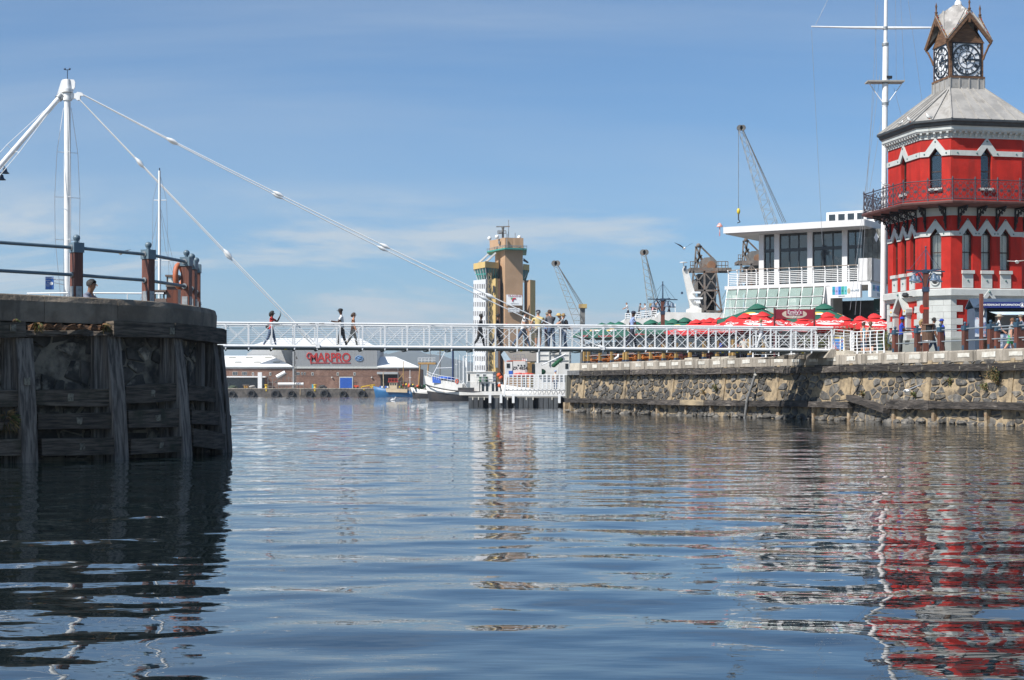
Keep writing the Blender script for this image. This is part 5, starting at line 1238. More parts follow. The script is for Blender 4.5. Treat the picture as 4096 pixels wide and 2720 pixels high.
# ------------------------------------------------------------------ parasols
mat_par_red = M('red_parasol_canvas', (0.56, 0.022, 0.024), (0.48, 0.016, 0.018), sc=1.5, rough=0.75, bump=0.25, bsc=5, rnd=0.12)
mat_par_green = M('green_parasol_canvas', (0.010, 0.105, 0.068), (0.008, 0.08, 0.052), sc=1.5, rough=0.75, bump=0.25, bsc=5, rnd=0.12)
mat_pole = M('dark_wood_pole', (0.08, 0.055, 0.04), (0.05, 0.035, 0.025), sc=3, rough=0.6)
mat_print_white = M('white_print', (0.74, 0.74, 0.72), (0.68, 0.68, 0.66), sc=4, rough=0.6)
mat_print_yellow = M('yellow_print', (0.70, 0.46, 0.10), (0.66, 0.38, 0.07), sc=4, rough=0.6)
mat_print_red = M('dark_red_print', (0.30, 0.03, 0.03), (0.25, 0.025, 0.025), sc=4, rough=0.6)
def parasol(kind, hw=1.12, ht=2.72, edge=1.98):
 mat = mat_par_red if kind == 'red' else mat_par_green
 t = thing('parasol', (0, 0, 0)); B = lambda m, n, mt, par=t: m.build(n, mt, par, local=True)
 m = MB(); m.cyl((0, 0, 0), .035, ht - .1, 8); B(m, 'pole', mat_pole)
 m = MB(); m.b2((-.28, -.28, 0), (.28, .28, .12)); B(m, 'base', mat_black)
 ap = Vector((0, 0, ht - .07))
 for k in range(4):
  Rz = Matrix.Rotation(k * math.pi / 2, 3, 'Z')
  N = 6; vs = []
  for i in range(N + 1):          # i from ridge to edge; sagging canvas between the ribs
   f = i / N
   for j in range(N + 1):
    g = j / N * 2 - 1; x = g * hw * f; y = -hw * f; z = ap.z + (edge - ap.z) * f - .05 * math.sin(f * math.pi) - .04 * f * (1 - g * g)
    vs.append(Rz @ Vector((x, y, z)))
  m = MB(); m.add(vs, [(i * (N + 1) + j, i * (N + 1) + j + 1, (i + 1) * (N + 1) + j + 1, (i + 1) * (N + 1) + j) for i in range(N) for j in range(N)], 0, True)
  pn = B(m, 'canopy_panel', mat)
  m = MB(); vs = []
  for j in range(9):
   g = j / 8 * 2 - 1; top = edge - .04 * (1 - g * g); sc_ = .19 + .02 * math.sin(j * 2.2 + k)
   vs += [Rz @ Vector((g * hw, -hw - .004, top)), Rz @ Vector((g * hw, -hw - .012 - .02 * ((j * 7 + k) % 3) / 2, top - sc_))]
  m.add(vs, [(2 * j, 2 * j + 2, 2 * j + 3, 2 * j + 1) for j in range(8)], 0, True); vl = B(m, 'valance', mat, pn)
  slope = (Vector((0, -hw, edge - .03)) - ap); sl = slope.normalized()
  def onp(f): return Rz @ (ap + slope * f + Vector((0, 0, -.05 * math.sin(f * math.pi) - .025)))
  right = Rz @ Vector((1, 0, 0)); up = Rz @ (-sl)
  if kind == 'red':
   X = frame3(onp(.62), right, up); mb = text_mb('Coca-Cola', .36, depth=.004, shear=.32, bold=.004, space=.86); nn = X.to_3x3() @ Vector((0, 0, 1))
   mb.v = [tuple(X @ Vector(v) + nn * .05) for v in mb.v]; B(mb, 'lettering', mat_print_white, pn)
   mb = MB(); sw = []
   for q in range(13):
    f = q / 12; sw.append((-.95 + 1.9 * f, -.32 + .10 * math.sin(f * 3.1) - .08 * f, .03 + .11 * math.sin(min(1, f * 1.3) * math.pi) * (1 - .5 * f)))
   vs = [X @ Vector((x, y + w_, .045)) for x, y, w_ in sw] + [X @ Vector((x, y - w_, .045)) for x, y, w_ in sw]
   mb.add(vs, [(q, q + 1, 13 + q + 1, 13 + q) for q in range(12)]); B(mb, 'white_wave', mat_print_white, pn)
   X = frame3(Rz @ Vector((0, -hw - .03, edge - .13)), right, (0, 0, 1)); mb = text_mb('Live on the Coke side of life', .125, depth=.003, shear=.1); mb.v = [tuple(X @ Vector(v)) for v in mb.v]; B(mb, 'lettering', mat_print_white, vl)
  else:
   X = frame3(onp(.58), right, up); nn = X.to_3x3() @ Vector((0, 0, 1))
   mb = MB(); mb.add([X @ Vector((-.08 + .24 * math.cos(q * .3927), .05 + .15 * math.sin(q * .3927), .05)) for q in range(16)], [tuple(range(16))]); B(mb, 'emblem', mat_print_yellow, pn)
   mb = text_mb('Fresh', .2, depth=.003, shear=.3); mb.v = [tuple(X @ (Vector(v) + Vector((.12, -.06, .056)))) for v in mb.v]
   if k % 2: mb = text_mb('Cape', .2, depth=.003, shear=.3); mb.v = [tuple(X @ (Vector(v) + Vector((.12, -.06, .056)))) for v in mb.v]
   mb = MB(); mb.add([X @ Vector((.12 + .22 * math.cos(q * .3927), -.03 + .07 * math.sin(q * .3927), .054)) for q in range(16)], [tuple(range(16))]); B(mb, 'emblem', mat_print_white, pn)
   mb = MB(); X2 = frame3(Rz @ Vector((0, -hw - .032, edge - .13)), right, (0, 0, 1)); mb.add([X2 @ Vector(v) for v in ((-.5, -.05, 0), (.5, -.05, 0), (.5, .05, 0), (-.5, .05, 0))], [(0, 1, 2, 3)]); B(mb, 'valance_print', mat_print_red, vl)
 m = MB(); rr = random.Random(5); vs = []
 for (r_, z) in ((.33, ht - .215), (.30, ht - .13), (.17, ht - .03), (.02, ht + .035)):
  for q in range(12): a = q * math.pi / 6; k = 1 / max(abs(math.cos(a)), abs(math.sin(a))); vs.append(Vector((r_ * k * math.cos(a) * rr.uniform(.9, 1.1), r_ * k * math.sin(a) * rr.uniform(.9, 1.1), z + rr.uniform(-.045, .03))))
 m.add(vs, [(i * 12 + q, i * 12 + (q + 1) % 12, (i + 1) * 12 + (q + 1) % 12, (i + 1) * 12 + q) for i in range(3) for q in range(12)], 0, True); B(m, 'vent_cap', mat)
 return t
def place_parasols():
 red = parasol('red'); grn = parasol('green'); first = {'red': red, 'green': grn}
 spots = [('red', 3493, 88, 1252, 'red soft-drink parasol nearest the clock tower, partly behind its corner', -.15), ('red', 3432, 93, 1262, 'red parasol just behind the one nearest the clock tower', -.3),
    ('red', 3309, 86.5, 1247, 'red soft-drink parasol directly right of the burgundy bar sign', -.12), ('red', 3205, 87, 1262, 'red parasol hidden behind the burgundy bar sign', -.1),
    ('red', 3270, 95, 1258, 'red parasol at the back, between the bar sign and the dark entrance', .1), ('red', 3046, 87.5, 1245, 'large red parasol above the striped-shirt boy on the bridge', -.55),
    ('red', 2980, 90, 1251, 'red parasol with a white wave left of the striped-shirt boy', -.62), ('red', 2927, 93.5, 1264, 'fourth red parasol from the left end of the red row', -.62),
    ('red', 2881, 96, 1268, 'third red parasol from the left end of the red row', -.62), ('red', 2846, 98.5, 1269, 'second red parasol from the left end of the red row', -.62),
    ('red', 2782, 101, 1275, 'darkest red parasol at the left end of the red row', -.62),
    ('red', 3120, 89, 1256, 'red parasol left of the burgundy bar sign, partly behind its post', -.4), ('red', 3012, 93, 1257, 'back-row red parasol between the two largest red ones', -.5), ('red', 2955, 96, 1264, 'back-row red parasol above the pink-shirted diner', -.6),
    ('red', 2905, 98, 1269, 'back-row red parasol in the middle of the red row', -.6), ('red', 2815, 103, 1274, 'back-row red parasol near the left end of the red row', -.6), ('red', 3372, 89, 1263, 'red parasol left of the pair nearest the clock tower', -.2),
    ('green', 3032, 95, 1212, 'big green parasol behind the red ones, in front of the glass louvres', -.4), ('green', 3288, 95, 1212, 'big green parasol behind the burgundy bar sign', -.4),
    ('green', 2733, 104, 1268, 'rightmost green parasol beside the red row', -.6), ('green', 2684, 107, 1273, 'second green parasol from the red row', -.6), ('green', 2655, 110, 1277, 'third green parasol from the red row, half hidden', -.6),
    ('green', 2606, 110, 1276, 'wide green parasol below the ferry passengers', -.6), ('green', 2540, 113, 1284, 'green parasol behind the guard in the light blue shirt', -.6),
    ('green', 2475, 112, 1285, 'third green parasol from the left end of the green row', -.6), ('green', 2445, 115, 1287, 'second green parasol from the left end of the green row', -.6), ('green', 2403, 113, 1289, 'leftmost green parasol of the terrace row', -.6)]
 seen = set()
 for kind, x, Y, y, lab, rz in spots:
  z = pz(y, Y); h = z - ZQ; o = first[kind]
  if kind in seen: o = copy_tree(o)
  seen.add(kind); o.location = (px(x, Y), Y, ZQ); o.rotation_euler = (R.uniform(-.05, .05), R.uniform(-.05, .05), rz + R.uniform(-.12, .12))
  s = h / 2.78; o.scale = (s * (1.3 if y < 1220 else 1.18), s * (1.3 if y < 1220 else 1.18), s)
  tag(o, lab, 'parasol', 'red drinks parasols' if kind == 'red' else 'green beer parasols')
place_parasols()
# ------------------------------------------------------------------ terrace furniture
mat_bench = M('orange_pine', (0.52, 0.19, 0.05), (0.40, 0.13, 0.03), sc=2, st=(1, 1, 4), rough=0.55, bump=0.2, rnd=0.15)
mat_ochre = M('ochre_timber', (0.36, 0.23, 0.075), (0.25, 0.155, 0.05), sc=2.5, st=(6, 6, .5), rough=0.7, bump=0.3, rnd=0.15)
mat_chair = M('dark_plum_plastic', (0.09, 0.02, 0.028), (0.06, 0.014, 0.018), sc=4, rough=0.4)
def picnic():
 t = thing('picnic_table'); B = lambda m, n: m.build(n, mat_bench, t, local=True)
 for k in range(5): m = MB(); m.b2((-.95, -.40 + k * .162, .74), (.95, -.40 + k * .162 + .15, .785)); B(m, 'top_plank')
 for s in (-1, 1):
  for q in (0, 1): m = MB(); m.b2((-.95, s * .72 - .14 + q * .145, .44), (.95, s * .72 - .005 + q * .145, .48)); B(m, 'seat_plank')
 for x in (-.7, .7):
  for s in (-1, 1): m = MB(); m.beam((x, s * .22, .74), (x, s * .62, 0), .09, .05); B(m, 'leg')
  m = MB(); m.b2((x - .045, -.85, .36), (x + .045, .85, .44)); B(m, 'bearer'); m = MB(); m.b2((x - .045, -.4, .66), (x + .045, .4, .74)); B(m, 'bearer')
  m = MB(); m.beam((x, 0, .40), (0, 0, .72), .07, .05); B(m, 'brace')
 return t
def place_picnic():
 p = picnic(); first = True; names = ['first', 'second', 'third', 'fourth', 'fifth', 'sixth', 'seventh']
 tg = QUAY.tan(10); rz = math.atan2(tg.y, tg.x)
 for i, x in enumerate((2372, 2425, 2475, 2530, 2580, 2632, 2690)):
  s = QUAY.hit(x, -2.2); o = p if i == 0 else copy_tree(p)
  o.location = QUAY.at(s, -2.1 - .25 * (i % 2), ZQ); o.rotation_euler = (0, 0, rz + (.1 if i % 2 else -.05))
  tag(o, 'orange pine picnic table under the footbridge, %s from the quay corner' % names[i], 'picnic table', 'picnic tables along the quay edge')
place_picnic()
def chair():
 t = thing('terrace_chair'); B = lambda m, n: m.build(n, mat_chair, t, local=True)
 m = MB(); m.b2((-.24, -.22, .42), (.24, .24, .46)); B(m, 'seat')
 m = MB(); m.slab([(-.24, .22, .46), (.24, .22, .46), (.20, .30, .88), (-.20, .30, .88)], (0, .03, 0)); B(m, 'backrest')
 for sx in (-1, 1):
  for sy in (-1, 1): m = MB(); m.tube([(sx * .2, sy * .19, .43), (sx * .24, sy * .24, 0)], .022, 5); B(m, 'leg')
  m = MB(); m.tube([(sx * .25, .2, .66), (sx * .26, -.18, .65), (sx * .24, -.2, .45)], .022, 5); B(m, 'armrest')
 return t
def place_chairs():
 c = chair(); xs = (2745, 2790, 2835, 2880, 2925, 2970, 3020, 3060)
 for i, x in enumerate(xs):
  o = c if i == 0 else copy_tree(c); s = QUAY.hit(x, -2)
  o.location = QUAY.at(s, -1.9 - .7 * (i % 2), ZQ); o.rotation_euler = (0, 0, 1.9 + .9 * (i % 3))
  tag(o, 'dark plum plastic terrace chair, %s from the orange picnic tables' % ['first', 'second', 'third', 'fourth', 'fifth', 'sixth', 'seventh', 'eighth'][i], 'chair', 'plastic chairs under the red parasols')
place_chairs()
def terrace_rail():
 t = thing('terrace_railing', QUAY.at(10, -.9, ZQ), 0, 'ochre timber bollards joined by one pale tube along the terrace edge', 'railing')
 m = MB(); m.slab([(-.10, -.08, 0), (.10, -.08, 0), (.10, -.08, 1.05), (-.10, -.08, 1.05)], (0, .16, 0)); me = m.mesh('post', mat_ochre); fixn(me)
 b = MB(); b.b2((-.115, -.10, 0), (.115, .10, .17)); bm_ = b.mesh('base_shoe', mat_bell)
 tg = QUAY.tan(10); rz = math.atan2(tg.y, tg.x); prev = None
 for x in (2337, 2355, 2400, 2447, 2497, 2508, 2557, 2604, 2654, 2704, 2759, 2816, 2869, 2922, 2934, 2998, 3057):
  s = QUAY.hit(x, -.5); c = QUAY.at(s, -.5, ztop(s) - .02)
  p = inst('post', me, t, c, (0, 0, rz), world=True); q = inst('base_shoe', bm_, p); q.matrix_local = Matrix.Identity(4)
  if prev is not None and s - prev[0] > .6:
   m = MB(); m.tube([prev[1] + Vector((0, 0, .52)), c + Vector((0, 0, .52))], .032, 6); m.build('rail', mat_galv, t)
  prev = (s, c)
terrace_rail()
def terrace_tables():
 rr = random.Random(31); t0 = thing('terrace_table'); B = lambda m, n, mt: m.build(n, mt, t0, local=True)
 m = MB(); m.lathe([(0, .72), (.42, .72), (.42, .75), (0, .76)], 14); B(m, 'table_top', M('dark_table', (.05, .035, .03), rough=.4)); m = MB(); m.cyl((0, 0, 0), .035, .72, 8); B(m, 'stem', mat_black_iron); m = MB(); m.lathe([(.25, 0), (.25, .03), (.04, .06)], 12); B(m, 'foot', mat_black_iron)
 for i, x in enumerate((2720, 2765, 2812, 2858, 2902, 2948, 2996, 3040)):
  o = t0 if i == 0 else copy_tree(t0); s = QUAY.hit(x, -3.2); o.location = QUAY.at(s, -3.2 - (i % 2), ZQ); tag(o, 'round dark terrace table behind the plastic chairs, %s from the picnic tables' % ['first', 'second', 'third', 'fourth', 'fifth', 'sixth', 'seventh', 'eighth'][i], 'table', 'round tables under the red parasols')
 t = thing('wind_screen', QUAY.at(6, -5.5, ZQ), 0, 'glazed wind screen with dark posts behind the green parasols', 'screen'); a = Vector((px(2330, 120), 120, ZQ)); b = Vector((px(2960, 99), 99, ZQ)); n = 16
 for i in range(n + 1): p = a.lerp(b, i / n); m = MB(); m.b2(p - Vector((.05, .05, 0)), p + Vector((.05, .05, 1.9))); m.build('post', mat_frame, t)
 for i in range(n):
  p, q = a.lerp(b, (i + .03) / n), a.lerp(b, (i + .97) / n); m = MB(); m.slab([p + Vector((0, 0, .9)), q + Vector((0, 0, .9)), q + Vector((0, 0, 1.85)), p + Vector((0, 0, 1.85))], (0, .02, 0)); m.build('pane', mat_glass_dark, t); m = MB(); m.slab([p + Vector((0, 0, .05)), q + Vector((0, 0, .05)), q + Vector((0, 0, .88)), p + Vector((0, 0, .88))], (0, .03, 0)); m.build('lower_panel', mat_fit, t)
terrace_tables()
def bar_sign():
 Y = 82.5; a, b = P(3100, 1237, Y), P(3255, 1238, Y); zb = pz(1276, Y)
 t = thing('bar_sign', ((a.x + b.x) / 2, Y, ZQ), 0, 'burgundy bar sign board on two posts above the landing', 'sign')
 m = MB(); m.b2((a.x, Y - .03, zb), (b.x, Y + .03, a.z)); bo = m.build('sign_board', M('burgundy_paint', (.22, .016, .03), (.19, .013, .025), sc=2, rough=.45), t)
 for x in (a.x - .03, b.x + .03): m = MB(); m.b2((x - .04, Y - .05, ZQ), (x + .04, Y + .05, a.z + .07)); m.build('sign_post', M('burgundy_post', (.12, .02, .025), rough=.5), t)
 c = Vector(((a.x + b.x) / 2, Y - .032, (a.z + zb) / 2)); beige = M('beige_print', (.55, .45, .36), rough=.6)
 m = MB(); m.slab([c + Vector((.64 * math.cos(q * .2618), 0, .23 * math.sin(q * .2618))) for q in range(24)], (0, -.006, 0)); m.build('ball_emblem', beige, bo)
 m = MB(); m.b2((c.x - .42, c.y - .016, c.z - .08), (c.x + .42, c.y - .008, c.z + .22)); m.build('name_panel', M('magenta_panel', (.28, .02, .07), rough=.5), bo)
 put_text("Emily's", .27, c + Vector((0, -.016, .10)), (1, 0, 0), (0, 0, 1), mat_print_white, bo)
 put_text('BEER & SNACK', .085, c + Vector((0, -.016, -.035)), (1, 0, 0), (0, 0, 1), mat_print_white, bo)
 put_text('bar', .17, c + Vector((0, -.010, -.145)), (1, 0, 0), (0, 0, 1), mat_print_white, bo, shear=.3)
bar_sign()
# ------------------------------------------------------------------ lamp posts
def lamp_post(x, Y, ytop, label, zbase=None, sc=1.0):
 zb = ZQ if zbase is None else zbase; bx_ = px(x, Y); zt = pz(ytop, Y); t = thing('lamp_post', (bx_, Y, zb), 0, label, 'street lamp', 'bell lamp posts')
 H = zt - zb; B = lambda m, n, mt, par=t: m.build(n, mt, par, local=True)
 zh = H - 1.15
 m = MB(); m.b2((-.12, -.12, 0), (.12, .12, zh)); B(m, 'post', mat_post)
 m = MB(); m.tube([(0, 0, zh), (0, 0, H)], [.05, .03], 8); m.ball((0, 0, H), .05, 8, 0, 4); B(m, 'finial_rod', mat_bell)
 m = MB(); m.box((0, 0, zh), (.32, .32, .16)); B(m, 'head_block', mat_bell)
 for ang in (0, math.pi / 2):
  d = Vector((math.cos(ang + .35), math.sin(ang + .35), 0)); m = MB(); m.beam(d * -1.05 + Vector((0, 0, zh + .02)), d * 1.05 + Vector((0, 0, zh + .02)), .07, .06); B(m, 'cross_arm', mat_bell)
  for s in (-1, 1):
   m = MB(); m.tube([d * s * .9 + Vector((0, 0, zh + .05)), Vector((0, 0, H - .1))], .010, 4); B(m, 'tie_rod', mat_bell)
   e = d * s * .66 + Vector((0, 0, zh - .18)); m = MB(); bell(m, e, .31); lp = B(m, 'bell_shade', M('slate_blue_enamel', (.10, .145, .21), (.08, .12, .175), sc=5, rough=.4))
   m = MB(); m.ball(e + Vector((0, 0, -.27)), .11, 8, 0, 5, (1, 1, .5)); B(m, 'lamp_glass', mat_opal, lp)
   m = MB(); m.tube([Vector((0, 0, zh - .75)) + d * s * .1, Vector((0, 0, zh - .35)) + d * s * .22, e + Vector((0, 0, .12)) - d * s * .2, e], .028, 6); B(m, 'lamp_arm', mat_bell, lp)
 m = MB(); m.box((0, 0, zh - .85), (.29, .29, .22)); B(m, 'clamp', mat_bell)
 return t, zh
L1, zh1 = lamp_post(3703, 75.5, 988, 'tall brown lamp post with four blue bell lamps before the clock tower')
m = MB(); m.box((0, 0, zh1 - 1.75), (.26, .26, .10)); m.build('red_band', M('signal_red', (.6, .04, .02), rough=.5), L1, local=True)
m = MB(); m.box((0, 0, zh1 - 2.75), (.29, .29, .24)); m.build('clamp', mat_bell, L1, local=True)
m = MB(); m.tube([(0, 0, zh1 - 2.7), (-.95, 0, zh1 - 2.68)], .028, 6); m.build('banner_arm', mat_bell, L1, local=True)
m = MB(); m.slab([Vector((-.20 + .11 * math.cos(q * .5236), -.05, zh1 - 1.78 + .22 * math.sin(q * .5236))) for q in range(12)], (0, .03, 0)); m.build('round_red_sign', MATS['signal_red'], L1, local=True)
lamp_post(2651, 104, 1128, 'distant brown lamp post with blue bell lamps above the green parasols')
def litter_bin():
 c = Vector((px(3712, 74.6), 74.6, 0)); z0, z1 = pz(1366, 74.6), pz(1301, 74.6); t = thing('litter_bin', (c.x, c.y, z0), 0, 'slatted brown litter bin fixed to the tall lamp post', 'bin')
 H = z1 - z0; r_ = .27; mat = M('brown_slat', (.13, .07, .04), (.08, .042, .025), sc=3, st=(6, 6, .5), rough=.65, bump=.3, rnd=.2)
 for k in range(16):
  a = k * math.pi / 8
  if k in (11, 12, 13) : hh = H * .55
  else: hh = H
  m = MB(); m.box((r_ * math.cos(a) * .97, r_ * math.sin(a) * .97, hh / 2), (.025, .098, hh), a); m.build('slat', mat, t, local=True)
 m = MB(); m.lathe([(r_ + .03, H), (r_ + .03, H + .06), (0, H + .07)], 16); m.build('lid', mat, t, local=True)
 m = MB(); m.lathe([(r_ - .03, .02), (r_ - .03, H - .01)], 16); m.build('liner', mat_room, t, local=True)
 m = MB(); m.lathe([(r_ + .012, 0), (r_ + .012, .05), (r_ - .1, .05)], 16); m.build('rim', mat_galv, t, local=True)
litter_bin()
# ------------------------------------------------------------------ brown ball-topped railing on the right quay
def right_railing():
 t = thing('quay_railing', QUAY.at(40, -.4, ZQ), 0, 'railing of red-brown posts with blue caps in front of the clock tower', 'railing')
 mcap = M('navy_cap_paint', (.035, .075, .115), (.028, .06, .095), sc=5, rough=.4)
 pm, cm, bm_ = post_meshes(mcap, mat_post, mcap, .2, .98)
 xs = (3580, 3668, 3762, 3861, 3962, 4072, 4190); pts = []
 rz = math.atan2(QUAY.nrm(40).x, -QUAY.nrm(40).y)
 for x in xs:
  s = QUAY.hit(x, -.45); c = QUAY.at(s, -.45, ZQ); p = inst('post', pm, t, c, (0, 0, rz), world=True)
  for nm, me in (('post_cap', cm), ('base_plate', bm_)): inst(nm, me, p).matrix_local = Matrix.Identity(4)
  pts.append(c)
 for a, b in zip(pts, pts[1:]):
  for zz in (.95, .45): m = MB(); m.tube([a + Vector((0, 0, zz)), b + Vector((0, 0, zz))], .03, 6); m.build('rail', M('grey_rail_tube', (.22, .25, .27), (.17, .2, .22), sc=4, rough=.45), t)
 a = pts[0]; m = MB(); m.tube([a + Vector((0, 0, .95)), a + QUAY.tan(40) * -.45 + Vector((0, 0, .93)), a + QUAY.tan(40) * -.55 + Vector((0, 0, .8)), a + QUAY.tan(40) * -.55 + Vector((0, 0, .5)), a + QUAY.tan(40) * -.3 + Vector((0, 0, .45)), a + Vector((0, 0, .45))], .03, 6); m.build('end_loop', mcap, t)
 pts2 = []
 t2 = thing('inner_railing', QUAY.at(43, -1.8, ZQ), 0, 'short second railing of brown posts behind the right end of the quay railing', 'railing')
 for x in (3987, 4085, 4200):
  s = QUAY.hit(x, -2.4); c = QUAY.at(s, -2.4, ZQ); p = inst('post', pm, t2, c, (0, 0, rz), world=True)
  for nm, me in (('post_cap', cm), ('base_plate', bm_)): inst(nm, me, p).matrix_local = Matrix.Identity(4)
  pts2.append(c)
 for a, b in zip(pts2, pts2[1:]):
  for zz in (.95, .45): m = MB(); m.tube([a + Vector((0, 0, zz)), b + Vector((0, 0, zz))], .03, 6); m.build('rail', MATS['grey_rail_tube'], t2)
right_railing()
# ------------------------------------------------------------------ information kiosk
def kiosk():
 Y = 75.0; x0 = px(3900, Y); navy = M('navy_kiosk', (.055, .085, .13), (.045, .07, .11), sc=2, rough=.5); blue = M('deep_blue_sign', (.012, .022, .14), (.01, .018, .12), sc=3, rough=.4)
 t = thing('information_kiosk', (x0 + 1.6, Y + 1, ZQ), 0, 'navy information kiosk with a blue sign board and lifted white awning', 'kiosk')
 W, Dp = 3.4, 1.3; z1 = pz(1232, Y)
 def bx(n, mt, a, b, par=t): m = MB(); m.b2(a, b); return m.build(n, mt, par)
 bx('side_wall', navy, (x0, Y, ZQ), (x0 + .08, Y + Dp, z1)); bx('side_wall', navy, (x0 + W - .08, Y, ZQ), (x0 + W, Y + Dp, z1)); bx('back_wall', mat_wall_white, (x0 + .08, Y + Dp - .08, ZQ), (x0 + W - .08, Y + Dp, z1))
 ct = bx('counter', navy, (x0 + .55, Y + .02, ZQ), (x0 + W - .1, Y + .4, ZQ + 1.0))
 bx('front_panel', navy, (x0 + .08, Y, ZQ), (x0 + .56, Y + .06, z1))
 m = MB(); m.slab([(x0 - .1, Y - .06, z1), (x0 + .62, Y - .06, z1), (x0 + .26, Y - .06, z1 + .28)], (0, .04, 0)); m.build('gable_panel', navy, t)
 rf = MB(); rf.slab([(x0 - .1, Y - .1, z1), (x0 + W, Y - .1, z1), (x0 + W, Y + .6, z1 + .42), (x0 - .1, Y + .6, z1 + .42)], (0, 0, .06)); rf.slab([(x0 - .1, Y + .6, z1 + .42), (x0 + W, Y + .6, z1 + .42), (x0 + W, Y + Dp, z1), (x0 - .1, Y + Dp, z1)], (0, 0, .06)); rf.build('roof', navy, t)
 s0, s1 = pz(1232, Y - .2), pz(1208, Y - .2); sb = bx('sign_board', blue, (px(3934, Y - .2), Y - .26, s0), (x0 + W, Y - .2, s1))
 put_text('WATERFRONT INFORMATION', .128, (px(4003, Y - .26), Y - .26, (s0 + s1) / 2), (1, 0, 0), (0, 0, 1), mat_print_white, sb, bold=.002)
 c = Vector((px(4089, Y - .26), Y - .266, (s0 + s1) / 2)); m = MB(); m.tube([c + Vector((.10 * math.cos(q * .4488), 0, .10 * math.sin(q * .4488))) for q in range(15)], .008, 4); m.slab([c + Vector((x, -.003, z)) for x, z in ((-.055, -.06), (.055, -.06), (.04, .0), (.02, .07), (-.02, .07), (-.04, 0))], (0, .006, 0)); m.build('emblem', mat_print_white, sb)
 za, zb = pz(1248, Y), pz(1263, Y); m = MB(); m.slab([(px(3956, Y), Y - .02, za), (x0 + W, Y - .02, za), (x0 + W, Y - .85, zb), (px(3975, Y), Y - .85, zb)], (0, 0, .03)); m.build('awning_flap', M('printed_awning', (.62, .68, .72), (.40, .56, .66), sc=1.2, rough=.5, c3=(.62, .52, .5), sc3=1.6, lo3=.6, hi3=.7), t)
 bx('hatch_dark', mat_room, (x0 + .6, Y + .9, ZQ + 1.0), (x0 + W - .1, Y + 1.0, z1 - .05)); bx('poster', M('red_poster', (.3, .03, .03), (.22, .02, .02), rough=.5), (x0 + 2.3, Y + .86, ZQ + 1.3), (x0 + W - .2, Y + .89, z1 - .2)); bx('notice', mat_pale_in, (x0 + 1.2, Y + .86, ZQ + 1.1), (x0 + 2.2, Y + .89, z1 - .15))
 pm_ = M('photo_panel', (.55, .60, .66), (.10, .16, .30), sc=3.5, rough=.45, lo=.42, hi=.55, c3=(.5, .22, .2), sc3=4, lo3=.58, hi3=.66)
 bx('picture_panel', pm_, (x0 - .006, Y - .012, ZQ + .85), (x0 + .5, Y - .002, ZQ + 1.75)); bx('picture_panel', pm_, (x0 + .9, Y - .004, ZQ + .05), (x0 + W - .2, Y + .015, ZQ + .95))
 m = MB(); m.tube([Vector((x0 + .33, Y - .012, ZQ + 2.05)) + Vector((.09 * math.cos(-1.2 + q * .3), 0, .26 * math.sin(-1.2 + q * .3))) for q in range(9)], .018, 4); m.build('white_ring', mat_print_white, t)
kiosk()
def kiosk_extras():
 Y = 73.8; x = px(3925, Y); t = thing('timber_pole', (x, Y, ZQ), 0, 'plain square timber pole in front of the kiosk corner', 'pole')
 m = MB(); m.b2((x - .075, Y - .075, ZQ), (x + .075, Y + .075, pz(1175, Y))); m.build('shaft', mat_post, t); m = MB(); m.b2((x + .076, Y - .04, pz(1198, Y)), (x + .10, Y + .04, pz(1187, Y))); m.build('plate', mat_bell, t)
 Y = 74.2; x = px(3925, Y); t = thing('timber_bin', (x + .3, Y, ZQ), 0, 'low boxy timber bin at the foot of the plain timber pole', 'bin')
 for k in range(6): m = MB(); m.b2((x + .05 + k * .085, Y - .2, ZQ), (x + .05 + k * .085 + .075, Y - .17, ZQ + .72)); m.build('slat', mat_oak, t)
 m = MB(); m.b2((x + .05, Y - .168, ZQ), (x + .56, Y + .3, ZQ + .72)); m.build('carcass', mat_oak, t); m = MB(); m.b2((x, Y - .24, ZQ + .721), (x + .62, Y + .34, ZQ + .78)); m.build('top', mat_oak, t)
 Y = 76.5; x0, x1 = px(3868, Y), px(3962, Y); t = thing('timber_bench', ((x0 + x1) / 2, Y, ZQ), 0, 'backless brown timber bench behind the quay railing', 'bench')
 for k in range(4): m = MB(); m.b2((x0, Y - .22 + k * .12, ZQ + .42), (x1, Y - .12 + k * .12, ZQ + .47)); m.build('seat_plank', mat_post, t)
 for x in (x0 + .15, x1 - .25): m = MB(); m.b2((x, Y - .2, ZQ), (x + .09, Y + .2, ZQ + .419)); m.build('leg', mat_black_iron, t)
kiosk_extras()
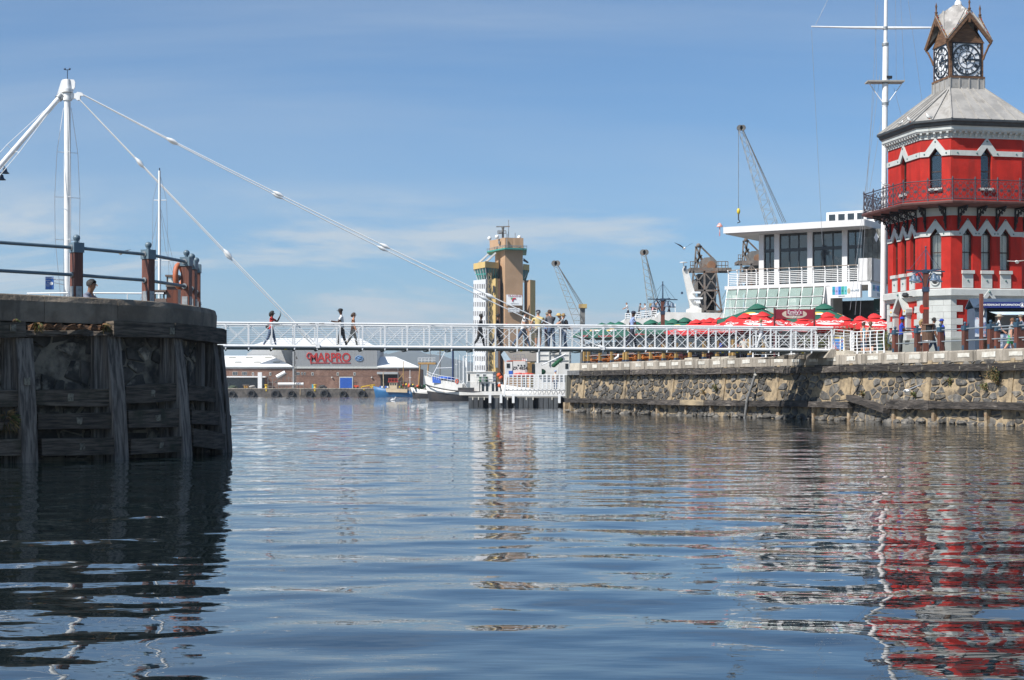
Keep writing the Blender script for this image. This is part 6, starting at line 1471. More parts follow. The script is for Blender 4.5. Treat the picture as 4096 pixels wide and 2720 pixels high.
# ------------------------------------------------------------------ signal mast behind the tower
def signal_mast():
 Y = 89.0; t = thing('signal_mast', (px(3535, Y), Y, ZQ), 0, 'tall white signal mast with a yard arm beside the clock tower', 'mast')
 b = lambda x, y: P(x, y, Y)
 m = MB(); m.tube([b(3532, 1275), b(3540, 420)], [.165, .150], 14); m.build('lower_mast', mat_white, t)
 m = MB(); m.tube([b(3540, 425), b(3543, 170)], [.17, .16], 14); m.build('lower_mast_sleeve', mat_white, t)
 m = MB(); m.tube([b(3542, 175), b(3546, -180)], [.105, .085], 14); m.build('topmast', mat_white, t)
 ya = MB(); ya.tube([b(3245, 106), b(3400, 110), b(3545, 112)], [.035, .06, .085], 10); ya.tube([b(3545, 112), b(3690, 111), b(3770, 110)], [.085, .06, .04], 10); ya.build('yard', mat_white, t)
 for y in (112, 178, 330, 415): m = MB(); m.tube([b(3541, y - 5), b(3541, y + 6)], .19 if y > 150 else .14, 12); m.build('band', mat_galv, t)
 pl = MB(); c = b(3542, 330); pl.slab([c + Vector((x, y, 0)) for x, y in ((-1.05, -.3), (1.0, -.3), (1.0, .5), (-1.05, .5))], (0, 0, .08)); pl.build('platform', M('grating_grey', (.36, .35, .32), (.28, .27, .25), sc=6, rough=.7), t)
 for s in (-1, 1): m = MB(); m.tube([c + Vector((s * .95, 0, 0)), c + Vector((s * .12, 0, -1.15))], .025, 6); m.build('platform_strut', mat_white, t)
 m = MB(); m.box(c + Vector((.18, -.1, .27)), (.30, .2, .14), .0); m.tube([c + Vector((.18, -.1, .05)), c + Vector((.18, -.1, .22))], .02, 5); m.build('floodlight', mat_black_iron, t)
 for a, e in (((3506, 330), (3500, -60)), ((3500, 330), (3420, 1260)), ((3520, 300), (3400, 1240)), ((3527, 470), (3465, 840)), ((3246, 120), (3290, 980)), ((3262, 100), (3330, -40)), ((3585, 325), (3582, -60)), ((3618, 325), (3600, -60)), ((3630, -20), (3690, 420)), ((3575, 350), (3610, 480)), ((3510, 20), (3440, 1265))):
  m = MB(); m.tube([b(*a), b(*e)], .010, 4); m.build('halyard', mat_wire, t)
 for x, y in ((3590, 350), (3602, 355)):
  pass
signal_mast()
# ------------------------------------------------------------------ far harbour: quay, warehouse, tower block, hills
mat_far_stone = M('far_quay_stone', (0.13, 0.115, 0.10), (0.06, 0.053, 0.048), sc=0.9, rough=0.9, bump=0.8, bsc=1.2, c3=(0.19, 0.165, 0.13), sc3=0.5, lo3=0.55, hi3=0.7)
mat_brick = M('brown_brick', (0.20, 0.115, 0.082), (0.135, 0.075, 0.055), sc=1.6, st=(1, 1, 2.2), rough=0.9, bump=0.3, c3=(0.26, 0.16, 0.12), sc3=0.35, lo3=0.5, hi3=0.75)
mat_clad_grey = M('grey_corrugated', (0.36, 0.37, 0.375), (0.30, 0.31, 0.315), sc=3.0, st=(4, 4, .08), rough=0.6, bump=0.5, bsc=4)
mat_roof_white = M('white_sheet_roof', (0.78, 0.79, 0.79), (0.72, 0.73, 0.73), sc=.5, rough=0.5)
mat_hill = M('hill_scrub', (0.085, 0.085, 0.05), (0.05, 0.055, 0.035), sc=0.004, rough=1.0)
mat_tyre = M('fender_tyre', (0.022, 0.022, 0.023), (0.012, 0.012, 0.012), sc=2, rough=0.8, bump=.4)
mat_rust = M('rusty_steel', (0.20, 0.17, 0.145), (0.10, 0.085, 0.075), sc=0.7, rough=0.8, c3=(0.17, 0.085, 0.045), sc3=0.6, lo3=0.55, hi3=0.68)
mat_steel_grey = M('weathered_grey_steel', (0.20, 0.195, 0.18), (0.11, 0.105, 0.1), sc=0.5, rough=0.7, c3=(0.16, 0.08, 0.04), sc3=0.5, lo3=0.55, hi3=0.7)
mat_jib = M('pale_grey_jib', (0.33, 0.34, 0.33), (0.24, 0.25, 0.24), sc=0.7, rough=0.6)
def qbox(name, mat, x0, x1, y0, y1, Y, depth, par, proud=0.0):
 """a box whose front face covers photograph pixels x0..x1, y0..y1 at depth Y"""
 m = MB(); m.b2((px(x0, Y), Y - proud, pz(y1, Y)), (px(x1, Y), Y - proud + depth, pz(y0, Y))); return m.build(name, mat, par)
def build_far_quay():
 Y = 438.0; z = pz(1553, Y)
 m = MB(); m.slab([Vector((-160, Y + 1.2, z - .05)), Vector((60, Y + 1.2, z - .05)), Vector((300, 700, z - .05)), Vector((900, 1700, z - .05)), Vector((-1200, 1700, z - .05)), Vector((-500, 500, z - .05))], (0, 0, -4)); m.build('far_quay_ground', mat_ground, kind='structure')
 t = thing('far_quay_wall', (px(1400, Y), Y, -.5), 0, 'low dark stone quay wall in front of the brick warehouse', 'quay wall')
 m = MB(); m.b2((-150, Y, -1.5), (58, Y + 1.2, z - .25)); m.build('masonry', mat_far_stone, t)
 xs = list(range(840, 1890, 42))
 for k, x in enumerate(xs):
  a, b = px(x, Y) + .03, px(x + 42, Y) - .03; m = MB(); m.b2((a, Y - .08, z - .249), (b, Y + 1.3, z + .02 * (k % 2))); m.build('coping_block', mat_q_cop, t)
 for k, (x, col) in enumerate(((1062, 0), (1256, 0), (1452, 0), (1199, 1))):
  qbox('stain_post', M('yellow_mark', (.5, .35, .04), rough=.8) if not col else mat_stub, x, x + (6 if not col else 4), 1556, 1565 if not col else 1582, Y, .1, t, .12)
 me = None
 for k, x in enumerate((929, 1007, 1103, 1166, 1239, 1299, 1373, 1448)):
  r_ = 1.02 + .12 * (k % 3); rings = 14; m = MB(); vs = []
  for i in range(20):
   a = i * math.pi / 10
   for j in range(8):
    b = j * math.pi / 4; rr_ = r_ * .72 + r_ * .30 * math.cos(b); vs.append((rr_ * math.cos(a), .34 * math.sin(b), rr_ * math.sin(a)))
  m.add(vs, [(i * 8 + j, i * 8 + (j + 1) % 8, ((i + 1) % 20) * 8 + (j + 1) % 8, ((i + 1) % 20) * 8 + j) for i in range(20) for j in range(8)], 0, True)
  o = bpy.data.objects.new('tyre_fender', m.mesh('tyre_fender', mat_tyre)); COL.objects.link(o); o.location = (px(x, Y), Y - .35, pz(1577, Y) + .1 * (k % 2)); fixn(o.data)
  tag(o, 'large black tyre fender on the far quay, %s from the left' % ['first', 'second', 'third', 'fourth', 'fifth', 'sixth', 'seventh', 'eighth'][k], 'tyre', 'tyre fenders on the far quay')
build_far_quay()
def build_warehouse():
 Y = 456.0; t = thing('warehouse', (px(1270, Y), Y + 10, 2.3), 0, 'brick warehouse with grey upper cladding and large red roof lettering', 'warehouse')
 Z = lambda y: pz(y, Y)
 qbox('brick_wall', mat_brick, 880, 1675, 1474, 1556, Y, 24, t)
 qbox('fascia', mat_trim, 880, 1675, 1466, 1474, Y, .5, t, .3)
 qbox('upper_cladding', mat_clad_grey, 1172, 1508, 1396, 1466, Y, 24, t, .05)
 m = MB(); m.slab([P(x, y, Y + 13.5) for x, y in ((988, 1466), (1174, 1466), (1174, 1392), (1020, 1392), (988, 1416))], (0, 10, 0)); m.build('upper_cladding', M('pale_corrugated', (.44, .45, .455), (.38, .39, .395), sc=3, st=(4, 4, .08), rough=.6, bump=.5, bsc=4), t)
 m = MB()
 for x in range(1174, 1508, 4): m.b2((px(x, Y), Y - .13, Z(1465)), (px(x + 1.6, Y), Y - .051, Z(1397)))
 m.build('corrugation', mat_clad_grey, t, kind='stuff')
 m = MB(); m.slab([P(985, 1394, Y - .3), P(1512, 1394, Y - .3), P(1440, 1357, Y + 12), P(1092, 1357, Y + 12)], (0, 0, .3)); m.build('roof', mat_roof_white, t)
 m = MB(); m.slab([P(870, 1468, Y - .6), P(1170, 1468, Y - .6), P(1086, 1426, Y + 13), P(880, 1426, Y + 13)], (0, 0, .25)); r1 = m.build('roof', mat_roof_white, t)
 m = MB(); m.slab([P(1509, 1470, Y - .6), P(1674, 1470, Y - .6), P(1580, 1430, Y + 12), P(1509, 1430, Y + 12)], (0, 0, .25)); m.build('roof', mat_roof_white, t)
 a, b, c = P(870, 1468, Y - .6), P(1170, 1468, Y - .6), P(880, 1426, Y + 13)
 for u, v in ((.13, .75), (.36, .75), (.62, .75), (.22, .30), (.48, .30), (.74, .30)):      # rooflights lying on the slope
  L = lambda uu, vv: a + (b - a) * uu + (c - a) * vv + Vector((0, -.05, .30))
  m = MB(); m.slab([L(u, v), L(u + .09, v), L(u + .09, v + .11), L(u, v + .11)], (0, 0, .06)); m.build('rooflight', M('dirty_rooflight', (.42, .42, .38), (.3, .3, .27), sc=1, rough=.5), r1)
 red = M('sign_red', (0.40, 0.025, 0.022), (0.35, 0.02, 0.018), sc=2, rough=.5)
 s0 = qbox('sign_rule', red, 1247, 1318, 1450, 1453.5, Y, .1, t, .25); qbox('sign_rule', red, 1326, 1402, 1450, 1453.5, Y, .1, t, .25)
 mb = text_mb('MARPRO', 3.55, depth=.12, bold=.07, space=.92, res=4); xs = [v[0] for v in mb.v]; ys = [v[1] for v in mb.v]
 w_, h_ = max(xs) - min(xs), max(ys) - min(ys); tx0, tx1 = px(1240, Y), px(1402, Y); sx = (tx1 - tx0) / w_; sy = (Z(1411) - Z(1447)) / h_
 mb.v = [(tx0 + (x - min(xs)) * sx, Y - .2 - z, Z(1447) + (y - min(ys)) * sy) for x, y, z in mb.v]; mb.build('lettering', red, t)
 m = MB(); m.tube([P(x, y, Y - .25) for x, y in ((1243, 1414), (1234, 1412), (1229, 1418), (1228, 1427), (1233, 1434), (1240, 1435))], .22, 6); m.build('lettering_swash', red, t)
 m = MB(); m.slab([P(x, y, Y - .3) for x, y in ((1241, 1440), (1246, 1440), (1246, 1455), (1242, 1456))], (0, .1, 0)); m.build('lettering_swash', red, t)
 bl_ = M('emblem_blue', (.10, .22, .42), rough=.5); m = MB(); m.tube([P(1437 + 15 * math.cos(q * .314), 1434 + 10 * math.sin(q * .314), Y - .22) for q in range(21)], .13, 5); em = m.build('emblem', bl_, t)
 for dy in (-4, 2): m = MB(); m.tube([P(1437 + x, 1434 + dy - .35 * x, Y - .22) for x in (-11, -4, 4, 11)], [.08, .2, .2, .08], 5); m.build('emblem_stripe', bl_, em)
 gl = M('dark_far_window', (.06, .07, .08), (.04, .045, .05), rough=.2)
 for x0, x1, y0, y1 in ((930, 950, 1487, 1501), (968, 988, 1487, 1501), (1184, 1199, 1489, 1500), (1205, 1211, 1489, 1500), (1216, 1222, 1489, 1500)):
  w = qbox('window', mat_trim, x0, x1, y0, y1, Y, .2, t, .06); n = 3 if x1 - x0 > 12 else 1
  for k in range(n): qbox('pane', gl, x0 + 1 + k * (x1 - x0 - 1) / n, x0 + (k + 1) * (x1 - x0 - 1) / n, y0 + 1, y1 - 1, Y, .05, w, .09)
 for x in (1008, 1077, 1246, 1347, 1414): v = qbox('vent', mat_trim, x, x + 8, 1489, 1502, Y, .2, t, .1); qbox('vent_hole', gl, x + 2, x + 6, 1491, 1500, Y, .05, v, .13)
 d = qbox('loading_door', mat_trim, 1357, 1412, 1507, 1553, Y, .2, t, .12); blue = M('blue_shutter', (.012, .09, .42), (.01, .075, .36), sc=1, rough=.5)
 for k in range(8): qbox('shutter_slat', blue, 1360, 1408, 1511 + k * 5.2, 1511 + k * 5.2 + 4.8, Y, .06, d, .18)
 o = qbox('bay_opening', mat_room, 1522, 1590, 1498, 1553, Y, .1, t, .05); qbox('bay_canopy', mat_clad_grey, 1510, 1592, 1488, 1497, Y, 2.0, t, 2.0)
 qbox('loading_canopy', mat_roof_white, 890, 1067, 1505, 1510, Y, 3, t, 2.5); qbox('bay_opening', gl, 892, 1058, 1512, 1553, Y, .1, t, .04)
 qbox('gutter_pipe', mat_clad_grey, 1171, 1176, 1400, 1553, Y, .3, t, .35); qbox('string_course', M('dark_brick_line', (.10, .06, .05), rough=.9), 1184, 1510, 1504, 1505.2, Y, .1, t, .03)
 for x in (1328, 1487): m = MB(); m.ball(P(x, 1510, Y - .3), .25, 8, 0, 5); m.build('wall_lamp', mat_trim, t)
build_warehouse()
def quay_clutter():
 Y = 446.0; yel = M('safety_yellow', (.62, .40, .02), (.5, .3, .015), sc=1, rough=.5)
 g = 'gear standing on the far quay'
 def simple(name, mb, mat, lab, cat): return one(name, mb, mat, lab, cat, g)
 m = MB(); m.tube([P(1112, 1536, Y), P(1214, 1536, Y)], .42, 10);
 t = thing('white_tank', P(1163, 1553, Y), 0, 'long white cylinder lying on a rack on the far quay', 'tank', g); m.build('cylinder', mat_white, t)
 for x in range(1114, 1220, 20): m = MB(); m.b2((px(x, Y), Y - .3, pz(1554, Y)), (px(x, Y) + .12, Y + .3, pz(1541, Y))); m.build('leg', mat_steel_grey, t)
 t = thing('conveyor', P(1120, 1553, Y), 0, 'inclined conveyor with a white tube on a grey steel frame', 'conveyor', g)
 m = MB(); m.tube([P(1107, 1508, Y), P(1141, 1489, Y)], .55, 10); m.build('tube', mat_white, t)
 m = MB(); m.beam(P(1095, 1531, Y), P(1150, 1494, Y), .5, .3); m.build('belt', mat_rust, t)
 for x, y0 in ((1072, 1500), (1090, 1510), (1105, 1520), (1125, 1512), (1140, 1504), (1155, 1505), (1166, 1508)): m = MB(); m.beam(P(x, y0, Y), P(x, 1554, Y), .18, .18); m.build('leg', mat_steel_grey, t)
 for y in (1512, 1530, 1545): m = MB(); m.beam(P(1070, y, Y), P(1168, y, Y), .15, .12); m.build('rail', mat_steel_grey, t)
 t = thing('lattice_mast', P(1181, 1553, Y - 1), 0, 'slim grey lattice mast standing before the warehouse corner', 'mast', g); m = MB(); lattice(m, P(1181, 1553, Y - 1), P(1181, 1405, Y - 1), .5, .4, 16, .06); m.build('lattice', mat_steel_grey, t); m = MB(); m.slab([P(1183, 1420, Y - 1), P(1192, 1436, Y - 1), P(1183, 1436, Y - 1)], (0, .1, 0)); m.build('flag_plate', mat_steel_grey, t)
 m = MB(); m.b2((px(1031, Y), Y, pz(1553, Y)), (px(1047, Y), Y + 1, pz(1489, Y))); simple('white_silo_box', m, mat_white, 'tall narrow white box standing on the far quay', 'box')
 for x in (1065, 1260):
  m = MB(); m.lathe([(.5, 0), (.45, .3), (.3, .5), (.35, .95), (.55, 1.1), (.45, 1.25), (0, 1.3)], 10, P(x, 1556, Y - 6)); simple('bollard', m, yel, 'yellow mooring bollard on the far quay edge %s' % ('left of the white cylinder' if x < 1100 else 'left of the blue door'), 'bollard')
 t = thing('forklift', P(1424, 1553, Y), 0, 'small orange forklift beside the blue loading door', 'forklift', g); orng = M('forklift_orange', (.6, .08, .02), (.5, .06, .015), rough=.5)
 qbox('body', orng, 1414, 1434, 1541, 1551, Y, 1.2, t); qbox('cab_roof', mat_black, 1415, 1428, 1529, 1531, Y, 1.1, t)
 for x in (1416, 1426): qbox('cab_post', mat_black, x, x + 1.2, 1531, 1541, Y, .1, t)
 qbox('mast', mat_black, 1413, 1415, 1527, 1551, Y, .3, t)
 for x in (1417, 1430): m = MB(); m.tube([P(x, 1551, Y - .1), P(x, 1551, Y + .2)], .32, 10); m.build('wheel', mat_tyre, t)
 t = thing('yellow_gangway', P(1475, 1553, Y), 0, 'yellow steel gangway frame lying on the far quay', 'gangway', g)
 for a, b in (((1446, 1547), (1480, 1541)), ((1480, 1541), (1500, 1538)), ((1482, 1553), (1482, 1540)), ((1497, 1553), (1497, 1538)), ((1446, 1553), (1446, 1545)), ((1482, 1553), (1497, 1540))): m = MB(); m.beam(P(*a, Y), P(*b, Y), .3, .3); m.build('member', yel, t)
 t = thing('tilted_hopper', P(985, 1553, Y), 0, 'rust and yellow striped hopper tub on the far quay', 'hopper', g); m = MB(); m.slab([P(972, 1540, Y), P(995, 1540, Y), P(991, 1552, Y), P(976, 1552, Y)], (0, 1.5, 0)); m.build('tub', M('striped_tub', (.45, .28, .03), (.15, .06, .02), sc=1.2, st=(3, 3, .5), rough=.7, lo=.45, hi=.55), t); m = MB(); m.beam(P(970, 1540, Y), P(997, 1540, Y), .2, .2); m.build('rim', mat_rust, t)
 rr = random.Random(9)
 for k, (x, w, lab) in enumerate(((935, 26, 'heap of dark green netting at the left end of the far quay'), (1010, 14, 'small pile of pale gear right of the striped hopper'), (1290, 24, 'row of dark chain heaped before the warehouse wall'))):
  m = MB()
  for q in range(14): m.ball(P(x - w / 2 + w * rr.random(), 1552 - rr.random() * 7, Y + rr.uniform(0, 2)), rr.uniform(.25, .6), 7, 0, 5, (1.3, 1, .7))
  one('gear_pile', m, M('pile_%d' % k, [(.05, .07, .04), (.35, .33, .3), (.05, .05, .05)][k], sc=2, rough=.9), lab, 'gear pile', g)
 for k, x in enumerate((1252, 1257)):
  m = MB(); m.cyl(P(x, 1553, Y), .32, 1.1, 10); simple('drum', m, M('drum_%d' % k, [(.05, .3, .45), (.1, .4, .25)][k], rough=.5), ['light blue drum left of a yellow bollard on the far quay', 'green drum touching a yellow bollard on the far quay'][k], 'drum')
def lattice(mb, a, b, w0, w1, n, th, m=0, depth=True):
 a, b = Vector(a), Vector(b); d = (b - a).normalized(); s = d.cross(Vector((0, 1, 0))).normalized(); u = Vector((0, 1, 0)) if abs(d.y) < .5 else d.cross(s)
 def c(k, i, j): w = w0 + (w1 - w0) * k; return a.lerp(b, k) + s * i * w / 2 + u * j * w / 2
 for i in (-1, 1):
  for j in (-1, 1): mb.beam(c(0, i, j), c(1, i, j), th * 1.3, th * 1.3, m, up=(0, 1, 0))
 for q in range(n):
  k0, k1 = q / n, (q + 1) / n; sg = 1 if q % 2 else -1
  for j in (-1, 1):
   mb.beam(c(k0, -sg, j), c(k1, sg, j), th, th, m, up=(0, 1, 0)); mb.beam(c(k0, j, -sg), c(k1, j, sg), th, th, m, up=(1, 0, 0))
quay_clutter()
def build_control_tower():
 Y = 450.0; S = 2.903; ox, oy = 1860, 880
 t = thing('port_control_tower', (px(2000, Y), Y + 5, 2.2), 0, 'tall tan port control building with glazed pod and white banded office wing', 'control tower')
 br = M('tan_concrete', (.43, .275, .165), (.38, .24, .14), sc=.3, rough=.8); ye = M('ochre_concrete', (.53, .38, .15), (.48, .34, .13), sc=.3, rough=.8); wh = M('pale_band', (.56, .57, .59), (.50, .51, .53), sc=.3, rough=.7)
 te = M('turquoise_edge', (.04, .28, .24), (.03, .22, .19), rough=.6); gls = M('teal_pod_glass', (.02, .10, .10), (.012, .06, .065), sc=.4, rough=.1, spec=.8); dk = M('office_glass', (.05, .05, .055), (.10, .085, .07), sc=.8, rough=.25)
 q = lambda x, y, dY=0: P(ox + x / S, oy + y / S, Y + dY)
 def pr(name, mat, pts, dep, dY=0, par=None): m = MB(); m.slab([q(x, y, dY) for x, y in pts], (0, dep, 0)); return m.build(name, mat, par or t)
 def prism(name, mat, plan, y0, y1, par=None):
  z0, z1 = pz(oy + y1 / S, Y), pz(oy + y0 / S, Y); m = MB(); m.slab([Vector((px(ox + x / S, Y), Y + d, z0)) for x, d in plan], (0, 0, z1 - z0)); return m.build(name, mat, par or t)
 prism('shaft', br, [(345, 9), (465, 0), (672, 1.5), (672, 16), (345, 16)], 345, 2000)
 prism('shaft_head', br, [(282, 8), (465, -1), (678, .5), (678, 17), (282, 17)], 208, 330)
 sl = prism('gallery_slab', te, [(250, 8), (465, -3.2), (718, -1), (718, 18), (250, 18)], 332, 348)
 for x0, d0, x1, d1 in ((250, 8, 465, -3.2), (465, -3.2, 718, -1)):
  for yy in (304, 316): m = MB(); m.tube([Vector((px(ox + x0 / S, Y), Y + d0, pz(oy + yy / S, Y))), Vector((px(ox + x1 / S, Y), Y + d1, pz(oy + yy / S, Y)))], .07, 5); m.build('gallery_rail', mat_galv, t)
  for k in range(8): f = k / 7; xx = x0 + (x1 - x0) * f; dd = d0 + (d1 - d0) * f; m = MB(); m.tube([Vector((px(ox + xx / S, Y), Y + dd, pz(oy + 332 / S, Y))), Vector((px(ox + xx / S, Y), Y + dd, pz(oy + 302 / S, Y)))], .06, 4); m.build('gallery_post', mat_galv, t)
 for x in (480, 562, 575, 645, 660): pr('service_pipe', mat_galv if x == 480 else br, [(x, 215), (x + 7, 215), (x + 7, 325), (x, 325)], .5, -1.6)
 prism('pod_crown', ye, [(92, 6), (235, -2), (392, 2), (392, 14), (92, 14)], 487, 556)
 def taper(name, mat, top, bot, y0, y1, par=None):
  z0, z1 = pz(oy + y1 / S, Y), pz(oy + y0 / S, Y); n = len(top); vs = [Vector((px(ox + x / S, Y), Y + d, z0)) for x, d in bot] + [Vector((px(ox + x / S, Y), Y + d, z1)) for x, d in top]
  m = MB(); m.add(vs, [tuple(range(n)), tuple(range(n, 2 * n))] + [(i, (i + 1) % n, n + (i + 1) % n, n + i) for i in range(n)]); return m.build(name, mat, par or t)
 pd = taper('pod_glazing', gls, [(104, 6), (238, -1.4), (388, 2.3), (388, 13), (104, 13)], [(145, 6), (252, .2), (380, 3.6), (380, 13), (145, 13)], 557, 692)
 for k in range(9):
  f = k / 8; x0, x1 = 104 + 134 * f, 145 + 107 * f; d0, d1 = 6 - 7.4 * f, 6 - 5.8 * f; m = MB(); m.beam(Vector((px(ox + x0 / S, Y), Y + d0 - .1, pz(oy + 557 / S, Y))), Vector((px(ox + x1 / S, Y), Y + d1 - .1, pz(oy + 692 / S, Y))), .18, .18); m.build('mullion', te if k % 2 else wh, pd)
 for k in range(1, 5): f = k / 5; m = MB(); m.beam(Vector((px(ox + (238 + 150 * f) / S, Y), Y - 1.5 + 3.7 * f, pz(oy + 557 / S, Y))), Vector((px(ox + (252 + 128 * f) / S, Y), Y + 3.4 * f, pz(oy + 692 / S, Y))), .18, .18); m.build('mullion', te, pd)
 m = MB(); m.beam(q(124, 632, 1.8), q(246, 626, -1.0), .2, .25); m.build('transom', te, pd)
 for x0, y0, x1, y1 in ((150, 490, 262, 395), (232, 478, 350, 380)): pr('buttress', wh, [(x0, y0), (x0 + 32, y0), (x1 + 15, y1 + 4), (x1, y1 - 6)], 2, 3)
 prism('pod_crown', ye, [(676, 3), (750, 6), (750, 14), (676, 14)], 500, 566); p2 = taper('pod_glazing', gls, [(676, 3.5), (742, 6.3), (742, 13), (676, 13)], [(676, 4), (704, 6.6), (704, 13), (676, 13)], 567, 690)
 for k in range(4): f = k / 3; m = MB(); m.beam(Vector((px(ox + (676 + 66 * f) / S, Y), Y + 3.3 + 2.8 * f, pz(oy + 567 / S, Y))), Vector((px(ox + (676 + 28 * f) / S, Y), Y + 3.8 + 2.6 * f, pz(oy + 690 / S, Y))), .18, .18); m.build('mullion', te, p2)
 pr('buttress', M('dark_buttress', (.12, .13, .16), rough=.6), [(680, 440), (740, 490), (725, 495), (676, 470)], 2, 6)
 prism('stair_column', ye, [(285, 1), (355, -.5), (408, 1), (408, 10), (285, 10)], 680, 2000); prism('stair_return', br, [(355, -.45), (408, .95), (408, 9), (360, 9)], 684, 1995)
 prism('east_column', br, [(693, 4), (757, 1), (757, 14), (693, 14)], 692, 2000); prism('east_column', ye, [(757, 1), (820, 4), (820, 14), (757, 14)], 690, 2000)
 pr('stair_window', dk, [(322, 762), (344, 762), (344, 846), (322, 846)], .3, -.75)
 wing = prism('office_wing', wh, [(93, 4), (240, -1), (288, 1), (288, 12), (93, 12)], 690, 2000)
 for k in range(11):
  y0 = 743 + k * 105
  for j in range(7):
   f = j / 7; x0 = 100 + 138 * f; d = 4 - 5 * (f + .05); pr('window', dk, [(x0, y0), (x0 + 17.6, y0 - .5), (x0 + 17.6, y0 + 52), (x0, y0 + 52)], .4, d - .35 + .25)
  for j in range(3):
   f = j / 3; x0 = 244 + 42 * f; d = -1 + 2 * f; pr('window', M('pale_blind', (.28, .26, .23), (.2, .18, .16), sc=1, rough=.5), [(x0, y0), (x0 + 11, y0), (x0 + 11, y0 + 50), (x0, y0 + 50)], .4, d - .2)
 s = pr('sign_board', mat_sign_w, [(480, 866), (665, 872), (665, 992), (480, 990)], .4, .0 - .4)
 nrm = Vector((1, .0, 0)); put_text('TRANSNET', .85, q(585, 884, -.45), nrm, (0, 0, 1), M('maroon_print', (.25, .03, .08), rough=.5), s, out=.05)
 pr('logo_green', M('logo_green_ink', (.05, .35, .12), rough=.5), [(527, 902), (553, 902), (545, 922), (534, 920)], .1, -.55, s); pr('logo_red', M('logo_red_ink', (.5, .02, .05), rough=.5), [(556, 904), (588, 904), (594, 920), (566, 920), (556, 950), (544, 942)], .1, -.55, s)
 put_text('national ports', .4, q(575, 968, -.45), nrm, (0, 0, 1), mat_bell, s, out=.05)
 s = pr('sign_board', mat_sign_w, [(500, 1020), (634, 1024), (634, 1072), (500, 1070)], .4, -.4)
 put_text('National Ports', .52, q(567, 1035, -.45), nrm, (0, 0, 1), mat_bell, s, out=.05); put_text('Authority House', .52, q(567, 1056, -.45), nrm, (0, 0, 1), mat_bell, s, out=.05)
 m = MB(); m.tube([q(440, 208, 5), q(440, 95, 5)], .35, 6); m.beam(q(362, 78, 5), q(520, 76, 5), .3, .3); m.tube([q(440, 95, 5), q(440, 78, 5)], .5, 6); m.build('radar_scanner', mat_steel_grey, t)
 m = MB()
 for y in (125, 155): m.beam(q(380, y, 5), q(476, y, 5), .3, .3)
 for x in (380, 410, 446, 476): m.beam(q(x, 125, 5), q(x, 160, 5), .25, .25, up=(0, 1, 0))
 m.b2(q(388, 158, 6), q(426, 126, 4)); m.build('radar_platform', mat_galv, t)
 for x, y in ((506, 0), (582, 150), (488, 160)): m = MB(); m.tube([q(x, 208, 6), q(x, y, 6)], .12, 5); m.build('aerial', mat_wire, t)
 for x, y in ((372, 195), (284, 214), (630, 202)): m = MB(); m.ball(q(x, y, 2), .6, 8, 0, 5); m.build('dish', mat_white, t)
 pr('cabinet', mat_galv, [(385, 240), (405, 240), (405, 275), (385, 275)], 1, 1.2)
 t2 = thing('vessel_lattice_mast', P(1962, 1450, 400), 0, 'slender yellowish lattice mast rising before the port control tower', 'mast'); m = MB(); lattice(m, P(1966, 1560, 400), P(1958, 1092, 400), 1.4, .7, 26, .11); m.build('lattice', M('ochre_lattice', (.40, .30, .14), (.25, .18, .1), sc=.5, rough=.6), t2)
build_control_tower()
def build_hills():
 Y = 5200.0; prof = [(-3000, 40), (-900, 55), (0, 62), (600, 95), (880, 120), (1200, 150), (1450, 185), (1530, 205), (1570, 210), (1640, 190), (1750, 165), (1870, 138), (2050, 118), (2300, 100), (2700, 80), (3400, 72), (4096, 60), (5200, 55), (7500, 40)]
 m = MB(); rr = random.Random(1); n = 260; vs = []
 def h(x):
  for (a, b), (c, d) in zip(prof, prof[1:]):
   if a <= x <= c: k = (x - a) / (c - a); k = k * k * (3 - 2 * k); return b + (d - b) * k
  return 40
 rows = ((0, 0.0), (350, .55), (800, .9), (1300, 1.0), (2200, .5))
 for dy, k in rows:
  for i in range(n):
   x = -3000 + 10500 * i / (n - 1); z = h(x) / FP * Y * k * (1 + .05 * math.sin(i * 1.7 + dy) + rr.uniform(-.03, .03)); vs.append((px(x, Y), Y + dy, z))
 m.add(vs, [(r_ * n + i, r_ * n + i + 1, (r_ + 1) * n + i + 1, (r_ + 1) * n + i) for r_ in range(4) for i in range(n - 1)], 0, True); m.build('hills', mat_hill, kind='structure')
 m = MB(); m.add([(-9000, 1650, .6), (9000, 1650, .6), (9000, 5300, .6), (-9000, 5300, .6)], [(0, 1, 2, 3)]); m.build('far_ground', mat_hill, kind='structure')
build_hills()
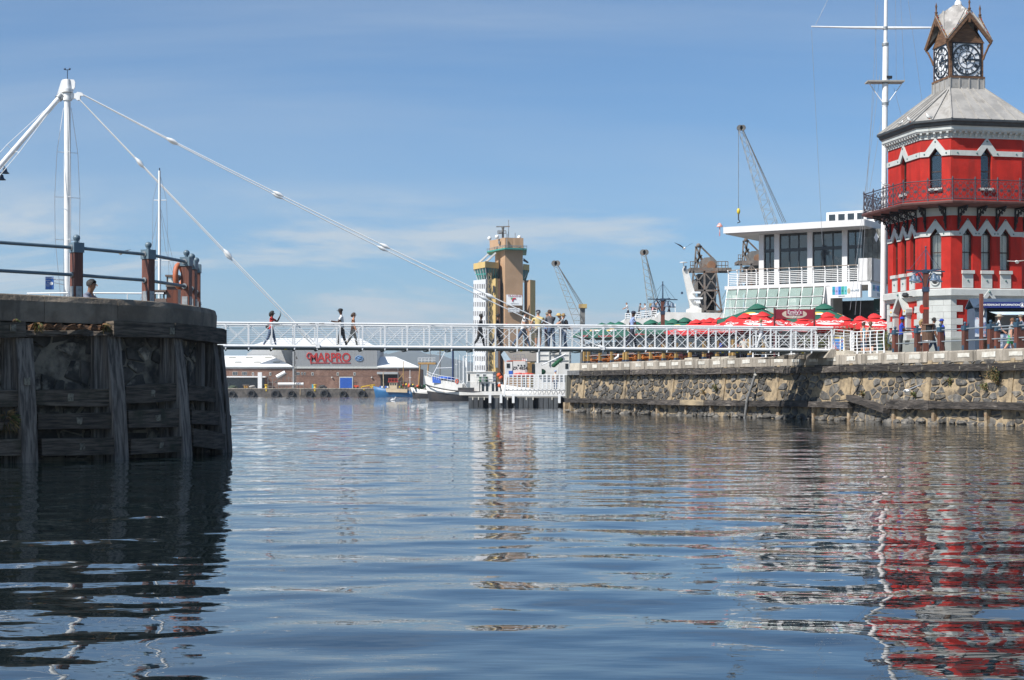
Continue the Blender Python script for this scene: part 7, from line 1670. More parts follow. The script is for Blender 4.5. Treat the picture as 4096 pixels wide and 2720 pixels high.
# ------------------------------------------------------------------ boats, pontoon, cranes
def hull(mb, L, B, zdeck, zbow, draft=0.8, m_lo=0, m_hi=1, zsplit=0.5, n=16, stern=.75, m_band=None, zband=None, flare=.75):
 """side-on hull, bow towards -x; local frame, waterline at z=0"""
 rows = []
 zs_f = [-draft, 0.0, zsplit, zsplit + .02] + ([zband, zband + .02] if zband else []) + [1.0]
 for i in range(n + 1):
  u = i / n; x = -L / 2 + L * u
  w = B / 2 * min(1.0, (math.sin(min(1, u / .5) * math.pi / 2)) ** .62) * (1 - (1 - stern) * max(0, (u - .7) / .3))
  sheer = zdeck + (zbow - zdeck) * max(0, 1 - u / .6) ** 1.6
  col = []
  for k, f in enumerate(zs_f):
   if k < 2: z = f
   else: z = sheer * (f if f <= 1 else 1)
   rake = (zbow * .22) * (1 - u) ** 5 * (z / zbow) if z > 0 else 0
   ww = w * (flare + (1 - flare) * max(0, z) / max(.1, sheer)) if z >= 0 else w * .45
   col.append((x - rake + (0.12 * L * (1 - u) ** 8 if z < 0 else 0), ww, z))
  rows.append(col)
 K = len(zs_f); vs = []
 for col in rows:
  for (x, w, z) in col: vs.append((x, -w, z))
  for (x, w, z) in col: vs.append((x, w, z))
 for i in range(n):
  for side in (0, 1):
   for k in range(K - 1):
    a = i * 2 * K + side * K + k; b = (i + 1) * 2 * K + side * K + k
    mt = m_lo if k < 2 else (m_hi if not (m_band is not None and zband and k >= 4) else m_band)
    mb.f.append([len(mb.v) + q for q in (a, b, b + 1, a + 1)]); mb.m.append(mt); mb.sm.append(True)
  a = i * 2 * K + K - 1; b = (i + 1) * 2 * K + K - 1
  mb.f.append([len(mb.v) + q for q in (a, b, b + K, a + K)]); mb.m.append(m_hi); mb.sm.append(False)
 o = n * 2 * K
 for k in range(K - 1): mb.f.append([len(mb.v) + q for q in (o + k, o + K + k, o + K + k + 1, o + k + 1)]); mb.m.append(m_lo if k < 2 else m_hi); mb.sm.append(False)
 mb.v += vs
 return mb
mat_boat_white = M('boat_white', (.68, .67, .64), (.58, .56, .52), sc=.8, rough=.5, c3=(.36, .22, .12), sc3=.7, st3=(1, 1, .35), lo3=.62, hi3=.78)
mat_boat_black = M('boat_black', (.028, .03, .035), (.05, .045, .045), sc=.7, rough=.6, c3=(.10, .05, .03), sc3=.8, lo3=.6, hi3=.75)
mat_boat_blue = M('boat_blue', (.018, .13, .30), (.014, .10, .24), sc=.6, rough=.5, c3=(.12, .10, .09), sc3=.8, lo3=.64, hi3=.8)
mat_cream = M('boat_cream', (.58, .46, .30), (.5, .38, .24), sc=.7, rough=.5)
mat_tarp = M('blue_tarpaulin', (.03, .12, .50), (.02, .09, .40), sc=1.2, rough=.6, bump=.4)
mat_net = M('green_net', (.012, .10, .045), (.02, .06, .03), sc=4, rough=.9, bump=.8)
mat_orange = M('signal_orange', (.62, .10, .02), (.55, .07, .015), sc=2, rough=.6)
mat_dkblue = M('mast_navy', (.012, .03, .09), (.01, .022, .07), sc=2, rough=.5)
mat_glassd = M('wheelhouse_glass', (.03, .04, .045), (.02, .025, .03), rough=.15)
def boat_parts(t):
 B = lambda m, n, mt, par=None: m.build(n, mt, par or t, local=True)
 def bx(n, mt, x0, x1, y0, y1, z0, z1, par=None): m = MB(); m.b2((x0, y0, z0), (x1, y1, z1)); return B(m, n, mt, par)
 def rail(pts, h, n=8, mt=mat_white, r_=.03):
  for k in (h * .5, h): m = MB(); m.tube([Vector(p) + Vector((0, 0, k)) for p in pts], r_, 5); B(m, 'deck_rail', mt)
  for a, b in zip(pts, pts[1:]):
   for q in range(n): p = Vector(a).lerp(Vector(b), q / n); m = MB(); m.tube([p, p + Vector((0, 0, h))], r_ * .8, 4); B(m, 'stanchion', mt)
 def rod(n, mt, a, b, r_, par=None): m = MB(); m.tube([a, b], r_, 6); return B(m, n, mt, par)
 return B, bx, rail, rod
def forecastle(B, L, Bm):
 vs = []; N = 12; us = [.46 * (i / N) ** 1.4 for i in range(N + 1)]
 for z_of in (lambda u: 1.35 + 1.2 * max(0, 1 - u / .6) ** 1.6 - .05, lambda u: 3.9 - 1.35 * (u / .46) ** .8):
  for sd in (-1, 1):
   for u in us:
    w = Bm / 2 * min(1.0, math.sin(min(1, u / .5) * math.pi / 2) ** .62); top = z_of(u) > 2.56 or u > .3
    vs.append((-L / 2 + L * u - .5 * (1 - u) ** 5 - (.25 * (1 - u) ** 5 if z_of(u) > 2.6 else 0), sd * w * 1.01, z_of(u)))
 n = N + 1; fs = []
 for i in range(N):
  for sd in (0, 1): a = sd * n + i; fs.append((a, a + 1, 2 * n + a + 1, 2 * n + a))
  fs.append((2 * n + i, 2 * n + i + 1, 3 * n + i + 1, 3 * n + i))
 fs.append((n - 1, 2 * n - 1, 4 * n - 1, 3 * n - 1))
 m = MB(); m.add(vs, fs, 0, False); B(m, 'forecastle', mat_boat_white)
def white_trawler():
 Y = 246.0; sx = FP / Y                               # photograph pixels per metre
 t = thing('fishing_vessel', (px(1872, Y), Y, 0), -.14, 'white and black fishing vessel with blue tarpaulin on its high bow', 'fishing boat')
 B, bx, rail, rod = boat_parts(t)
 m = MB(); hull(m, 12.2, 4.2, 1.35, 2.55, 1.0, 0, 1, .6, stern=.8); B(m, 'hull', [mat_boat_black, mat_boat_white]); forecastle(B, 12.2, 4.2)
 m = MB(); m.tube([(-6.6, 0, 2.5), (-6.0, -.95, 2.3), (-5.0, -1.6, 2.05), (-3.6, -2.0, 1.78), (-2, -2.12, 1.55), (1, -2.14, 1.38), (5.6, -1.85, 1.33)], .10, 6); B(m, 'rubbing_strake', mat_boat_black)
 rail([(-6.4, -.2, 3.8), (-5.6, -1.2, 3.45), (-4.0, -1.85, 3.05), (-1.1, -2.05, 2.6)], .8, 5)
 m = MB(); m.slab([(-5.4, -1.3, 3.6), (-2.0, -1.9, 3.15), (-2.0, 1.9, 3.15), (-5.4, 1.3, 3.6)], (0, 0, .08)); m.slab([(-5.3, -1.36, 2.75), (-4.0, -1.6, 2.7), (-4.0, -1.6, 3.5), (-5.3, -1.36, 3.6)], (0, .1, 0)); m.ball((-3.6, 0, 3.45), 1.0, 10, 0, 6, (1.6, 1.3, .3)); B(m, 'tarpaulin', mat_tarp)
 wh = bx('wheelhouse', mat_boat_white, .1, 4.1, -1.5, 1.5, 2.9, 4.35); bx('wheelhouse_base', mat_boat_white, .6, 2.0, -1.55, 1.55, 1.2, 2.9); bx('engine_casing', mat_boat_white, 2.1, 5.2, -1.4, 1.4, 1.2, 2.85)
 bx('wheelhouse_roof', mat_boat_white, -.1, 4.3, -1.65, 1.65, 4.35, 4.45, wh); bx('door', mat_glassd, .25, .55, -1.53, -1.5, 3.0, 4.1, wh)
 for x in (1.5, 2.5): f = bx('window', mat_white, x, x + .6, -1.54, -1.5, 3.6, 4.1, wh); bx('pane', mat_glassd, x + .08, x + .52, -1.56, -1.535, 3.67, 4.03, f)
 for x in (2.35, 3.0, 3.9, 4.5): bx('doorway', mat_glassd, x, x + .38, -1.44, -1.4, 1.3, 2.6)
 bx('dark_hatch', mat_boat_black, -1.2, 1.3, -2.16, -2.0, 1.45, 2.0); bx('stern_bulwark', mat_boat_white, -1.0, 6.0, -2.14, -2.06, .85, 1.42)
 rod('foremast', mat_dkblue, (-2.35, 0, 3.0), (-2.35, 0, 8.4), .16); rod('derrick', mat_white, (-5.7, 0, 3.6), (-3.2, 0, 8.2), .06); rod('cross_tree', mat_white, (-5.0, 0, 5.0), (-2.3, 0, 5.1), .05)
 for a, b in (((-6.5, 0, 3.8), (-2.35, 0, 8.3)), ((-2.35, 0, 8.2), (1.5, 0, 4.5)), ((1.2, 0, 4.4), (3.2, 0, 8.0)), ((3.2, 0, 8), (5.4, 0, 4))): rod('rigging', mat_wire, a, b, .018)
 rod('main_mast', mat_white, (.9, 0, 4.4), (.9, 0, 7.6), .08); bx('radar', mat_white, .6, 1.3, -.15, .15, 6.9, 7.05)
 for k, (a, b) in enumerate((((-.9, -1.6, 2.5), (.35, -1.6, 1.25)), ((-.6, -1.6, 2.5), (.65, -1.6, 1.25)))): rod('ladder_stile', mat_white, (a[0] + 0, a[1], 3.1), b, .045)
 lb = MB(); lb.tube([(-1.35 + .0, -2.0 - .0, 2.95) ] + [(-1.35 + .22 * math.cos(q * .7), -2.1, 2.95 + .3 * math.sin(q * .7)) for q in range(10)], .08, 5); B(lb, 'lifebuoy', mat_orange)
 for x, mt in ((2.3, mat_net), (3.0, mat_net), (2.65, mat_galv)): m = MB(); m.cyl((x, -1.6, 2.9), .3, .75, 8); B(m, 'drum', mt)
 for x, z, mt in ((5.0, 3.9, mat_orange), (5.3, 3.5, mat_orange), (5.1, 2.3, mat_orange)): m = MB(); m.ball((x, -1.2, z), .36, 8, 0, 6); B(m, 'float', mt)
 rail([(1.3, -1.95, 2.85), (4.6, -1.8, 2.85)], .9, 6)
 for x in (4.6, 5.4): rod('gallows_leg', mat_boat_black, (x, -1.5, 1.2), (x, -1.5, 3.4), .1)
 return t
white_trawler()
def blue_trawler():
 Y = 428.0; t = thing('fishing_vessel', (px(1588, Y), Y, 0), -.06, 'blue fishing boat with cream band and red wheelhouse roof by the far quay', 'fishing boat'); B, bx, rail, rod = boat_parts(t)
 m = MB(); hull(m, 11.6, 3.8, 1.75, 2.9, .8, 0, 0, .5, stern=.85); B(m, 'hull', [mat_boat_blue]);
 m = MB(); m.slab([(-2.6, -1.95, 1.3), (3.0, -2.0, 1.15), (3.0, -2.0, 2.0), (-2.8, -1.9, 2.3)], (0, .1, 0)); B(m, 'cream_band', mat_cream)
 bx('work_deck', mat_rust, .2, 5.4, -1.9, -1.8, 1.7, 2.2)
 wh = bx('wheelhouse', mat_cream, -1.9, .1, -1.1, 1.1, 1.9, 3.9)
 for x in (-1.7, -1.1, -.5): bx('pane', mat_glassd, x, x + .4, -1.13, -1.1, 3.1, 3.6, wh)
 rf = M('boat_red', (.5, .05, .03), (.42, .04, .02), rough=.5); bx('wheelhouse_roof', rf, -2.3, .5, -1.3, 1.3, 3.9, 4.1, wh)
 for z in (4.5, 4.9):
  m = MB(); m.tube([(-2.1, -1.2, z), (.3, -1.2, z)], .06, 5); B(m, 'roof_rail', rf, wh)
 for x in (-2.1, -1.3, -.5, .3): m = MB(); m.tube([(x, -1.2, 4.1), (x, -1.2, 4.9)], .05, 4); B(m, 'roof_post', rf, wh)
 rod('foremast', mat_cream, (-3.6, 0, 2.2), (-3.7, 0, 6.6), .11); rod('main_mast', M('mast_ochre', (.45, .28, .08), rough=.5), (1.7, 0, 2), (1.7, 0, 9.6), .10); rod('derrick', MATS['mast_ochre'], (1.7, 0, 6.3), (.3, 0, 4.6), .08); rod('aerial', mat_wire, (.3, 0, 4), (.25, 0, 7.8), .06)
 rr = random.Random(6)
 for k in range(14): m = MB(); m.ball((rr.uniform(1, 5.2), rr.uniform(-1.6, 0), rr.uniform(2.0, 3.4)), rr.uniform(.22, .45), 7, 0, 5); B(m, 'float', [mat_orange, mat_yellow, mat_boat_black, mat_net][k % 4])
 for k in range(5): bx('fish_box', [mat_tarp, mat_white, mat_rust][k % 3], -4.6 + k * .5, -4.2 + k * .5, -1.0, -.5, 2.4, 2.9)
 for x in (1.2, 3.0, 4.8): rod('gantry_leg', mat_rust, (x, -1.5, 1.8), (x, -1.5, 4.2), .09)
 rod('gantry_beam', mat_rust, (1.2, -1.5, 4.2), (4.8, -1.5, 4.1), .1)
blue_trawler()
def rusty_trawler():
 Y = 330.0; t = thing('fishing_vessel', (px(1712, Y), Y, 0), -.05, 'white and black trawler with an ochre stern gantry behind the white one', 'fishing boat'); B, bx, rail, rod = boat_parts(t)
 m = MB(); hull(m, 6.2, 3.0, 1.7, 2.3, .8, 0, 1, .55, stern=.9); B(m, 'hull', [mat_boat_black, mat_boat_white])
 och = M('gantry_ochre', (.42, .25, .08), (.33, .18, .06), sc=1, rough=.6);
 for x in (-1.5, .2): rod('gantry_leg', och, (x - .3, -1.2, 2), (x, -1.2, 7.1), .16)
 bx('gantry_beam', och, -1.9, 1.7, -1.4, 1.4, 7.0, 7.4); rail([(-1.9, -1.4, 7.4), (1.7, -1.4, 7.4)], .9, 5, mat_white, .05)
 rod('mast', mat_galv, (.5, 0, 7.4), (.5, 0, 10.6), .1); bx('radar', mat_white, 0, 1, -.2, .2, 10.4, 10.6); rod('yard', mat_galv, (-.5, 0, 9), (1.4, 0, 9), .07)
 m = MB(); [m.ball((-2.4 + .35 * q, -.6 + .2 * (q % 2), 2.1 + .25 * (q % 3)), .38, 7, 0, 5, (1.2, 1, .7)) for q in range(6)]; B(m, 'net_heap', mat_net); bx('deck_house', mat_boat_white, .4, 2.6, -1.2, 1.2, 1.6, 3.6)
 for k in range(4): m = MB(); m.ball((-3.8 + k * .9, -1.3, 2.5), .3, 7, 0, 5); B(m, 'float', [mat_orange, mat_boat_black][k % 2])
rusty_trawler()
def marina_masts():
 rr = random.Random(12); xs = [(1640, 1480, 'thin white yacht mast furthest left among the fishing boats'), (1760, 1400, 'rusty brown ship mast with a yard behind the white vessel'), (1825, 1428, 'white yacht mast left of the twin-posted white mast'), (1868, 1410, 'white twin-posted ship mast before the hills'), (1838, 1418, 'second thin mast beside the twin-posted mast'), (1882, 1412, 'thin mast just left of the control tower')]
 for k, (x, y, lab) in enumerate(xs):
  Y = 400 + 5 * k; t = thing('ship_mast', P(x, 1560, Y), 0, lab, 'mast', 'masts of moored boats'); mt = mat_rust if k == 1 else mat_white
  m = MB(); m.tube([P(x, 1575, Y), P(x, y, Y)], .14 if k in (1, 3) else .07, 6); m.build('pole', mt, t)
  m = MB(); w = 12 if k in (1, 3) else 5; yy = y + (12 if k in (1, 3) else 30); m.tube([P(x - w, yy, Y), P(x + w, yy, Y)], .07, 5); m.build('yard', mt, t)
  if k == 3:
   m = MB(); m.tube([P(x - 14, 1575, Y), P(x - 14, 1425, Y)], .2, 6); m.build('pole', mt, t)
   m = MB(); m.slab([P(x - 10, 1432, Y), P(x - 2, 1432, Y), P(x + 4, 1470, Y), P(x - 6, 1470, Y)], (0, 2, 0)); m.build('funnel', mt, t)
marina_masts()
def zr_boat():
 Y = 158.0; t = thing('fishing_vessel', (px(2110, Y), Y, 0), .05, 'white fishing boat with black registration number behind the railed pontoon', 'fishing boat'); B, bx, rail, rod = boat_parts(t); S = FP / Y
 m = MB(); hull(m, 6.6, 3.4, 1.6, 2.1, .8, 0, 1, .4, stern=.85); m.v = [(v[0] + 1.1, v[1], v[2]) for v in m.v]; B(m, 'hull', [mat_boat_black, mat_boat_white])
 X = lambda x: (x - 2110) / S; Zz = lambda y: pz(y, Y)
 m = MB(); m.slab([(X(2022), -1.2, Zz(1510)), (X(2047), -1.2, Zz(1510)), (X(2047), -1.2, Zz(1448)), (X(2019), -1.2, Zz(1448))], (0, 2.2, 0)); fw = B(m, 'wheelhouse_front', mat_boat_white); bx('pane', mat_glassd, X(2024), X(2037), -1.24, -1.2, Zz(1472), Zz(1455), fw)
 wh = bx('wheelhouse', mat_boat_white, X(2050), X(2098), -1.3, 1.2, Zz(1512), Zz(1445)); bx('cabin', mat_boat_white, X(2138), X(2163), -1.3, 1.2, Zz(1500), Zz(1452)); bx('door', M('varnished_door', (.28, .17, .06), (.2, .12, .04), sc=3, rough=.5), X(2106), X(2136), -1.28, -1.2, Zz(1498), Zz(1453)); bx('doorway', mat_glassd, X(2124), X(2137), -1.3, -1.27, Zz(1492), Zz(1457))
 bx('roof', mat_orange, X(2028), X(2100), -1.2, 1.1, Zz(1446), Zz(1443)); bx('bow_board', mat_tarp, X(2032), X(2048), -1.32, -1.26, Zz(1506), Zz(1484)); bx('wheelhouse_side', mat_clad_grey, X(2098), X(2106), -1.3, 1.2, Zz(1500), Zz(1448))
 put_text('ZR 4854', .42, WM[t.name] @ Vector((X(2077), -1.31, Zz(1474))), WM[t.name].to_3x3() @ Vector((1, 0, 0)), (0, 0, 1), mat_black, wh, bold=.006)
 for k in range(3): bx('window', mat_glassd, X(2067 + k * 12), X(2073 + k * 12), -1.33, -1.3, Zz(1465), Zz(1460), wh)
 for a, b in (((2047, 1440), (2052, 1420)), ((2052, 1420), (2095, 1418)), ((2095, 1418), (2100, 1442)), ((2060, 1420), (2060, 1442)), ((2080, 1420), (2080, 1442)), ((2047, 1432), (2100, 1432))): rod('roof_frame', mat_galv, (X(a[0]), -.8, Zz(a[1])), (X(b[0]), -.8, Zz(b[1])), .03)
 bx('liferaft', mat_white, X(2090), X(2108), -.6, .4, Zz(1445), Zz(1434))
 for k, x in enumerate((2062, 2075, 2090, 2105, 2120)): m = MB(); m.ball((X(x), -1.5, Zz(1502 - 2 * (k % 2))), .28, 8, 0, 5, (1.3, 1, .8)); B(m, 'float', M('pink_float', (.55, .07, .05), rough=.5))
 rod('boom', mat_white, (X(2163), -.4, Zz(1462)), (X(2262), -.4, Zz(1416)), .06); rod('mast', mat_white, (X(2152), 0, Zz(1470)), (X(2152), 0, Zz(1400)), .06)
 m = MB(); m.ball((X(2162), -.9, Zz(1488)), .4, 8, 0, 6, (1.2, 1, .8)); B(m, 'net_heap', mat_net); m = MB(); [m.ball((X(2214 + 7 * q), -.3, Zz(1462 - 6 * q)), .2, 7, 0, 5, (1.3, 1, 1)) for q in range(5)]; B(m, 'net_heap', mat_net)
 bx('aft_cabin', mat_boat_white, X(2236), X(2275), -1.0, 1.0, Zz(1500), Zz(1452)); bx('aft_window', mat_glassd, X(2258), X(2270), -1.03, -1.0, Zz(1476), Zz(1455))
zr_boat()
def white_ship_behind():
 Y = 185.0; t = thing('white_ship', (px(2210, Y), Y + 4, 0), 0, 'white ship side with ribbed plating behind the numbered boat', 'ship'); Z = lambda y: pz(y, Y)
 qbox('hull_side', mat_boat_white, 2150, 2285, 1400, 1500, Y, 8, t); qbox('hull_side', mat_boat_white, 2140, 2285, 1500, 1585, Y, 8, t, -.5)
 for x in (2152, 2195, 2235, 2275): qbox('rib', mat_trim, x, x + 3, 1395, 1462, Y, .4, t, .15)
 for y in (1400, 1418, 1440): qbox('stringer', mat_trim, 2150, 2285, y, y + 2, Y, .3, t, .1)
 m = MB(); m.slab([P(2195, 1400, Y - .6), P(2235, 1400, Y - .6), P(2218, 1418, Y - .6), P(2212, 1418, Y - .6)], (0, .3, 0)); m.build('bow_bracket', mat_galv, t)
 m = MB(); m.slab([P(x, y, Y - 8) for x, y in ((2004, 1418), (2016, 1402), (2044, 1440), (2020, 1450))], (0, .5, 0)); m.build('pale_blue_flap', M('pale_blue_paint', (.45, .55, .62), rough=.5), t); qbox('grey_pipe', mat_galv, 1980, 1992, 1400, 1470, Y + 60, 1.5, t)
 m = MB(); qbox('stone_store', M('store_wall', (.34, .31, .27), (.28, .25, .22), sc=.3, rough=.9), 2020, 2160, 1396, 1445, Y + 40, 6, t)
white_ship_behind()
def pontoon():
 Y = 139.0; t = thing('pontoon', (px(2070, Y), Y + 2, -.5), 0, 'dark timber-faced floating pontoon left of the rubble wall', 'pontoon')
 dk = M('pontoon_timber', (.075, .082, .09), (.04, .045, .05), sc=1.5, st=(5, 5, .4), rough=.8, bump=.4, rnd=.3)
 zt = pz(1586, Y); x0, x1 = 1874, 2268
 m = MB(); m.b2((px(x0, Y), Y + .3, -.4), (px(x1 + 40, Y + .3), Y + 7, zt)); m.build('float_body', M('pontoon_dark', (.02, .02, .022), rough=.9), t)
 m = MB(); m.b2((px(x0, Y), Y + .0, zt - .12), (px(x1, Y), Y + .3, zt + .02)); m.build('edge_beam', M('pontoon_edge', (.22, .21, .19), (.15, .145, .13), sc=1, rough=.8), t)
 x = x0; k = 0
 while x < x1:
  if k % 5 != 3:
   m = MB(); m.b2((px(x, Y) + .01, Y - .06 - .02 * (k % 2), -.3), (px(x + 19, Y) - .02, Y + .2, zt - .13)); m.build('fender_plank', dk, t)
  x += 20; k += 1
 for k, x in enumerate((1889, 1912, 1935, 2028, 2103, 2130, 2206)): qbox('white_tag', mat_mark, x, x + 4, 1588, 1600, Y, .05, t, .09)
 for x in (1955, 1999, 2048, 2232): qbox('pile_guide', mat_white, x, x + 10, 1575, 1612, Y, .3, t, .35);
 Y2 = 141.0; g = thing('gangway', (px(2140, Y2), Y2 + 1, zt), 0, 'white railed gangway bridge lying along the pontoon', 'gangway')
 z0, z1, zr = pz(1582, Y2), pz(1559, Y2), pz(1499, Y2); xa, xb = 2016, 2272
 for dy in (0, 1.9):
  for z in (z0, z1): m = MB(); m.b2((px(xa, Y2), Y2 + dy, z - .05), (px(xb, Y2), Y2 + dy + .1, z + .05)); m.build('chord', mat_white, g)
  xs = np.arange(xa + 20, xb, 9.5)
  for k, x in enumerate(xs[:-1]): m = MB(); a, b = (z0, z1) if k % 2 else (z1, z0); m.beam((px(x, Y2), Y2 + dy + .05, a), (px(x + 9.5, Y2), Y2 + dy + .05, b), .07, .05); m.build('web_member', mat_white, g)
  for k in range(6): z = z1 + (zr - z1) * (k + 1) / 6; m = MB(); m.beam((px(xa, Y2), Y2 + dy + .05, z - (.0 if k < 5 else 0)), (px(xb, Y2), Y2 + dy + .05, z), .04, .05 if k < 5 else .07); m.build('rail', mat_white, g)
  for x in range(xa, xb, 17): m = MB(); m.b2((px(x, Y2), Y2 + dy, z1), (px(x + 4.2, Y2), Y2 + dy + .1, zr)); m.build('stanchion', mat_white, g)
 m = MB(); m.b2((px(xa, Y2), Y2 + .1, z1 - .1), (px(xb, Y2), Y2 + 1.9, z1 - .02)); m.build('deck', mat_galv, g)
 m = MB(); m.slab([Vector((px(x, Y2), Y2 - .05, pz(y, Y2))) for x, y in ((2012, 1586), (2020, 1586), (2030, 1500), (2024, 1500))], (0, .12, 0)); m.build('end_post', mat_white, g)
pontoon()
# ------------------------------------------------------------------ cranes
def jib_crane(Y, foot, head, w0, w1, n, label, base=None, hook=None, mat=mat_jib, apex=None):
 t = thing('harbour_crane', P(foot[0], 1560, Y), 0, label, 'crane'); a, b = P(*foot, Y), P(*head, Y); k = Y / 300.0
 m = MB(); lattice(m, a, b, w0, w1, n, .05 * k); m.build('jib', mat, t)
 for dx in (-3, 9):
  c = b + Vector((dx / FP * Y, 0, .4 * k)); m = MB(); m.tube([c + Vector((0, -.25 * k, 0)), c + Vector((0, .25 * k, 0))], .55 * k, 12); m.build('sheave', mat_steel_grey, t)
 ap = P(*apex, Y) if apex else None
 if ap is not None:
  for d in (0, 8, 14): m = MB(); m.tube([b + Vector((.4, 0, .3)), ap + Vector((d / FP * Y, 0, 0))], .05 * k, 4); m.build('luffing_rope', mat_steel_grey, t)
 if hook:
  h = P(*hook, Y); top = Vector((h.x, Y, b.z)); m = MB(); m.tube([top, h], .045 * k, 4); m.build('hoist_rope', mat_steel_grey, t); m = MB(); m.ball(h, .42 * k, 8, 0, 6, (.8, .8, 1.4)); m.build('hook_block', mat_yellow, t); m = MB(); m.tube([h - Vector((0, 0, .5 * k)), h - Vector((0, 0, 1.6 * k)), h - Vector((-.3, 0, 2.0 * k)), h - Vector((.2, 0, 2.2 * k))], .12 * k, 5); m.build('hook', mat_boat_black, t)
 if base:
  (x, y0, y1) = base; m = MB(); m.beam(P(x, 1560, Y), P(x, y0, Y), .9 * k, .9 * k, up=(0, 1, 0)); m.build('tower', mat_steel_grey, t); m = MB(); m.b2(P(x - 14, y0 + 14, Y - 1), P(x + 16, y0, Y + 1)); m.build('winch_house', M('faded_yellow', (.45, .33, .12), (.3, .2, .1), sc=.5, rough=.6), t)
 else:
  m = MB(); m.b2(P(foot[0] - 6, 1560, Y - 2), P(foot[0] + 30, foot[1] + 4, Y + 2)); m.build('machinery_house', mat_steel_grey, t)
 return t
jib_crane(300, (3090, 905), (2962, 520), 1.9, .7, 20, 'tall pale lattice crane jib above the white restaurant roof', None, (2954, 845), apex=(3130, 890))
jib_crane(320, (2318, 1300), (2220, 1062), 1.7, .6, 20, 'lattice crane jib right of the port control tower', (2330, 1218, 1290), None, apex=(2322, 1225))
jib_crane(330, (2612, 1262), (2574, 1018), 1.6, .8, 18, 'steep lattice crane jib left of the distant lamp post', (2614, 1215, 1260), None, apex=(2618, 1200))
def old_crane(Y, ox, oy, k, label, flip=1):
 """rusty transporter tower: four splayed legs, bracing, machinery cabin, gantry"""
 t = thing('old_coaling_crane', P(ox, 1560, Y), 0, label, 'crane', 'rusty old coaling cranes'); q = lambda x, y, d=0: P(ox + x * k, oy + y * k, Y + d)
 th = .26
 for d in (0, 4.5):
  for a, b in (((-52, 265), (-38, 105)), ((75, 265), (52, 110)), ((8, 265), (5, 100)), ((-52, 265), (-52 + 3, 420)), ((75, 265), (82, 420)), ((8, 265), (8, 420))):
   m = MB(); m.beam(q(*a, d), q(*b, d), th, th, up=(0, 1, 0)); m.build('leg', mat_steel_grey if d else mat_rust, t)
  for a, b in (((-52, 265), (8, 180)), ((-45, 180), (8, 265)), ((8, 265), (64, 180)), ((75, 265), (8, 180)), ((-45, 180), (6, 110)), ((64, 180), (6, 110)), ((-40, 110), (8, 180)), ((52, 110), (8, 180)), ((8, 265), (75, 345)), ((75, 265), (8, 345)), ((-52, 265), (8, 345)), ((8, 265), (-52, 345))):
   m = MB(); m.beam(q(*a, d), q(*b, d), th * .7, th * .7, up=(0, 1, 0)); m.build('brace', mat_rust, t)
  for y, x0, x1 in ((108, -48, 60), (182, -46, 65), (265, -54, 78)): m = MB(); m.beam(q(x0, y, d), q(x1, y, d), th, th); m.build('beam', mat_rust, t)
 for x, y, w, h in ((-20, 120, 24, 60), (14, 112, 30, 150), (-14, 190, 50, 160), (-30, 140, 14, 40), (26, 270, 34, 100)): m = MB(); m.b2(q(x, y + h, 1), q(x + w, y, 3.6)); m.build('hopper_plate', mat_steel_grey, t)
 m = MB(); m.slab([q(-2, 100, .6), q(-6, 62, .6), q(6, 50, .6), q(40, 48, .6), q(56, 66, .6), q(56, 100, .6)], (0, 3.4, 0)); m.build('machinery_cabin', mat_steel_grey, t)
 m = MB(); c = q(34, 80, .3); m.tube([c, c + Vector((0, .4, 0))], 17 / FP * Y * k, 16); m.build('winch_drum', M('drum_rust', (.28, .15, .07), (.18, .09, .05), sc=.5, rough=.8), t)
 for a, b in (((-28, 8), (-34, 105)), ((-10, 5), (-26, 100)), ((-28, 8), (-2, 60)), ((-10, 5), (52, 66)), ((-32, 8), (-4, 5)), ((-30, 50), (-2, 95)), ((-32, 75), (-4, 40)), ((-22, 30), (-6, 60))): m = MB(); m.beam(q(*a, 1), q(*b, 1), th * .9, th * .9, up=(0, 1, 0)); m.build('gantry_member', mat_rust, t)
 m = MB(); m.b2(q(-52, 104, 0), q(100, 99, 4)); m.build('platform', mat_rust, t)
 for x in (60, 75, 90, 100, -50, -40): m = MB(); m.beam(q(x, 100, 0), q(x, 66, 0), .1, .1, up=(0, 1, 0)); m.build('platform_post', mat_rust, t)
 for y in (66, 82):
  for x0, x1 in ((56, 100), (-52, -30)): m = MB(); m.beam(q(x0, y, 0), q(x1, y, 0), .1, .1); m.build('platform_rail', mat_rust, t)
 m = MB(); m.ball(q(-18, 2, 1), .35, 8, 0, 5); m.build('top_sheave', mat_rust, t)
old_crane(235, 2812, 980, 1.0, 'left rusty old coaling crane beside the white ferry mast')
old_crane(262, 3000, 958, .93, 'right rusty old coaling crane partly behind the restaurant balcony')
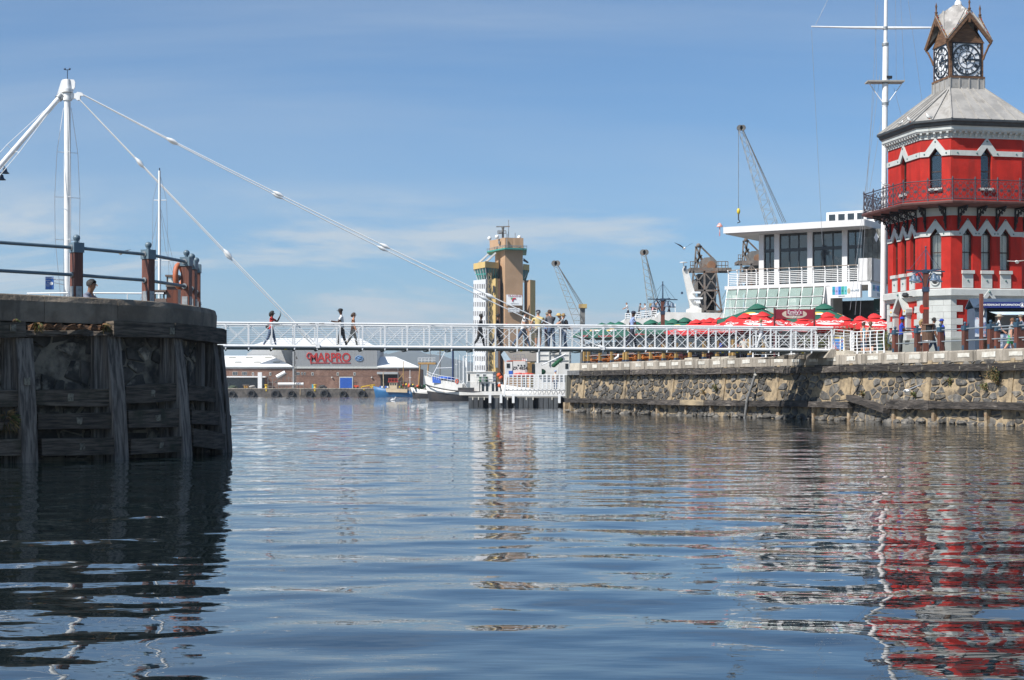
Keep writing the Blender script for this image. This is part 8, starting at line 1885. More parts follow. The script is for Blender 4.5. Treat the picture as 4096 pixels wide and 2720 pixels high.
# ------------------------------------------------------------------ white ferry
def ferry():
 Y = 172.0; t = thing('ferry', (px(2700, Y), Y + 4, 0), 0, 'white passenger ferry with people on its upper deck behind the green parasols', 'ferry'); q = lambda x, y, d=0: P(x, y, Y + d)
 m = MB(); m.slab([q(x, y) for x, y in ((2490, 1300), (2500, 1275), (2625, 1268), (2640, 1248), (2780, 1250), (2900, 1252), (2930, 1300))], (0, 8, 0)); m.build('superstructure', mat_boat_white, t)
 m = MB(); m.slab([q(x, y, -.3) for x, y in ((2480, 1300), (2960, 1300), (2940, 1560), (2510, 1560))], (0, 8.6, 0)); m.build('hull', M('ferry_hull_shade_blue', (.03, .05, .09), (.022, .04, .07), sc=.4, rough=.5), t)  # hull coloured dark to stand in for the shade below the parasols
 m = MB(); m.slab([q(x, y, 3) for x, y in ((2768, 1258), (2800, 1258), (2796, 1195), (2786, 1190), (2752, 1080), (2736, 1065), (2732, 1080), (2752, 1180))], (0, .9, 0)); m.build('mast', mat_boat_white, t)
 m = MB(); m.slab([q(x, y, 2) for x, y in ((2752, 1258), (2806, 1258), (2806, 1232), (2780, 1225), (2752, 1235))], (0, 2, 0)); m.build('mast_base', mat_boat_white, t)
 m = MB(); m.lathe([(.1, 0), (.42, .02), (.42, .1), (0, .12)], 12, q(2734, 1052, 3.4)); m.tube([q(2734, 1066, 3.4), q(2734, 1052, 3.4)], .06, 6); m.build('radome', mat_white, t)
 for x0, x1, y in ((2758, 2808, 1193), (2770, 2800, 1170), (2785, 2800, 1210)): m = MB(); m.b2(q(x0, y + 3, 2.6), q(x1, y - 2, 3.2)); m.build('radar_bar', mat_white, t)
 for x, y in ((2728, 1172), (2742, 1068), (2738, 1078)): m = MB(); m.b2(q(x - 3, y + 4, 2.8), q(x + 3, y - 4, 3.2)); m.build('navigation_light', mat_bell, t)
 m = MB(); m.tube([q(2775, 1203, 2.9), q(2800, 1203, 2.9)], .2, 8); m.build('lifesaving_canister', mat_white, t)
 for y in (1250, 1258, 1266): m = MB(); m.tube([q(2500, y + 8 - (2), 0), q(2628, y - 8, 0)], .05, 5); m.build('deck_rail', mat_white, t)
 for k in range(7): f = k / 6; x = 2502 + 124 * f; m = MB(); m.tube([q(x, 1278 - 8 * f, 0), q(x, 1256 - 14 * f, 0)], .05, 5); m.build('stanchion', mat_white, t)
 for x0 in range(2530, 2880, 42): qbox('cabin_window', mat_glassd, x0, x0 + 30, 1310, 1330, Y, .1, t, .35)
 m = MB(); m.tube([q(2701, 1290, 1), q(2701, 1215, 1)], .04, 5); m.build('staff', mat_white, t)
ferry()
# ------------------------------------------------------------------ yacht and launch moored behind the dark pier
def moored_yacht():
 Y = 47.0; t = thing('wooden_launch', (px(650, Y), Y + 1.5, 0), 0, 'varnished wooden launch cabin and mast behind the pier railing', 'boat'); q = lambda x, y, d=0: P(x, y, Y + d); var = M('varnished_mahogany', (.16, .045, .018), (.10, .028, .012), sc=2, st=(5, 5, .5), rough=.35, coat=.3); tr = M('grey_brown_trim', (.16, .12, .10), (.12, .09, .075), rough=.6)
 m = MB(); hull(m, 5.4, 2.4, 1.5, 1.9, .8, 0, 0, .5); m.v = [(v[0] - 12.6, v[1] + Y + 1.5, v[2]) for v in m.v]; m.build('hull', var, t)
 c = qbox('wheelhouse', var, 666, 712, 1146, 1290, Y, 1.5, t);
 for x in (666, 692, 709): qbox('window_post', tr, x, x + 4, 1104, 1146, Y, .1, t)
 qbox('roof', tr, 663, 716, 1100, 1107, Y, 1.7, t, .1); qbox('sill', tr, 664, 714, 1141, 1147, Y, 1.6, t, .05)
 qbox('window_pane', mat_glass, 670, 709, 1107, 1141, Y + .04, .02, t)
 qbox('fore_cabin', tr, 616, 665, 1194, 1290, Y, 1.4, t)
 for x in (617, 652): qbox('window_post', tr, x, x + 4, 1166, 1194, Y, .1, t)
 qbox('roof', tr, 616, 666, 1160, 1167, Y, 1.5, t, .1); qbox('window_pane', mat_glass, 621, 652, 1167, 1194, Y + .04, .02, t)
 qbox('net_bundle', mat_print_white, 673, 700, 1116, 1138, Y + .6, .3, t)
 Ym = 52.0; t2 = thing('yacht_mast', P(638, 1240, Ym), 0, 'slim white yacht mast with two spreaders behind the pier railing', 'mast'); r = lambda x, y, d=0: P(x, y, Ym + d)
 m = MB(); m.tube([r(638, 1400), r(638, 683)], [.055, .04], 8); m.build('pole', mat_white, t2); m = MB(); m.tube([r(638, 683), r(638, 672)], .02, 5); m.build('wind_vane', mat_bell, t2)
 for y, w in ((801, 28), (1042, 54)): m = MB(); m.tube([r(638 - w * .8, y), r(638 + w, y)], .014, 5); m.build('spreader', mat_white, t2)
 for pts in (((638, 690), (612, 801), (605, 1240)), ((638, 690), (666, 801), (680, 1240)), ((638, 815), (594, 1042), (560, 1240)), ((638, 815), (692, 1042), (700, 1240)), ((638, 815), (622, 1000), (610, 1240)), ((638, 815), (662, 1000), (700, 1120)), ((638, 1046), (560, 1200), (545, 1240))):
  m = MB(); m.tube([r(*p) for p in pts], .006, 4); m.build('stay', mat_wire, t2)
 t3 = thing('boat_guard_rail', P(400, 1185, 44), 0, 'thin white boat guard rail showing above the pier coping', 'railing');
 for a, b in (((108, 1174), (272, 1172)), ((365, 1172), (655, 1174))): m = MB(); m.tube([P(*a, 44), P(*b, 44)], .024, 6); m.build('rail', mat_white, t3)
 for x in (115, 200, 380, 510, 610): m = MB(); m.tube([P(x, 1174, 44), P(x, 1290, 44)], .015, 5); m.build('stanchion', mat_white, t3)
moored_yacht()
def lifebuoy():
 c = PIER_POSTS[3]; base = P(716, 1104, c.y + .02); t = thing('lifebuoy', base, 0, 'orange horseshoe lifebuoy hung on the last pier railing post', 'lifebuoy')
 pts = []
 for k in range(17): a = math.radians(-70 + 320 * k / 16 + 90); pts.append(Vector((.045 * math.cos(a), .17 * math.cos(a), .25 * math.sin(a))))
 m = MB(); m.tube(pts, [.04] + [.06] * 15 + [.04], 8); m.build('ring', M('faded_orange', (.42, .13, .06), (.36, .10, .045), sc=4, rough=.6), t, local=True)
 m = MB(); m.tube([p * 1.15 for p in pts], .014, 5); m.build('grab_line', mat_print_white, t, local=True)
lifebuoy()
# ------------------------------------------------------------------ sea haze between here and the hills
def build_haze():
 m = MB(); m.b2((-9500, -60, -1.5), (9500, 7700, 262)); me = m.mesh('haze'); fixn(me)
 mt = bpy.data.materials.new('haze_air'); mt.use_nodes = True; nt = mt.node_tree; nt.nodes.clear()
 o = nt.nodes.new('ShaderNodeOutputMaterial'); v = nt.nodes.new('ShaderNodeVolumePrincipled')
 v.inputs['Color'].default_value = (0.78, 0.88, 1.0, 1); v.inputs['Density'].default_value = 0.00012; v.inputs['Anisotropy'].default_value = 0.2
 nt.links.new(v.outputs[0], o.inputs['Volume']); me.materials.append(mt)
 ob = bpy.data.objects.new('haze', me); COL.objects.link(ob); tag(ob, kind='stuff')
build_haze()
# ------------------------------------------------------------------ people
SKIN = {'dark': M('skin_dark', (.075, .035, .020), (.06, .028, .016), sc=9, rough=.5, spec=.4), 'brown': M('skin_brown', (.20, .10, .06), (.17, .085, .05), sc=9, rough=.55), 'fair': M('skin_fair', (.46, .25, .17), (.42, .22, .145), sc=9, rough=.55)}
def cloth(name, c, k=.82): return M('cloth_' + name, c, tuple(k * x for x in c), sc=5, rough=.85, bump=.35, bsc=9)
CL = {n: cloth(n, c) for n, c in dict(red=(.50, .03, .025), jeans=(.075, .115, .19), white=(.70, .70, .70), black=(.018, .018, .02), orange=(.55, .25, .14), beige=(.42, .36, .28), plaid=(.06, .06, .065), yellow=(.60, .48, .22), khaki=(.20, .18, .14), blue=(.13, .24, .46), grey=(.13, .13, .14), midgrey=(.26, .26, .26), lightblue=(.26, .34, .55), navy=(.02, .025, .045), royal=(.015, .05, .38), turq=(.10, .42, .55), green=(.07, .34, .14), stripe=(.33, .36, .44), pink=(.60, .30, .32), olive=(.10, .10, .06), slate=(.16, .17, .22), cream=(.6, .56, .48)).items()}
HAIR = {n: M('hair_' + n, c, tuple(.7 * x for x in c), sc=12, st=(3, 3, .6), rough=.6, bump=.5) for n, c in dict(black=(.012, .010, .009), brown=(.05, .025, .014), blond=(.34, .22, .09), grey=(.28, .27, .26), ginger=(.16, .07, .03)).items()}
SHOE = cloth('shoe', (.02, .02, .02)); SHOE2 = cloth('shoe_red', (.3, .03, .03))
PEOPLE = []
def skeleton(sp):
 """joints of a figure facing +x, feet at z=0; returns verts, edges, radii, zones"""
 h = sp.get('h', 1.72) / 1.72; V = []; E = []; Rd = []; Zn = []
 lean = math.radians(sp.get('lean', 3)); sit = sp.get('pose') == 'sit'; fem = sp.get('fem', False)
 pel = Vector((0, 0, .94)) if not sit else Vector((0, 0, .50))
 def T(p):      # lean of the trunk about the pelvis
  q = Vector(p) - Vector((0, 0, .94)); return pel + Vector((q.x * math.cos(lean) + q.z * math.sin(lean), q.y, -q.x * math.sin(lean) + q.z * math.cos(lean)))
 def add(p, r, z, par=None):
  V.append(Vector(p) * h); k_ = 1.14 if z in ('hip', 'torso', 'sleeve', 'sleeve_end', 'thigh', 'knee', 'calf', 'forearm') else 1.0; Rd.append((r[0] * h * k_, r[1] * h * k_) if isinstance(r, tuple) else (r * h * k_, r * h * k_)); Zn.append(z)
  if par is not None: E.append((par, len(V) - 1))
  return len(V) - 1
 sw = .165 if fem else .195
 p0 = add(pel, (.135 if fem else .135, .105), 'hip')
 w = add(T((.005, 0, 1.08)), (.115 if fem else .135, .095), 'torso', p0); c = add(T((.0, 0, 1.27)), (.14 if fem else .165, .115), 'torso', w); c2 = add(T((-.01, 0, 1.40)), (.12 if fem else .14, .09), 'torso', c)
 n = add(T((.005, 0, 1.49)), .052, 'neck', c2); hd = math.radians(sp.get('nod', 0))
 h1 = add(T((.02, 0, 1.555)), (.068, .075), 'head', n); h2 = add(T((.03 + .05 * math.sin(hd), 0, 1.64)), (.082, .098), 'head', h1); h3 = add(T((.015 + .06 * math.sin(hd), 0, 1.70)), (.068, .082), 'head', h2)
 joints = {'head': V[h2].copy(), 'top': V[h3].copy(), 'chest': V[c].copy()}
 arms = sp.get('arms', ((-18, 15), (18, 15)))
 for s, (a, e) in zip((1, -1), arms):
  out = sp.get('out', 8); a, e, o = math.radians(a), math.radians(e), math.radians(out)
  sh = T((-.005, s * sw, 1.395)); d = Vector((math.sin(a), s * math.sin(o), -math.cos(a))).normalized(); el = sh + d * .29; d2 = Vector((math.sin(a + e), s * math.sin(o) * .3, -math.cos(a + e))).normalized(); wr = el + d2 * .25; hn = wr + d2 * .085
  i1 = add(sh, .062, 'sleeve', c2); i2 = add(el, .044, 'sleeve_end', i1); i3 = add(wr, .031, 'forearm', i2); i4 = add(hn, (.042, .022), 'hand', i3); joints['hand%d' % s] = (V[i4].copy(), d2.copy(), s)
 legs = sp.get('legs', ((18, -6), (-16, -14)))
 low = 9
 for s, (a, k) in zip((1, -1), legs):
  a, k = math.radians(a), math.radians(k); hp = pel + Vector((0, s * .085, -.04))
  if sit: kn = hp + Vector((.42, s * .05, -.02)); an = kn + Vector((.02, 0, -.40))
  else:
   kn = hp + Vector((math.sin(a), s * .012, -math.cos(a))) * .43; an = kn + Vector((math.sin(a + k), 0, -math.cos(a + k))) * .41
  low = min(low, an.z)
  j1 = add(hp, .098, 'thigh', p0); jm = add(hp.lerp(kn, .5), .082, 'thigh', j1); j2 = add(kn, .062, 'knee', jm); jc = add(kn.lerp(an, .35), .058, 'calf', j2); j3 = add(an, .042, 'ankle', jc); toe = an + Vector((.145, s * .01, -.045 if abs(a + k) < .3 or sit else -.085)); add(an + Vector((-.03, 0, -.045)), .036, 'foot', j3); add(toe, (.045, .030), 'foot', j3)
 dz = (low - .08) * h
 if not sit:
  for v in V: v.z -= dz
  for k_, v in joints.items():
   if isinstance(v, Vector): v.z -= dz
   else: v[0].z -= dz
 return V, E, Rd, Zn, joints, p0
def person(label, loc, face, sp): PEOPLE.append((label, Vector(loc), face, sp))
def build_people():
 tmp = []
 for label, loc, face, sp in PEOPLE:
  V, E, Rd, Zn, J, root = skeleton(sp); me = bpy.data.meshes.new('person'); me.from_pydata([tuple(v) for v in V], E, []); me.update()
  ob = bpy.data.objects.new('person', me); COL.objects.link(ob)
  ob.modifiers.new('skin', 'SKIN'); ob.modifiers['skin'].branch_smoothing = .4
  if not me.skin_vertices:
   import bmesh as _b
   bm = _b.new(); bm.from_mesh(me); bm.verts.layers.skin.verify(); bm.to_mesh(me); bm.free()
  for i, r_ in enumerate(Rd): me.skin_vertices[0].data[i].radius = r_
  me.skin_vertices[0].data[root].use_root = True
  sb = ob.modifiers.new('sub', 'SUBSURF'); sb.levels = 1; sb.render_levels = 1
  tmp.append((ob, V, E, Zn, J))
 dg = bpy.context.evaluated_depsgraph_get(); dg.update()
 for (label, loc, face, sp), (ob, V, E, Zn, J) in zip(PEOPLE, tmp):
  src = bpy.data.meshes.new_from_object(ob.evaluated_get(dg)); h = sp.get('h', 1.72) / 1.72
  zmat = {'torso': sp['top'], 'hip': sp.get('bottom'), 'neck': 'skin', 'head': 'skin', 'sleeve': sp['top'] if sp.get('sleeve', 1) > 0 else 'skin', 'sleeve_end': sp['top'] if sp.get('sleeve', 1) > 0 else 'skin', 'forearm': sp['top'] if sp.get('sleeve', 1) > 1 else 'skin', 'hand': 'skin',
    'thigh': sp.get('bottom'), 'knee': sp.get('bottom'), 'calf': 'skin' if sp.get('shorts') else sp.get('bottom'), 'ankle': 'skin' if sp.get('shorts') else sp.get('bottom'), 'foot': 'shoe'}
  names = ['skin', 'shoe', sp['top'], sp.get('bottom', sp['top'])]; mats = [SKIN[sp.get('skin', 'fair')], SHOE2 if sp.get('redshoe') else SHOE, CL[sp['top']], CL[sp.get('bottom', sp['top'])]]
  segs = [(V[a], V[b], Zn[b]) for a, b in E]
  mb = MB(); vs = [v.co.copy() for v in src.vertices]; o0 = len(vs); mb.v = [tuple(v) for v in vs]
  for p in src.polygons:
   c = p.center; best = 9e9; zn = 'torso'
   for a, b, z in segs:
    ab = b - a; L2 = ab.length_squared; k = max(0, min(1, (c - a).dot(ab) / L2 if L2 else 0)); d = (c - a - ab * k).length
    if d < best:
     best = d; zn = z
     if z == 'sleeve_end' and k > .55 and sp.get('sleeve', 1) == 1: zn = 'forearm'
     if z == 'sleeve' and k < .3: zn = 'torso'
     if z in ('thigh',) and k < .25: zn = 'hip'
   nm = zmat[zn];
   if zn in ('hip', 'thigh') and c.z > V[0].z + .02 * h - .07: nm = sp['top'] if c.z > V[0].z - .02 else nm
   mb.f.append(list(p.vertices)); mb.m.append(names.index(nm)); mb.sm.append(True)
  for s in (1, -1):        # fingers and thumb
   c, d, sd = J['hand%d' % s]; u = Vector((0, 1, 0)); nrm = d.cross(u).normalized(); curl = sp.get('curl', .55)
   for q, (off, ln) in enumerate(((-.030, .065), (-.010, .078), (.010, .074), (.030, .058))):
    b0 = c + u * off * h + d * .015; b1 = b0 + d * ln * .55 * h; b2 = b1 + (d * (1 - curl) + nrm * curl * s * sd).normalized() * ln * .5 * h; mb.tube([b0, b1, b2], [.0095 * h, .0085 * h, .006 * h], 4, 0)
   b0 = c - d * .03 - u * .02 * s; b1 = b0 + (d * .5 - u * s * .8).normalized() * .045 * h; mb.tube([b0, b1, b1 + d * .03 * h], [.011 * h, .009 * h, .007 * h], 4, 0)
  hc = J['head']; mb.tube([hc + Vector((.085, 0, .02)) * h, hc + Vector((.115, 0, -.018)) * h], [.010 * h, .016 * h], 5, 0)      # nose
  mb.add([hc + Vector(v) * h for v in ((.075, -.03, -.045), (.098, -.02, -.048), (.098, .02, -.048), (.075, .03, -.045), (.075, 0, -.055))], [(0, 1, 2, 3), (0, 4, 3)], 0)
  for sy in (-1, 1):
   mb.ball(hc + Vector((.083, sy * .03, .012)) * h, .011 * h, 6, 1, 4); mb.ball(hc + Vector((.0, sy * .086, -.005)) * h, .022 * h, 6, 0, 4, (1, .5, 1.4))
  me = mb.mesh('body', mats); fixn(me)
  t = thing('person', loc, face, label, 'person'); bo = bpy.data.objects.new('body', me); COL.objects.link(bo); bo.parent = t; WM[bo.name] = WM[t.name]
  top = J['top']
  hair = sp.get('hair'); hat = sp.get('hat')
  if hair:
   m = MB(); vs = []; N = 12
   cc = hc + Vector((-.012, 0, .022)) * h
   for i in range(7):
    th = math.pi * .62 * i / 6
    for j in range(N):
     a = 2 * math.pi * j / N; r_ = .112 * h; fr = max(0, math.cos(a)); tt = th * (1 - .55 * fr); jr = (1 + .05 * math.sin(3 * a + i)) * (1 - .10 * fr * (i > 3))
     vs.append(cc + Vector((math.sin(tt) * math.cos(a) * 1.04 * r_ * jr, math.sin(tt) * math.sin(a) * .96 * r_ * jr, math.cos(tt) * r_ * 1.0)))
   m.add(vs, [(i * N + j, i * N + (j + 1) % N, (i + 1) * N + (j + 1) % N, (i + 1) * N + j) for i in range(6) for j in range(N)], 0, True)
   if sp.get('long'):
    L = sp['long']; m.tube([cc + Vector((-.05, 0, .03)) * h, cc + Vector((-.085, 0, -.05)) * h, cc + Vector((-.085, 0, -.05 - L * .6)) * h, cc + Vector((-.07, 0, -.05 - L)) * h], [.07 * h, .085 * h, .075 * h, .03 * h], 8)
   if sp.get('bun'): m.ball(cc + Vector((-.08, 0, .09)) * h, .05 * h, 8, 0, 5)
   m.build('hair', HAIR[hair], t, local=True)
  if hat:
   kind, mt = hat; mt = CL.get(mt) or mt; m = MB(); cc = hc + Vector((-.005, 0, .045)) * h
   m.lathe([(.112 * h, -.015 * h), (.112 * h, .03 * h), (.09 * h, .075 * h), (.04 * h, .092 * h), (0, .096 * h)], 12, cc)
   if kind == 'cap': m.slab([cc + Vector((x, y, 0)) * h for x, y in ((.08, -.075), (.16, -.06), (.19, 0), (.16, .06), (.08, .075))], (0, 0, .012 * h))
   else: m.lathe([(.10 * h, -.018 * h), (.20 * h, -.035 * h), (.205 * h, -.028 * h), (.10 * h, .0)], 14, cc)
   m.build('hat', mt, t, local=True)
  for k_, it in enumerate(sp.get('items', ())):
   m = MB(); c, d, sd = J['hand1']; c2_, _, _ = J['hand-1']
   if it == 'bag': c0 = J['chest'] + Vector((-.16, .16, -.26)) * h; m.ball(c0, .14 * h, 8, 0, 6, (1.1, .5, .9)); m.tube([c0 + Vector((0, 0, .08)), J['chest'] + Vector((-.02, .17, .14)) * h], .012, 5); m.build('shoulder_bag', CL['black'], t, local=True)
   if it == 'bottle': m.lathe([(.0, -.02), (.03, -.02), (.032, .12), (.012, .17), (.012, .2), (0, .2)], 8, c); m.build('bottle', mat_glass, t, local=True)
   if it == 'papers': m.box(c + d * .06, (.14, .1, .02)); m.build('papers', CL['white'], t, local=True)
   if it == 'purple_bag': m.slab([c2_ + Vector((-.14, 0, -.08)), c2_ + Vector((.14, 0, -.08)), c2_ + Vector((.12, 0, -.40)), c2_ + Vector((-.12, 0, -.40))], (0, .06, 0)); m.build('carrier_bag', cloth('purple', (.16, .03, .16)), t, local=True)
   if it == 'cup': m.lathe([(0, -.03), (.028, -.03), (.036, .07), (0, .07)], 8, c); m.build('cup', CL['red'], t, local=True)
   if it == 'cone': m.lathe([(.0, -.06), (.03, .03), (.04, .06), (0, .1)], 8, c); m.build('ice_cream', CL['cream'], t, local=True)
   if it == 'clipboard': m.box(c + Vector((.05, 0, .05)), (.03, .24, .32)); m.build('clipboard', CL['black'], t, local=True)
   if it == 'rucksack': m.ball(J['chest'] + Vector((-.19, 0, -.05)) * h, .16 * h, 8, 0, 6, (.7, 1, 1.3)); m.build('rucksack', CL['black'], t, local=True)
   if it == 'stripes':
    for q in range(6): zz = J['chest'].z + (.10 - .07 * q) * h; m.tube([Vector((J['chest'].x + .158 * h * math.cos(a * .45), .178 * h * math.sin(a * .45), zz)) for a in range(15)], .008, 4)
    m.build('shirt_stripes', CL['white'], t, local=True)
  bpy.data.objects.remove(ob); bpy.data.meshes.remove(src)
RT, LF, AW, TO = 0.0, math.pi, math.pi / 2, -math.pi / 2
def bx_i(x, w): return min((abs(2048 + FP * bp(i / 50, 0, w).x / bp(i / 50, 0, w).y - x), i / 50) for i in range(-300, 1400))[1]
def on_bridge(label, x, w, face, **sp): i = bx_i(x, w); person(label, bp(i, 3.392, w), face, sp)
W1 = dict(legs=((18, -7), (-17, -18)))
on_bridge('person in red top and jeans walking, drinking, black shoulder bag', 1085, 1.0, RT, top='red', bottom='jeans', skin='dark', hair='black', long=.14, fem=True, h=1.66, items=('bag', 'bottle'), arms=((60, 95), (20, 70)), redshoe=True, **W1)
on_bridge('person in white shirt, black cap and trousers walking left on the bridge', 1368, .8, LF, top='white', bottom='black', skin='dark', hat=('cap', 'black'), h=1.76, items=('papers',), arms=((25, 75), (20, 60)), legs=((14, -6), (-10, -10)))
on_bridge('person with brown bob in orange blouse and beige trousers on the bridge', 1411, 1.2, RT, top='orange', bottom='beige', skin='fair', hair='brown', fem=True, sleeve=2, h=1.62, long=.06, arms=((-12, 15), (14, 10)), **W1)
on_bridge('person in dark plaid shirt with a red cup walking on the bridge', 1920, .9, RT, top='plaid', bottom='black', skin='dark', hair='black', sleeve=2, fem=True, h=1.60, items=('cup',), arms=((20, 80), (-20, 20)), **W1)
on_bridge('person in black jacket and jeans right of the plaid-shirted one', 1988, 1.1, RT, top='black', bottom='navy', skin='brown', hair='black', sleeve=2, fem=True, h=1.62, items=('cup',), arms=((25, 80), (10, 15)), **W1)
on_bridge('tall dark-haired person in white t-shirt and jeans striding on the bridge', 2092, .9, RT, top='white', bottom='jeans', skin='fair', hair='black', h=1.82, lean=8, long=.02, items=('cup',), arms=((28, 35), (5, 20)), legs=((26, -6), (-30, -10)))
on_bridge('person in yellow t-shirt, navy cap and shorts with purple bag', 2153, .6, AW, top='yellow', bottom='khaki', skin='fair', hair='grey', shorts=True, h=1.75, hat=('cap', 'navy'), items=('purple_bag',), arms=((2, 10), (30, 30)), out=28, legs=((2, -2), (-2, -2)))
on_bridge('person in light blue shirt and brown cap behind the grey-shirted one', 2186, 1.3, RT, top='blue', bottom='grey', skin='fair', hat=('cap', 'khaki'), h=1.68, arms=((5, 20), (5, 20)), legs=((3, -2), (-3, -2)))
on_bridge('person in dark grey striped t-shirt and jeans leaning on the bridge rail', 2205, .45, AW + .5, top='grey', bottom='jeans', skin='fair', hair='brown', h=1.78, lean=10, arms=((45, 20), (40, 25)), legs=((6, -4), (-8, -6)))
on_bridge('person in straw hat and grey top bending over the bridge rail', 2258, .4, LF + .3, top='midgrey', bottom='jeans', skin='fair', hair='blond', fem=True, h=1.66, lean=22, nod=20, hat=('brim', cloth('straw', (.55, .40, .16))), items=('rucksack',), arms=((50, 20), (40, 20)), legs=((4, -4), (-6, -6)))
on_bridge('person in white top half hidden by the straw hat on the bridge', 2243, .9, RT, top='white', bottom='jeans', skin='fair', hair='blond', fem=True, h=1.64, lean=10, arms=((30, 40), (20, 40)), legs=((3, -2), (-3, -2)))
on_bridge('guard in light blue shirt, navy trousers and cap walking the bridge', 2528, .8, RT + .2, top='lightblue', bottom='navy', skin='dark', hat=('cap', 'navy'), h=1.78, arms=((-14, 14), (16, 18)), **W1)
on_bridge('child in striped shirt and white trousers holding ice cream cones', 3046, .8, LF - .3, top='stripe', bottom='white', skin='fair', hair='blond', h=1.48, items=('cone', 'stripes'), arms=((40, 90), (30, 80)), legs=((20, -6), (-24, -8)))
def on_quay(label, x, Y, face, **sp): person(label, (px(x, Y), Y, ZQ), face, sp)
ST = dict(legs=((4, -3), (-5, -5)))
on_quay('person in turquoise strapless top and denim skirt at the landing rail', 3456, 80, AW + .4, top='turq', bottom='jeans', skin='fair', hair='brown', bun=True, fem=True, sleeve=0, shorts=True, h=1.68, **ST)
on_quay('person in black tank top beside the turquoise top at the landing', 3482, 79.2, AW - .2, top='black', bottom='black', skin='fair', hair='ginger', fem=True, sleeve=0, shorts=True, h=1.72, long=.05, **W1)
on_quay('person in black shirt and cap behind the landing rail', 3436, 84, RT, top='black', bottom='black', skin='dark', hat=('cap', 'black'), pose='sit', h=1.72)
on_quay('guard in royal blue shirt and cap left of the lamp post, hands together', 3604, 75.6, RT, top='royal', bottom='black', skin='dark', hat=('cap', 'royal'), h=1.74, arms=((25, 70), (20, 65)), items=('papers',), **ST)
on_quay('person with blond ponytail in white tank top behind the lamp post', 3684, 76.4, RT, top='white', bottom='navy', skin='fair', hair='blond', long=.2, fem=True, sleeve=0, shorts=True, h=1.68, arms=((10, 60), (5, 20)), **ST)
on_quay('person in white shirt and jeans right of the lamp post bin', 3732, 76.8, RT, top='white', bottom='jeans', skin='brown', hair='black', h=1.80, arms=((12, 20), (5, 10)), **W1)
on_quay('person in royal blue shirt and cap with clipboard, hand on hip', 3772, 75.8, LF, top='royal', bottom='black', skin='brown', hat=('cap', 'royal'), h=1.66, sleeve=2, shorts=True, items=('clipboard',), arms=((30, 80), (-25, 75)), out=22, **ST)
on_quay('person in white shirt and beige sun hat at the kiosk counter', 3992, 73.6, RT - .2, top='white', bottom='khaki', skin='fair', hair='grey', h=1.78, shorts=True, hat=('brim', 'beige'), items=('rucksack',), arms=((20, 35), (15, 30)), **ST)
on_quay('person in grey top and green shorts walking past the kiosk', 4040, 73.2, RT, top='midgrey', bottom='green', skin='fair', hair='ginger', fem=True, sleeve=1, shorts=True, h=1.62, lean=8, arms=((15, 15), (-10, 10)), **W1)
on_quay('person in pale shirt at the right picture edge by the kiosk', 4088, 72.4, LF, top='slate', bottom='navy', skin='fair', hair='brown', h=1.70, hat=('cap', 'khaki'), **ST)
for k, (x, Y, c, f, sk, hr, lab) in enumerate(((2938, 88, 'pink', RT, 'fair', 'blond', 'seated person in pink top under the red parasols'), (2978, 86.5, 'cream', AW, 'fair', 'grey', 'seated person in cream shirt with back to the water'), (3022, 87, 'navy', LF, 'fair', 'ginger', 'seated person in navy top left of the striped-shirt child'), (2878, 91, 'royal', RT, 'dark', 'black', 'seated person in blue top under the middle red parasols'), (2790, 98, 'navy', LF, 'brown', 'black', 'seated person in navy at the left end of the red parasols'), (2690, 104, 'plaid', RT, 'brown', 'black', 'seated person in dark plaid under the green parasols'), (2612, 108, 'red', LF, 'dark', 'black', 'seated person in red top under the green parasols'), (3180, 84.5, 'black', RT, 'brown', 'black', 'seated person in black under the bar sign'), (3505, 86, 'black', LF, 'brown', 'black', 'seated dark-haired person under the parasol nearest the tower'))):
 person(lab, (px(x, Y), Y, ZQ), f + .3 * (k % 3 - 1), dict(top=c, bottom='navy', skin=sk, hair=hr, pose='sit', arms=((40, 60), (35, 65)), lean=10, h=1.74))
person('seated person in grey t-shirt on the pier behind a railing post', (px(338, 36), 36, ZP - .78), RT - .2, dict(top='slate', bottom='navy', skin='brown', hair='black', pose='sit', h=1.86, arms=((45, 40), (55, 25)), out=20, lean=12))
person('person in pale blue shirt and cap on the pontoon gangway', (px(2222, 142), 142, pz(1562, 142)), AW, dict(top='cream', bottom='jeans', skin='fair', hat=('cap', 'lightblue'), h=1.75))
for k, (x, y, c, f, hr, ht, lab) in enumerate(((2512, 1215, 'white', LF, 'ginger', None, 'ferry passenger in white leaning on the left end of the deck rail'), (2556, 1217, 'grey', RT, 'brown', None, 'dark-haired ferry passenger second from the left'), (2585, 1218, 'white', LF, 'brown', None, 'ferry passenger in white near the middle of the deck'), (2610, 1216, 'pink', RT, 'ginger', None, 'ferry passenger in pink leaning forward at the deck'), (2634, 1198, 'black', LF, 'black', 'black', 'ferry passenger in black cap standing above the others'), (2676, 1208, 'slate', LF, 'black', 'slate', 'ferry passenger in grey alone right of the lamp post'))):
 Y = 176; zf = pz(y, Y) - 1.60; person(lab, (px(x, Y), Y, zf), f, dict(top=c, bottom='navy', skin='fair', hair=hr, h=1.72, lean=12, hat=('cap', ht) if ht else None, arms=((40, 30), (35, 30))))
build_people()
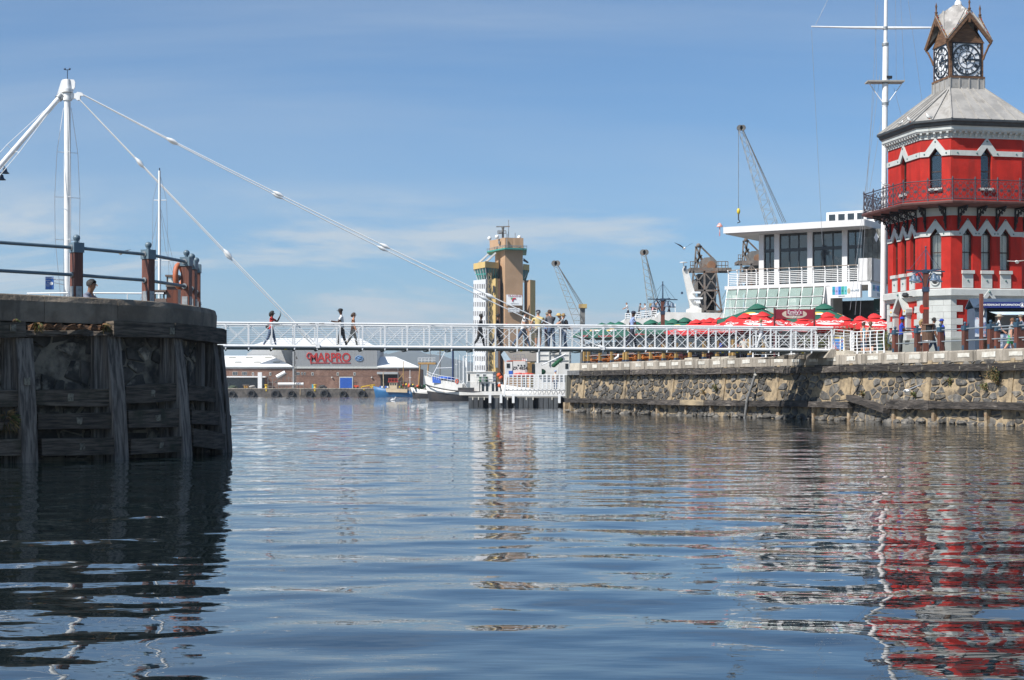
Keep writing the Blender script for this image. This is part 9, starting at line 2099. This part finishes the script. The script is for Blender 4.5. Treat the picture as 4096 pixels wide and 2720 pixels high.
# ------------------------------------------------------------------ gulls and small things
mat_gull = M('gull_white', (.72, .72, .70), (.64, .64, .62), sc=9, rough=.8); mat_gull_dk = M('gull_slate', (.045, .047, .05), (.03, .032, .035), sc=9, rough=.8); mat_gull_gr = M('gull_grey', (.30, .31, .32), (.24, .25, .26), sc=9, rough=.8)
def gull_stand(loc, rz, label, s=1.0):
 t = thing('gull', loc, rz, label, 'gull', 'perched gulls'); B = lambda m, n, mt: m.build(n, mt, t, local=True)
 m = MB(); m.tube([Vector(p) * s for p in ((-.20, 0, .12), (-.10, 0, .14), (0, 0, .17), (.09, 0, .21), (.13, 0, .28), (.15, 0, .33), (.19, 0, .335))], [r_ * s for r_ in (.01, .055, .075, .065, .04, .042, .01)], 8); B(m, 'body', mat_gull)
 for sg in (-1, 1):
  m = MB(); m.slab([Vector(p) * s for p in ((.07, sg * .06, .23), (-.05, sg * .078, .21), (-.26, sg * .03, .12), (-.08, sg * .07, .13))], (0, sg * .012, 0)); B(m, 'wing', mat_gull_gr)
  m = MB(); m.tube([Vector((.0, sg * .03, .12)) * s, Vector((.0, sg * .03, 0)) * s], .008, 4); B(m, 'leg', mat_orange)
 m = MB(); m.tube([Vector((.185, 0, .333)) * s, Vector((.24, 0, .32)) * s], [.012, .004], 5); B(m, 'beak', mat_orange)
def gull_fly(c, rz, label, span=1.2, up=.35, mat=mat_gull_dk, roll=0.0):
 t = thing('flying_gull', c, rz, label, 'gull', 'gulls in flight'); B = lambda m, n, mt: m.build(n, mt, t, local=True); Rr = Matrix.Rotation(roll, 3, 'Y')
 m = MB(); m.tube([Rr @ Vector(p) for p in ((0, .24, 0), (0, .12, .0), (0, -.02, .0), (0, -.14, .01), (0, -.22, .01))], [.012, .06, .075, .05, .012], 8); B(m, 'body', mat_gull)
 for sg in (-1, 1):
  h = span / 2; pts = [(sg * .05, -.10, .03), (sg * h * .45, -.12, up * h * .55), (sg * h, .05, up * h), (sg * h * .5, .08, up * h * .52), (sg * .05, .08, .02)]
  m = MB(); m.slab([Rr @ Vector(p) for p in pts], (0, 0, .012)); B(m, 'wing', mat)
gull_fly(P(2736, 993, 100), .25, 'gull with raised dark wings in the sky left of the rusty cranes', 1.25, .55)
gull_fly(P(3625, 1564, 66), .3, 'gull gliding low in front of the rubble wall', 2.2, .18, mat_gull_gr, -.18)
gull_fly(P(4068, 1048, 70), -.6, 'white gull flying before the right arcade windows of the tower', .9, .15, mat_gull)
gull_fly(P(482, 1012, 60), .1, 'distant gull in the sky above the pier railing', .75, .35, mat_gull_gr)
tw = WM[TOWER.name]
def on_tower(u, w, z, face='F'): f = FACES[face]; return tw @ f.pt(u, z - 3.08, w)
gull_stand(on_tower(.25, 1.15, 11.86, 'L'), 3.0, 'gull standing on the balcony railing at the left side', 1.05)
gull_stand(on_tower(-.2, .35, 15.0, 'FL'), 2.6, 'gull resting on the tower gutter at the corner slope', .95)
gull_stand(on_tower(1.6, .40, 15.0, 'L'), 2.9, 'gull on the tower gutter, second from the mast', .9)
gull_stand(on_tower(.5, .42, 15.0, 'L'), .4, 'gull on the tower gutter nearest the mast', .9)
s = QUAY.hit(2466, -.2); gull_stand(QUAY.at(s, -.2, ztop(s)), 1.0, 'gull standing on the coping among the orange tables', 1.5)
for x, y, lab in ((1152, 1594, 'dark cormorant swimming below the warehouse'), (1572, 1601, 'white gull swimming right of the cormorant')):
 Y = 8768 / (y - HZ); t = thing('swimming_bird', (px(x, Y), Y, 0), 0, lab, 'bird'); mt = mat_gull_dk if x < 1300 else mat_gull
 m = MB(); m.tube([(-.42, 0, .05), (-.2, 0, .10), (.1, 0, .12), (.25, 0, .12), (.34, 0, .34), (.40, 0, .52), (.52, 0, .5)], [.02, .13, .15, .09, .06, .06, .02], 8); m.build('body', mt, t, local=True)
def pot_plant(x, Y, h, label, mat_l, seed):
 rr = random.Random(seed); t = thing('potted_plant', (px(x, Y), Y, ZQ), 0, label, 'plant', 'potted plants at the landing'); B = lambda m, n, mt, **k: m.build(n, mt, t, local=True, **k)
 m = MB(); m.lathe([(.2, 0), (.26, .38), (.28, .42), (.24, .42), (.22, .34), (0, .34)], 12); B(m, 'pot', mat_stub)
 st = MB(); lf = MB()
 for i in range(26):
  d = Vector((rr.uniform(-1, 1), rr.uniform(-1, 1), rr.uniform(.6, 2.2))).normalized(); e = Vector((0, 0, .38)) + d * h * rr.uniform(.5, 1); st.tube([(0, 0, .36), e * .5 + Vector((0, 0, .3)), e], [.012, .008, .004], 4)
  for k in range(16):
   q = Vector((0, 0, .5)).lerp(e, rr.uniform(.3, 1)); v = Vector((rr.uniform(-1, 1), rr.uniform(-1, 1), rr.uniform(-.5, 1))).normalized() * rr.uniform(.06, .13); w = v.cross(Vector((.3, 1, rr.uniform(-1, 1)))).normalized() * .022; lf.add([q, q + v * .5 + w, q + v, q + v * .5 - w], [(0, 1, 2, 3)])
 B(st, 'stem', mat_dry); B(lf, 'foliage', mat_l, kind='stuff')
pot_plant(3345, 82.5, 1.35, 'bushy grey-brown potted shrub behind the end of the footbridge', M('dry_shrub', (.20, .16, .09), (.12, .09, .05), sc=5, rough=.8), 1)
pot_plant(3392, 83, 1.5, 'taller twiggy potted shrub right of the grey-brown one', MATS['dry_shrub'], 2)
pot_plant(3290, 82.5, .8, 'low green potted plant behind the footbridge end panel', mat_leaf, 3)
pot_plant(3232, 83, 1.0, 'green potted plant under the burgundy sign', mat_leaf, 4)
pot_plant(3545, 84, 1.2, 'green potted plant against the tower corner', mat_leaf, 5)
def menu_board():
 Y = 81.5; t = thing('menu_board', (px(3358, Y), Y, ZQ), 0, 'colourful folding menu board behind the landing rail', 'sign'); x0, x1 = px(3325, Y), px(3382, Y)
 m = MB(); m.slab([(x0, Y, ZQ + .1), (x1, Y, ZQ + .1), (x1, Y + .2, ZQ + 1.05), (x0, Y + .2, ZQ + 1.05)], (0, .03, 0)); f = m.build('frame', M('board_yellow', (.60, .45, .12), rough=.5), t)
 m = MB(); m.slab([(x0 + .08, Y + .05, ZQ + .4), (x1 - .08, Y + .05, ZQ + .4), (x1 - .08, Y + .16, ZQ + .98), (x0 + .08, Y + .16, ZQ + .98)], (0, -.02, 0)); m.build('poster', M('poster_blue', (.03, .18, .50), (.45, .08, .06), sc=3, rough=.5, lo=.4, hi=.5), f)
 for x in (x0 + .04, x1 - .04): m = MB(); m.beam((x, Y + .22, ZQ + 1.0), (x, Y + .6, ZQ), .05, .04); m.build('leg', mat_oak, t)
menu_board()
for k, (x, lab) in enumerate(((2760, 'pale round drain lid on the coping left of the plastic chairs'), (2905, 'pale concrete slab lying on the coping in the middle'), (2870, 'second pale slab on the coping near the plastic chairs'))):
 s = QUAY.hit(x, -.1); m = MB(); QUAY.sweep(m, s - .5, s + .5, -.42, 0.0, ztop(s) - .01, ztop(s) + .10, n=4, jit=.015); one('concrete_slab', m, mat_q_cop_new, lab, 'slab', 'slabs on the coping')
def pier_weed(x, y, n, r_, label, seed):
 rr = random.Random(seed); s = PIER.hit(x, .3); c = PIER.at(s, .3, pz(y, PIER.at(s, .3).y)); nn = PIER.nrm(s); t = thing('pier_weed', c, 0, label, 'plant', 'weeds on the dark pier'); lf = MB()
 for i in range(n):
  d = (nn * rr.uniform(.2, 1) + PIER.tan(s) * rr.uniform(-1, 1) + Vector((0, 0, rr.uniform(-1.2, .8)))).normalized(); e = c + d * r_ * rr.uniform(.4, 1) - Vector((0, 0, .08)); w = d.cross(Vector((0, 0, 1))).normalized() * .008
  lf.add([c - w, c + w, c.lerp(e, .6) + w + Vector((0, 0, .04)), e, c.lerp(e, .6) - w + Vector((0, 0, .04))], [(0, 1, 2, 3, 4)], 0 if rr.random() < .65 else 1)
 lf.build('blades', [mat_dry, mat_leaf], t, kind='stuff'); m = MB(); m.ball(c, .05, 7, 0, 5); m.build('root_mat', mat_rotten, t)
pier_weed(22, 1672, 120, .38, 'dry tuft of grass hanging between the planks at the left edge', 1)
pier_weed(62, 1285, 70, .14, 'thin dry grass under the coping at the far left', 2)
pier_weed(420, 1302, 90, .16, 'straw-coloured grass on the rotten beam below the coping', 3)
pier_weed(150, 1300, 70, .16, 'rusty dry grass at the left end of the rotten beam', 4)
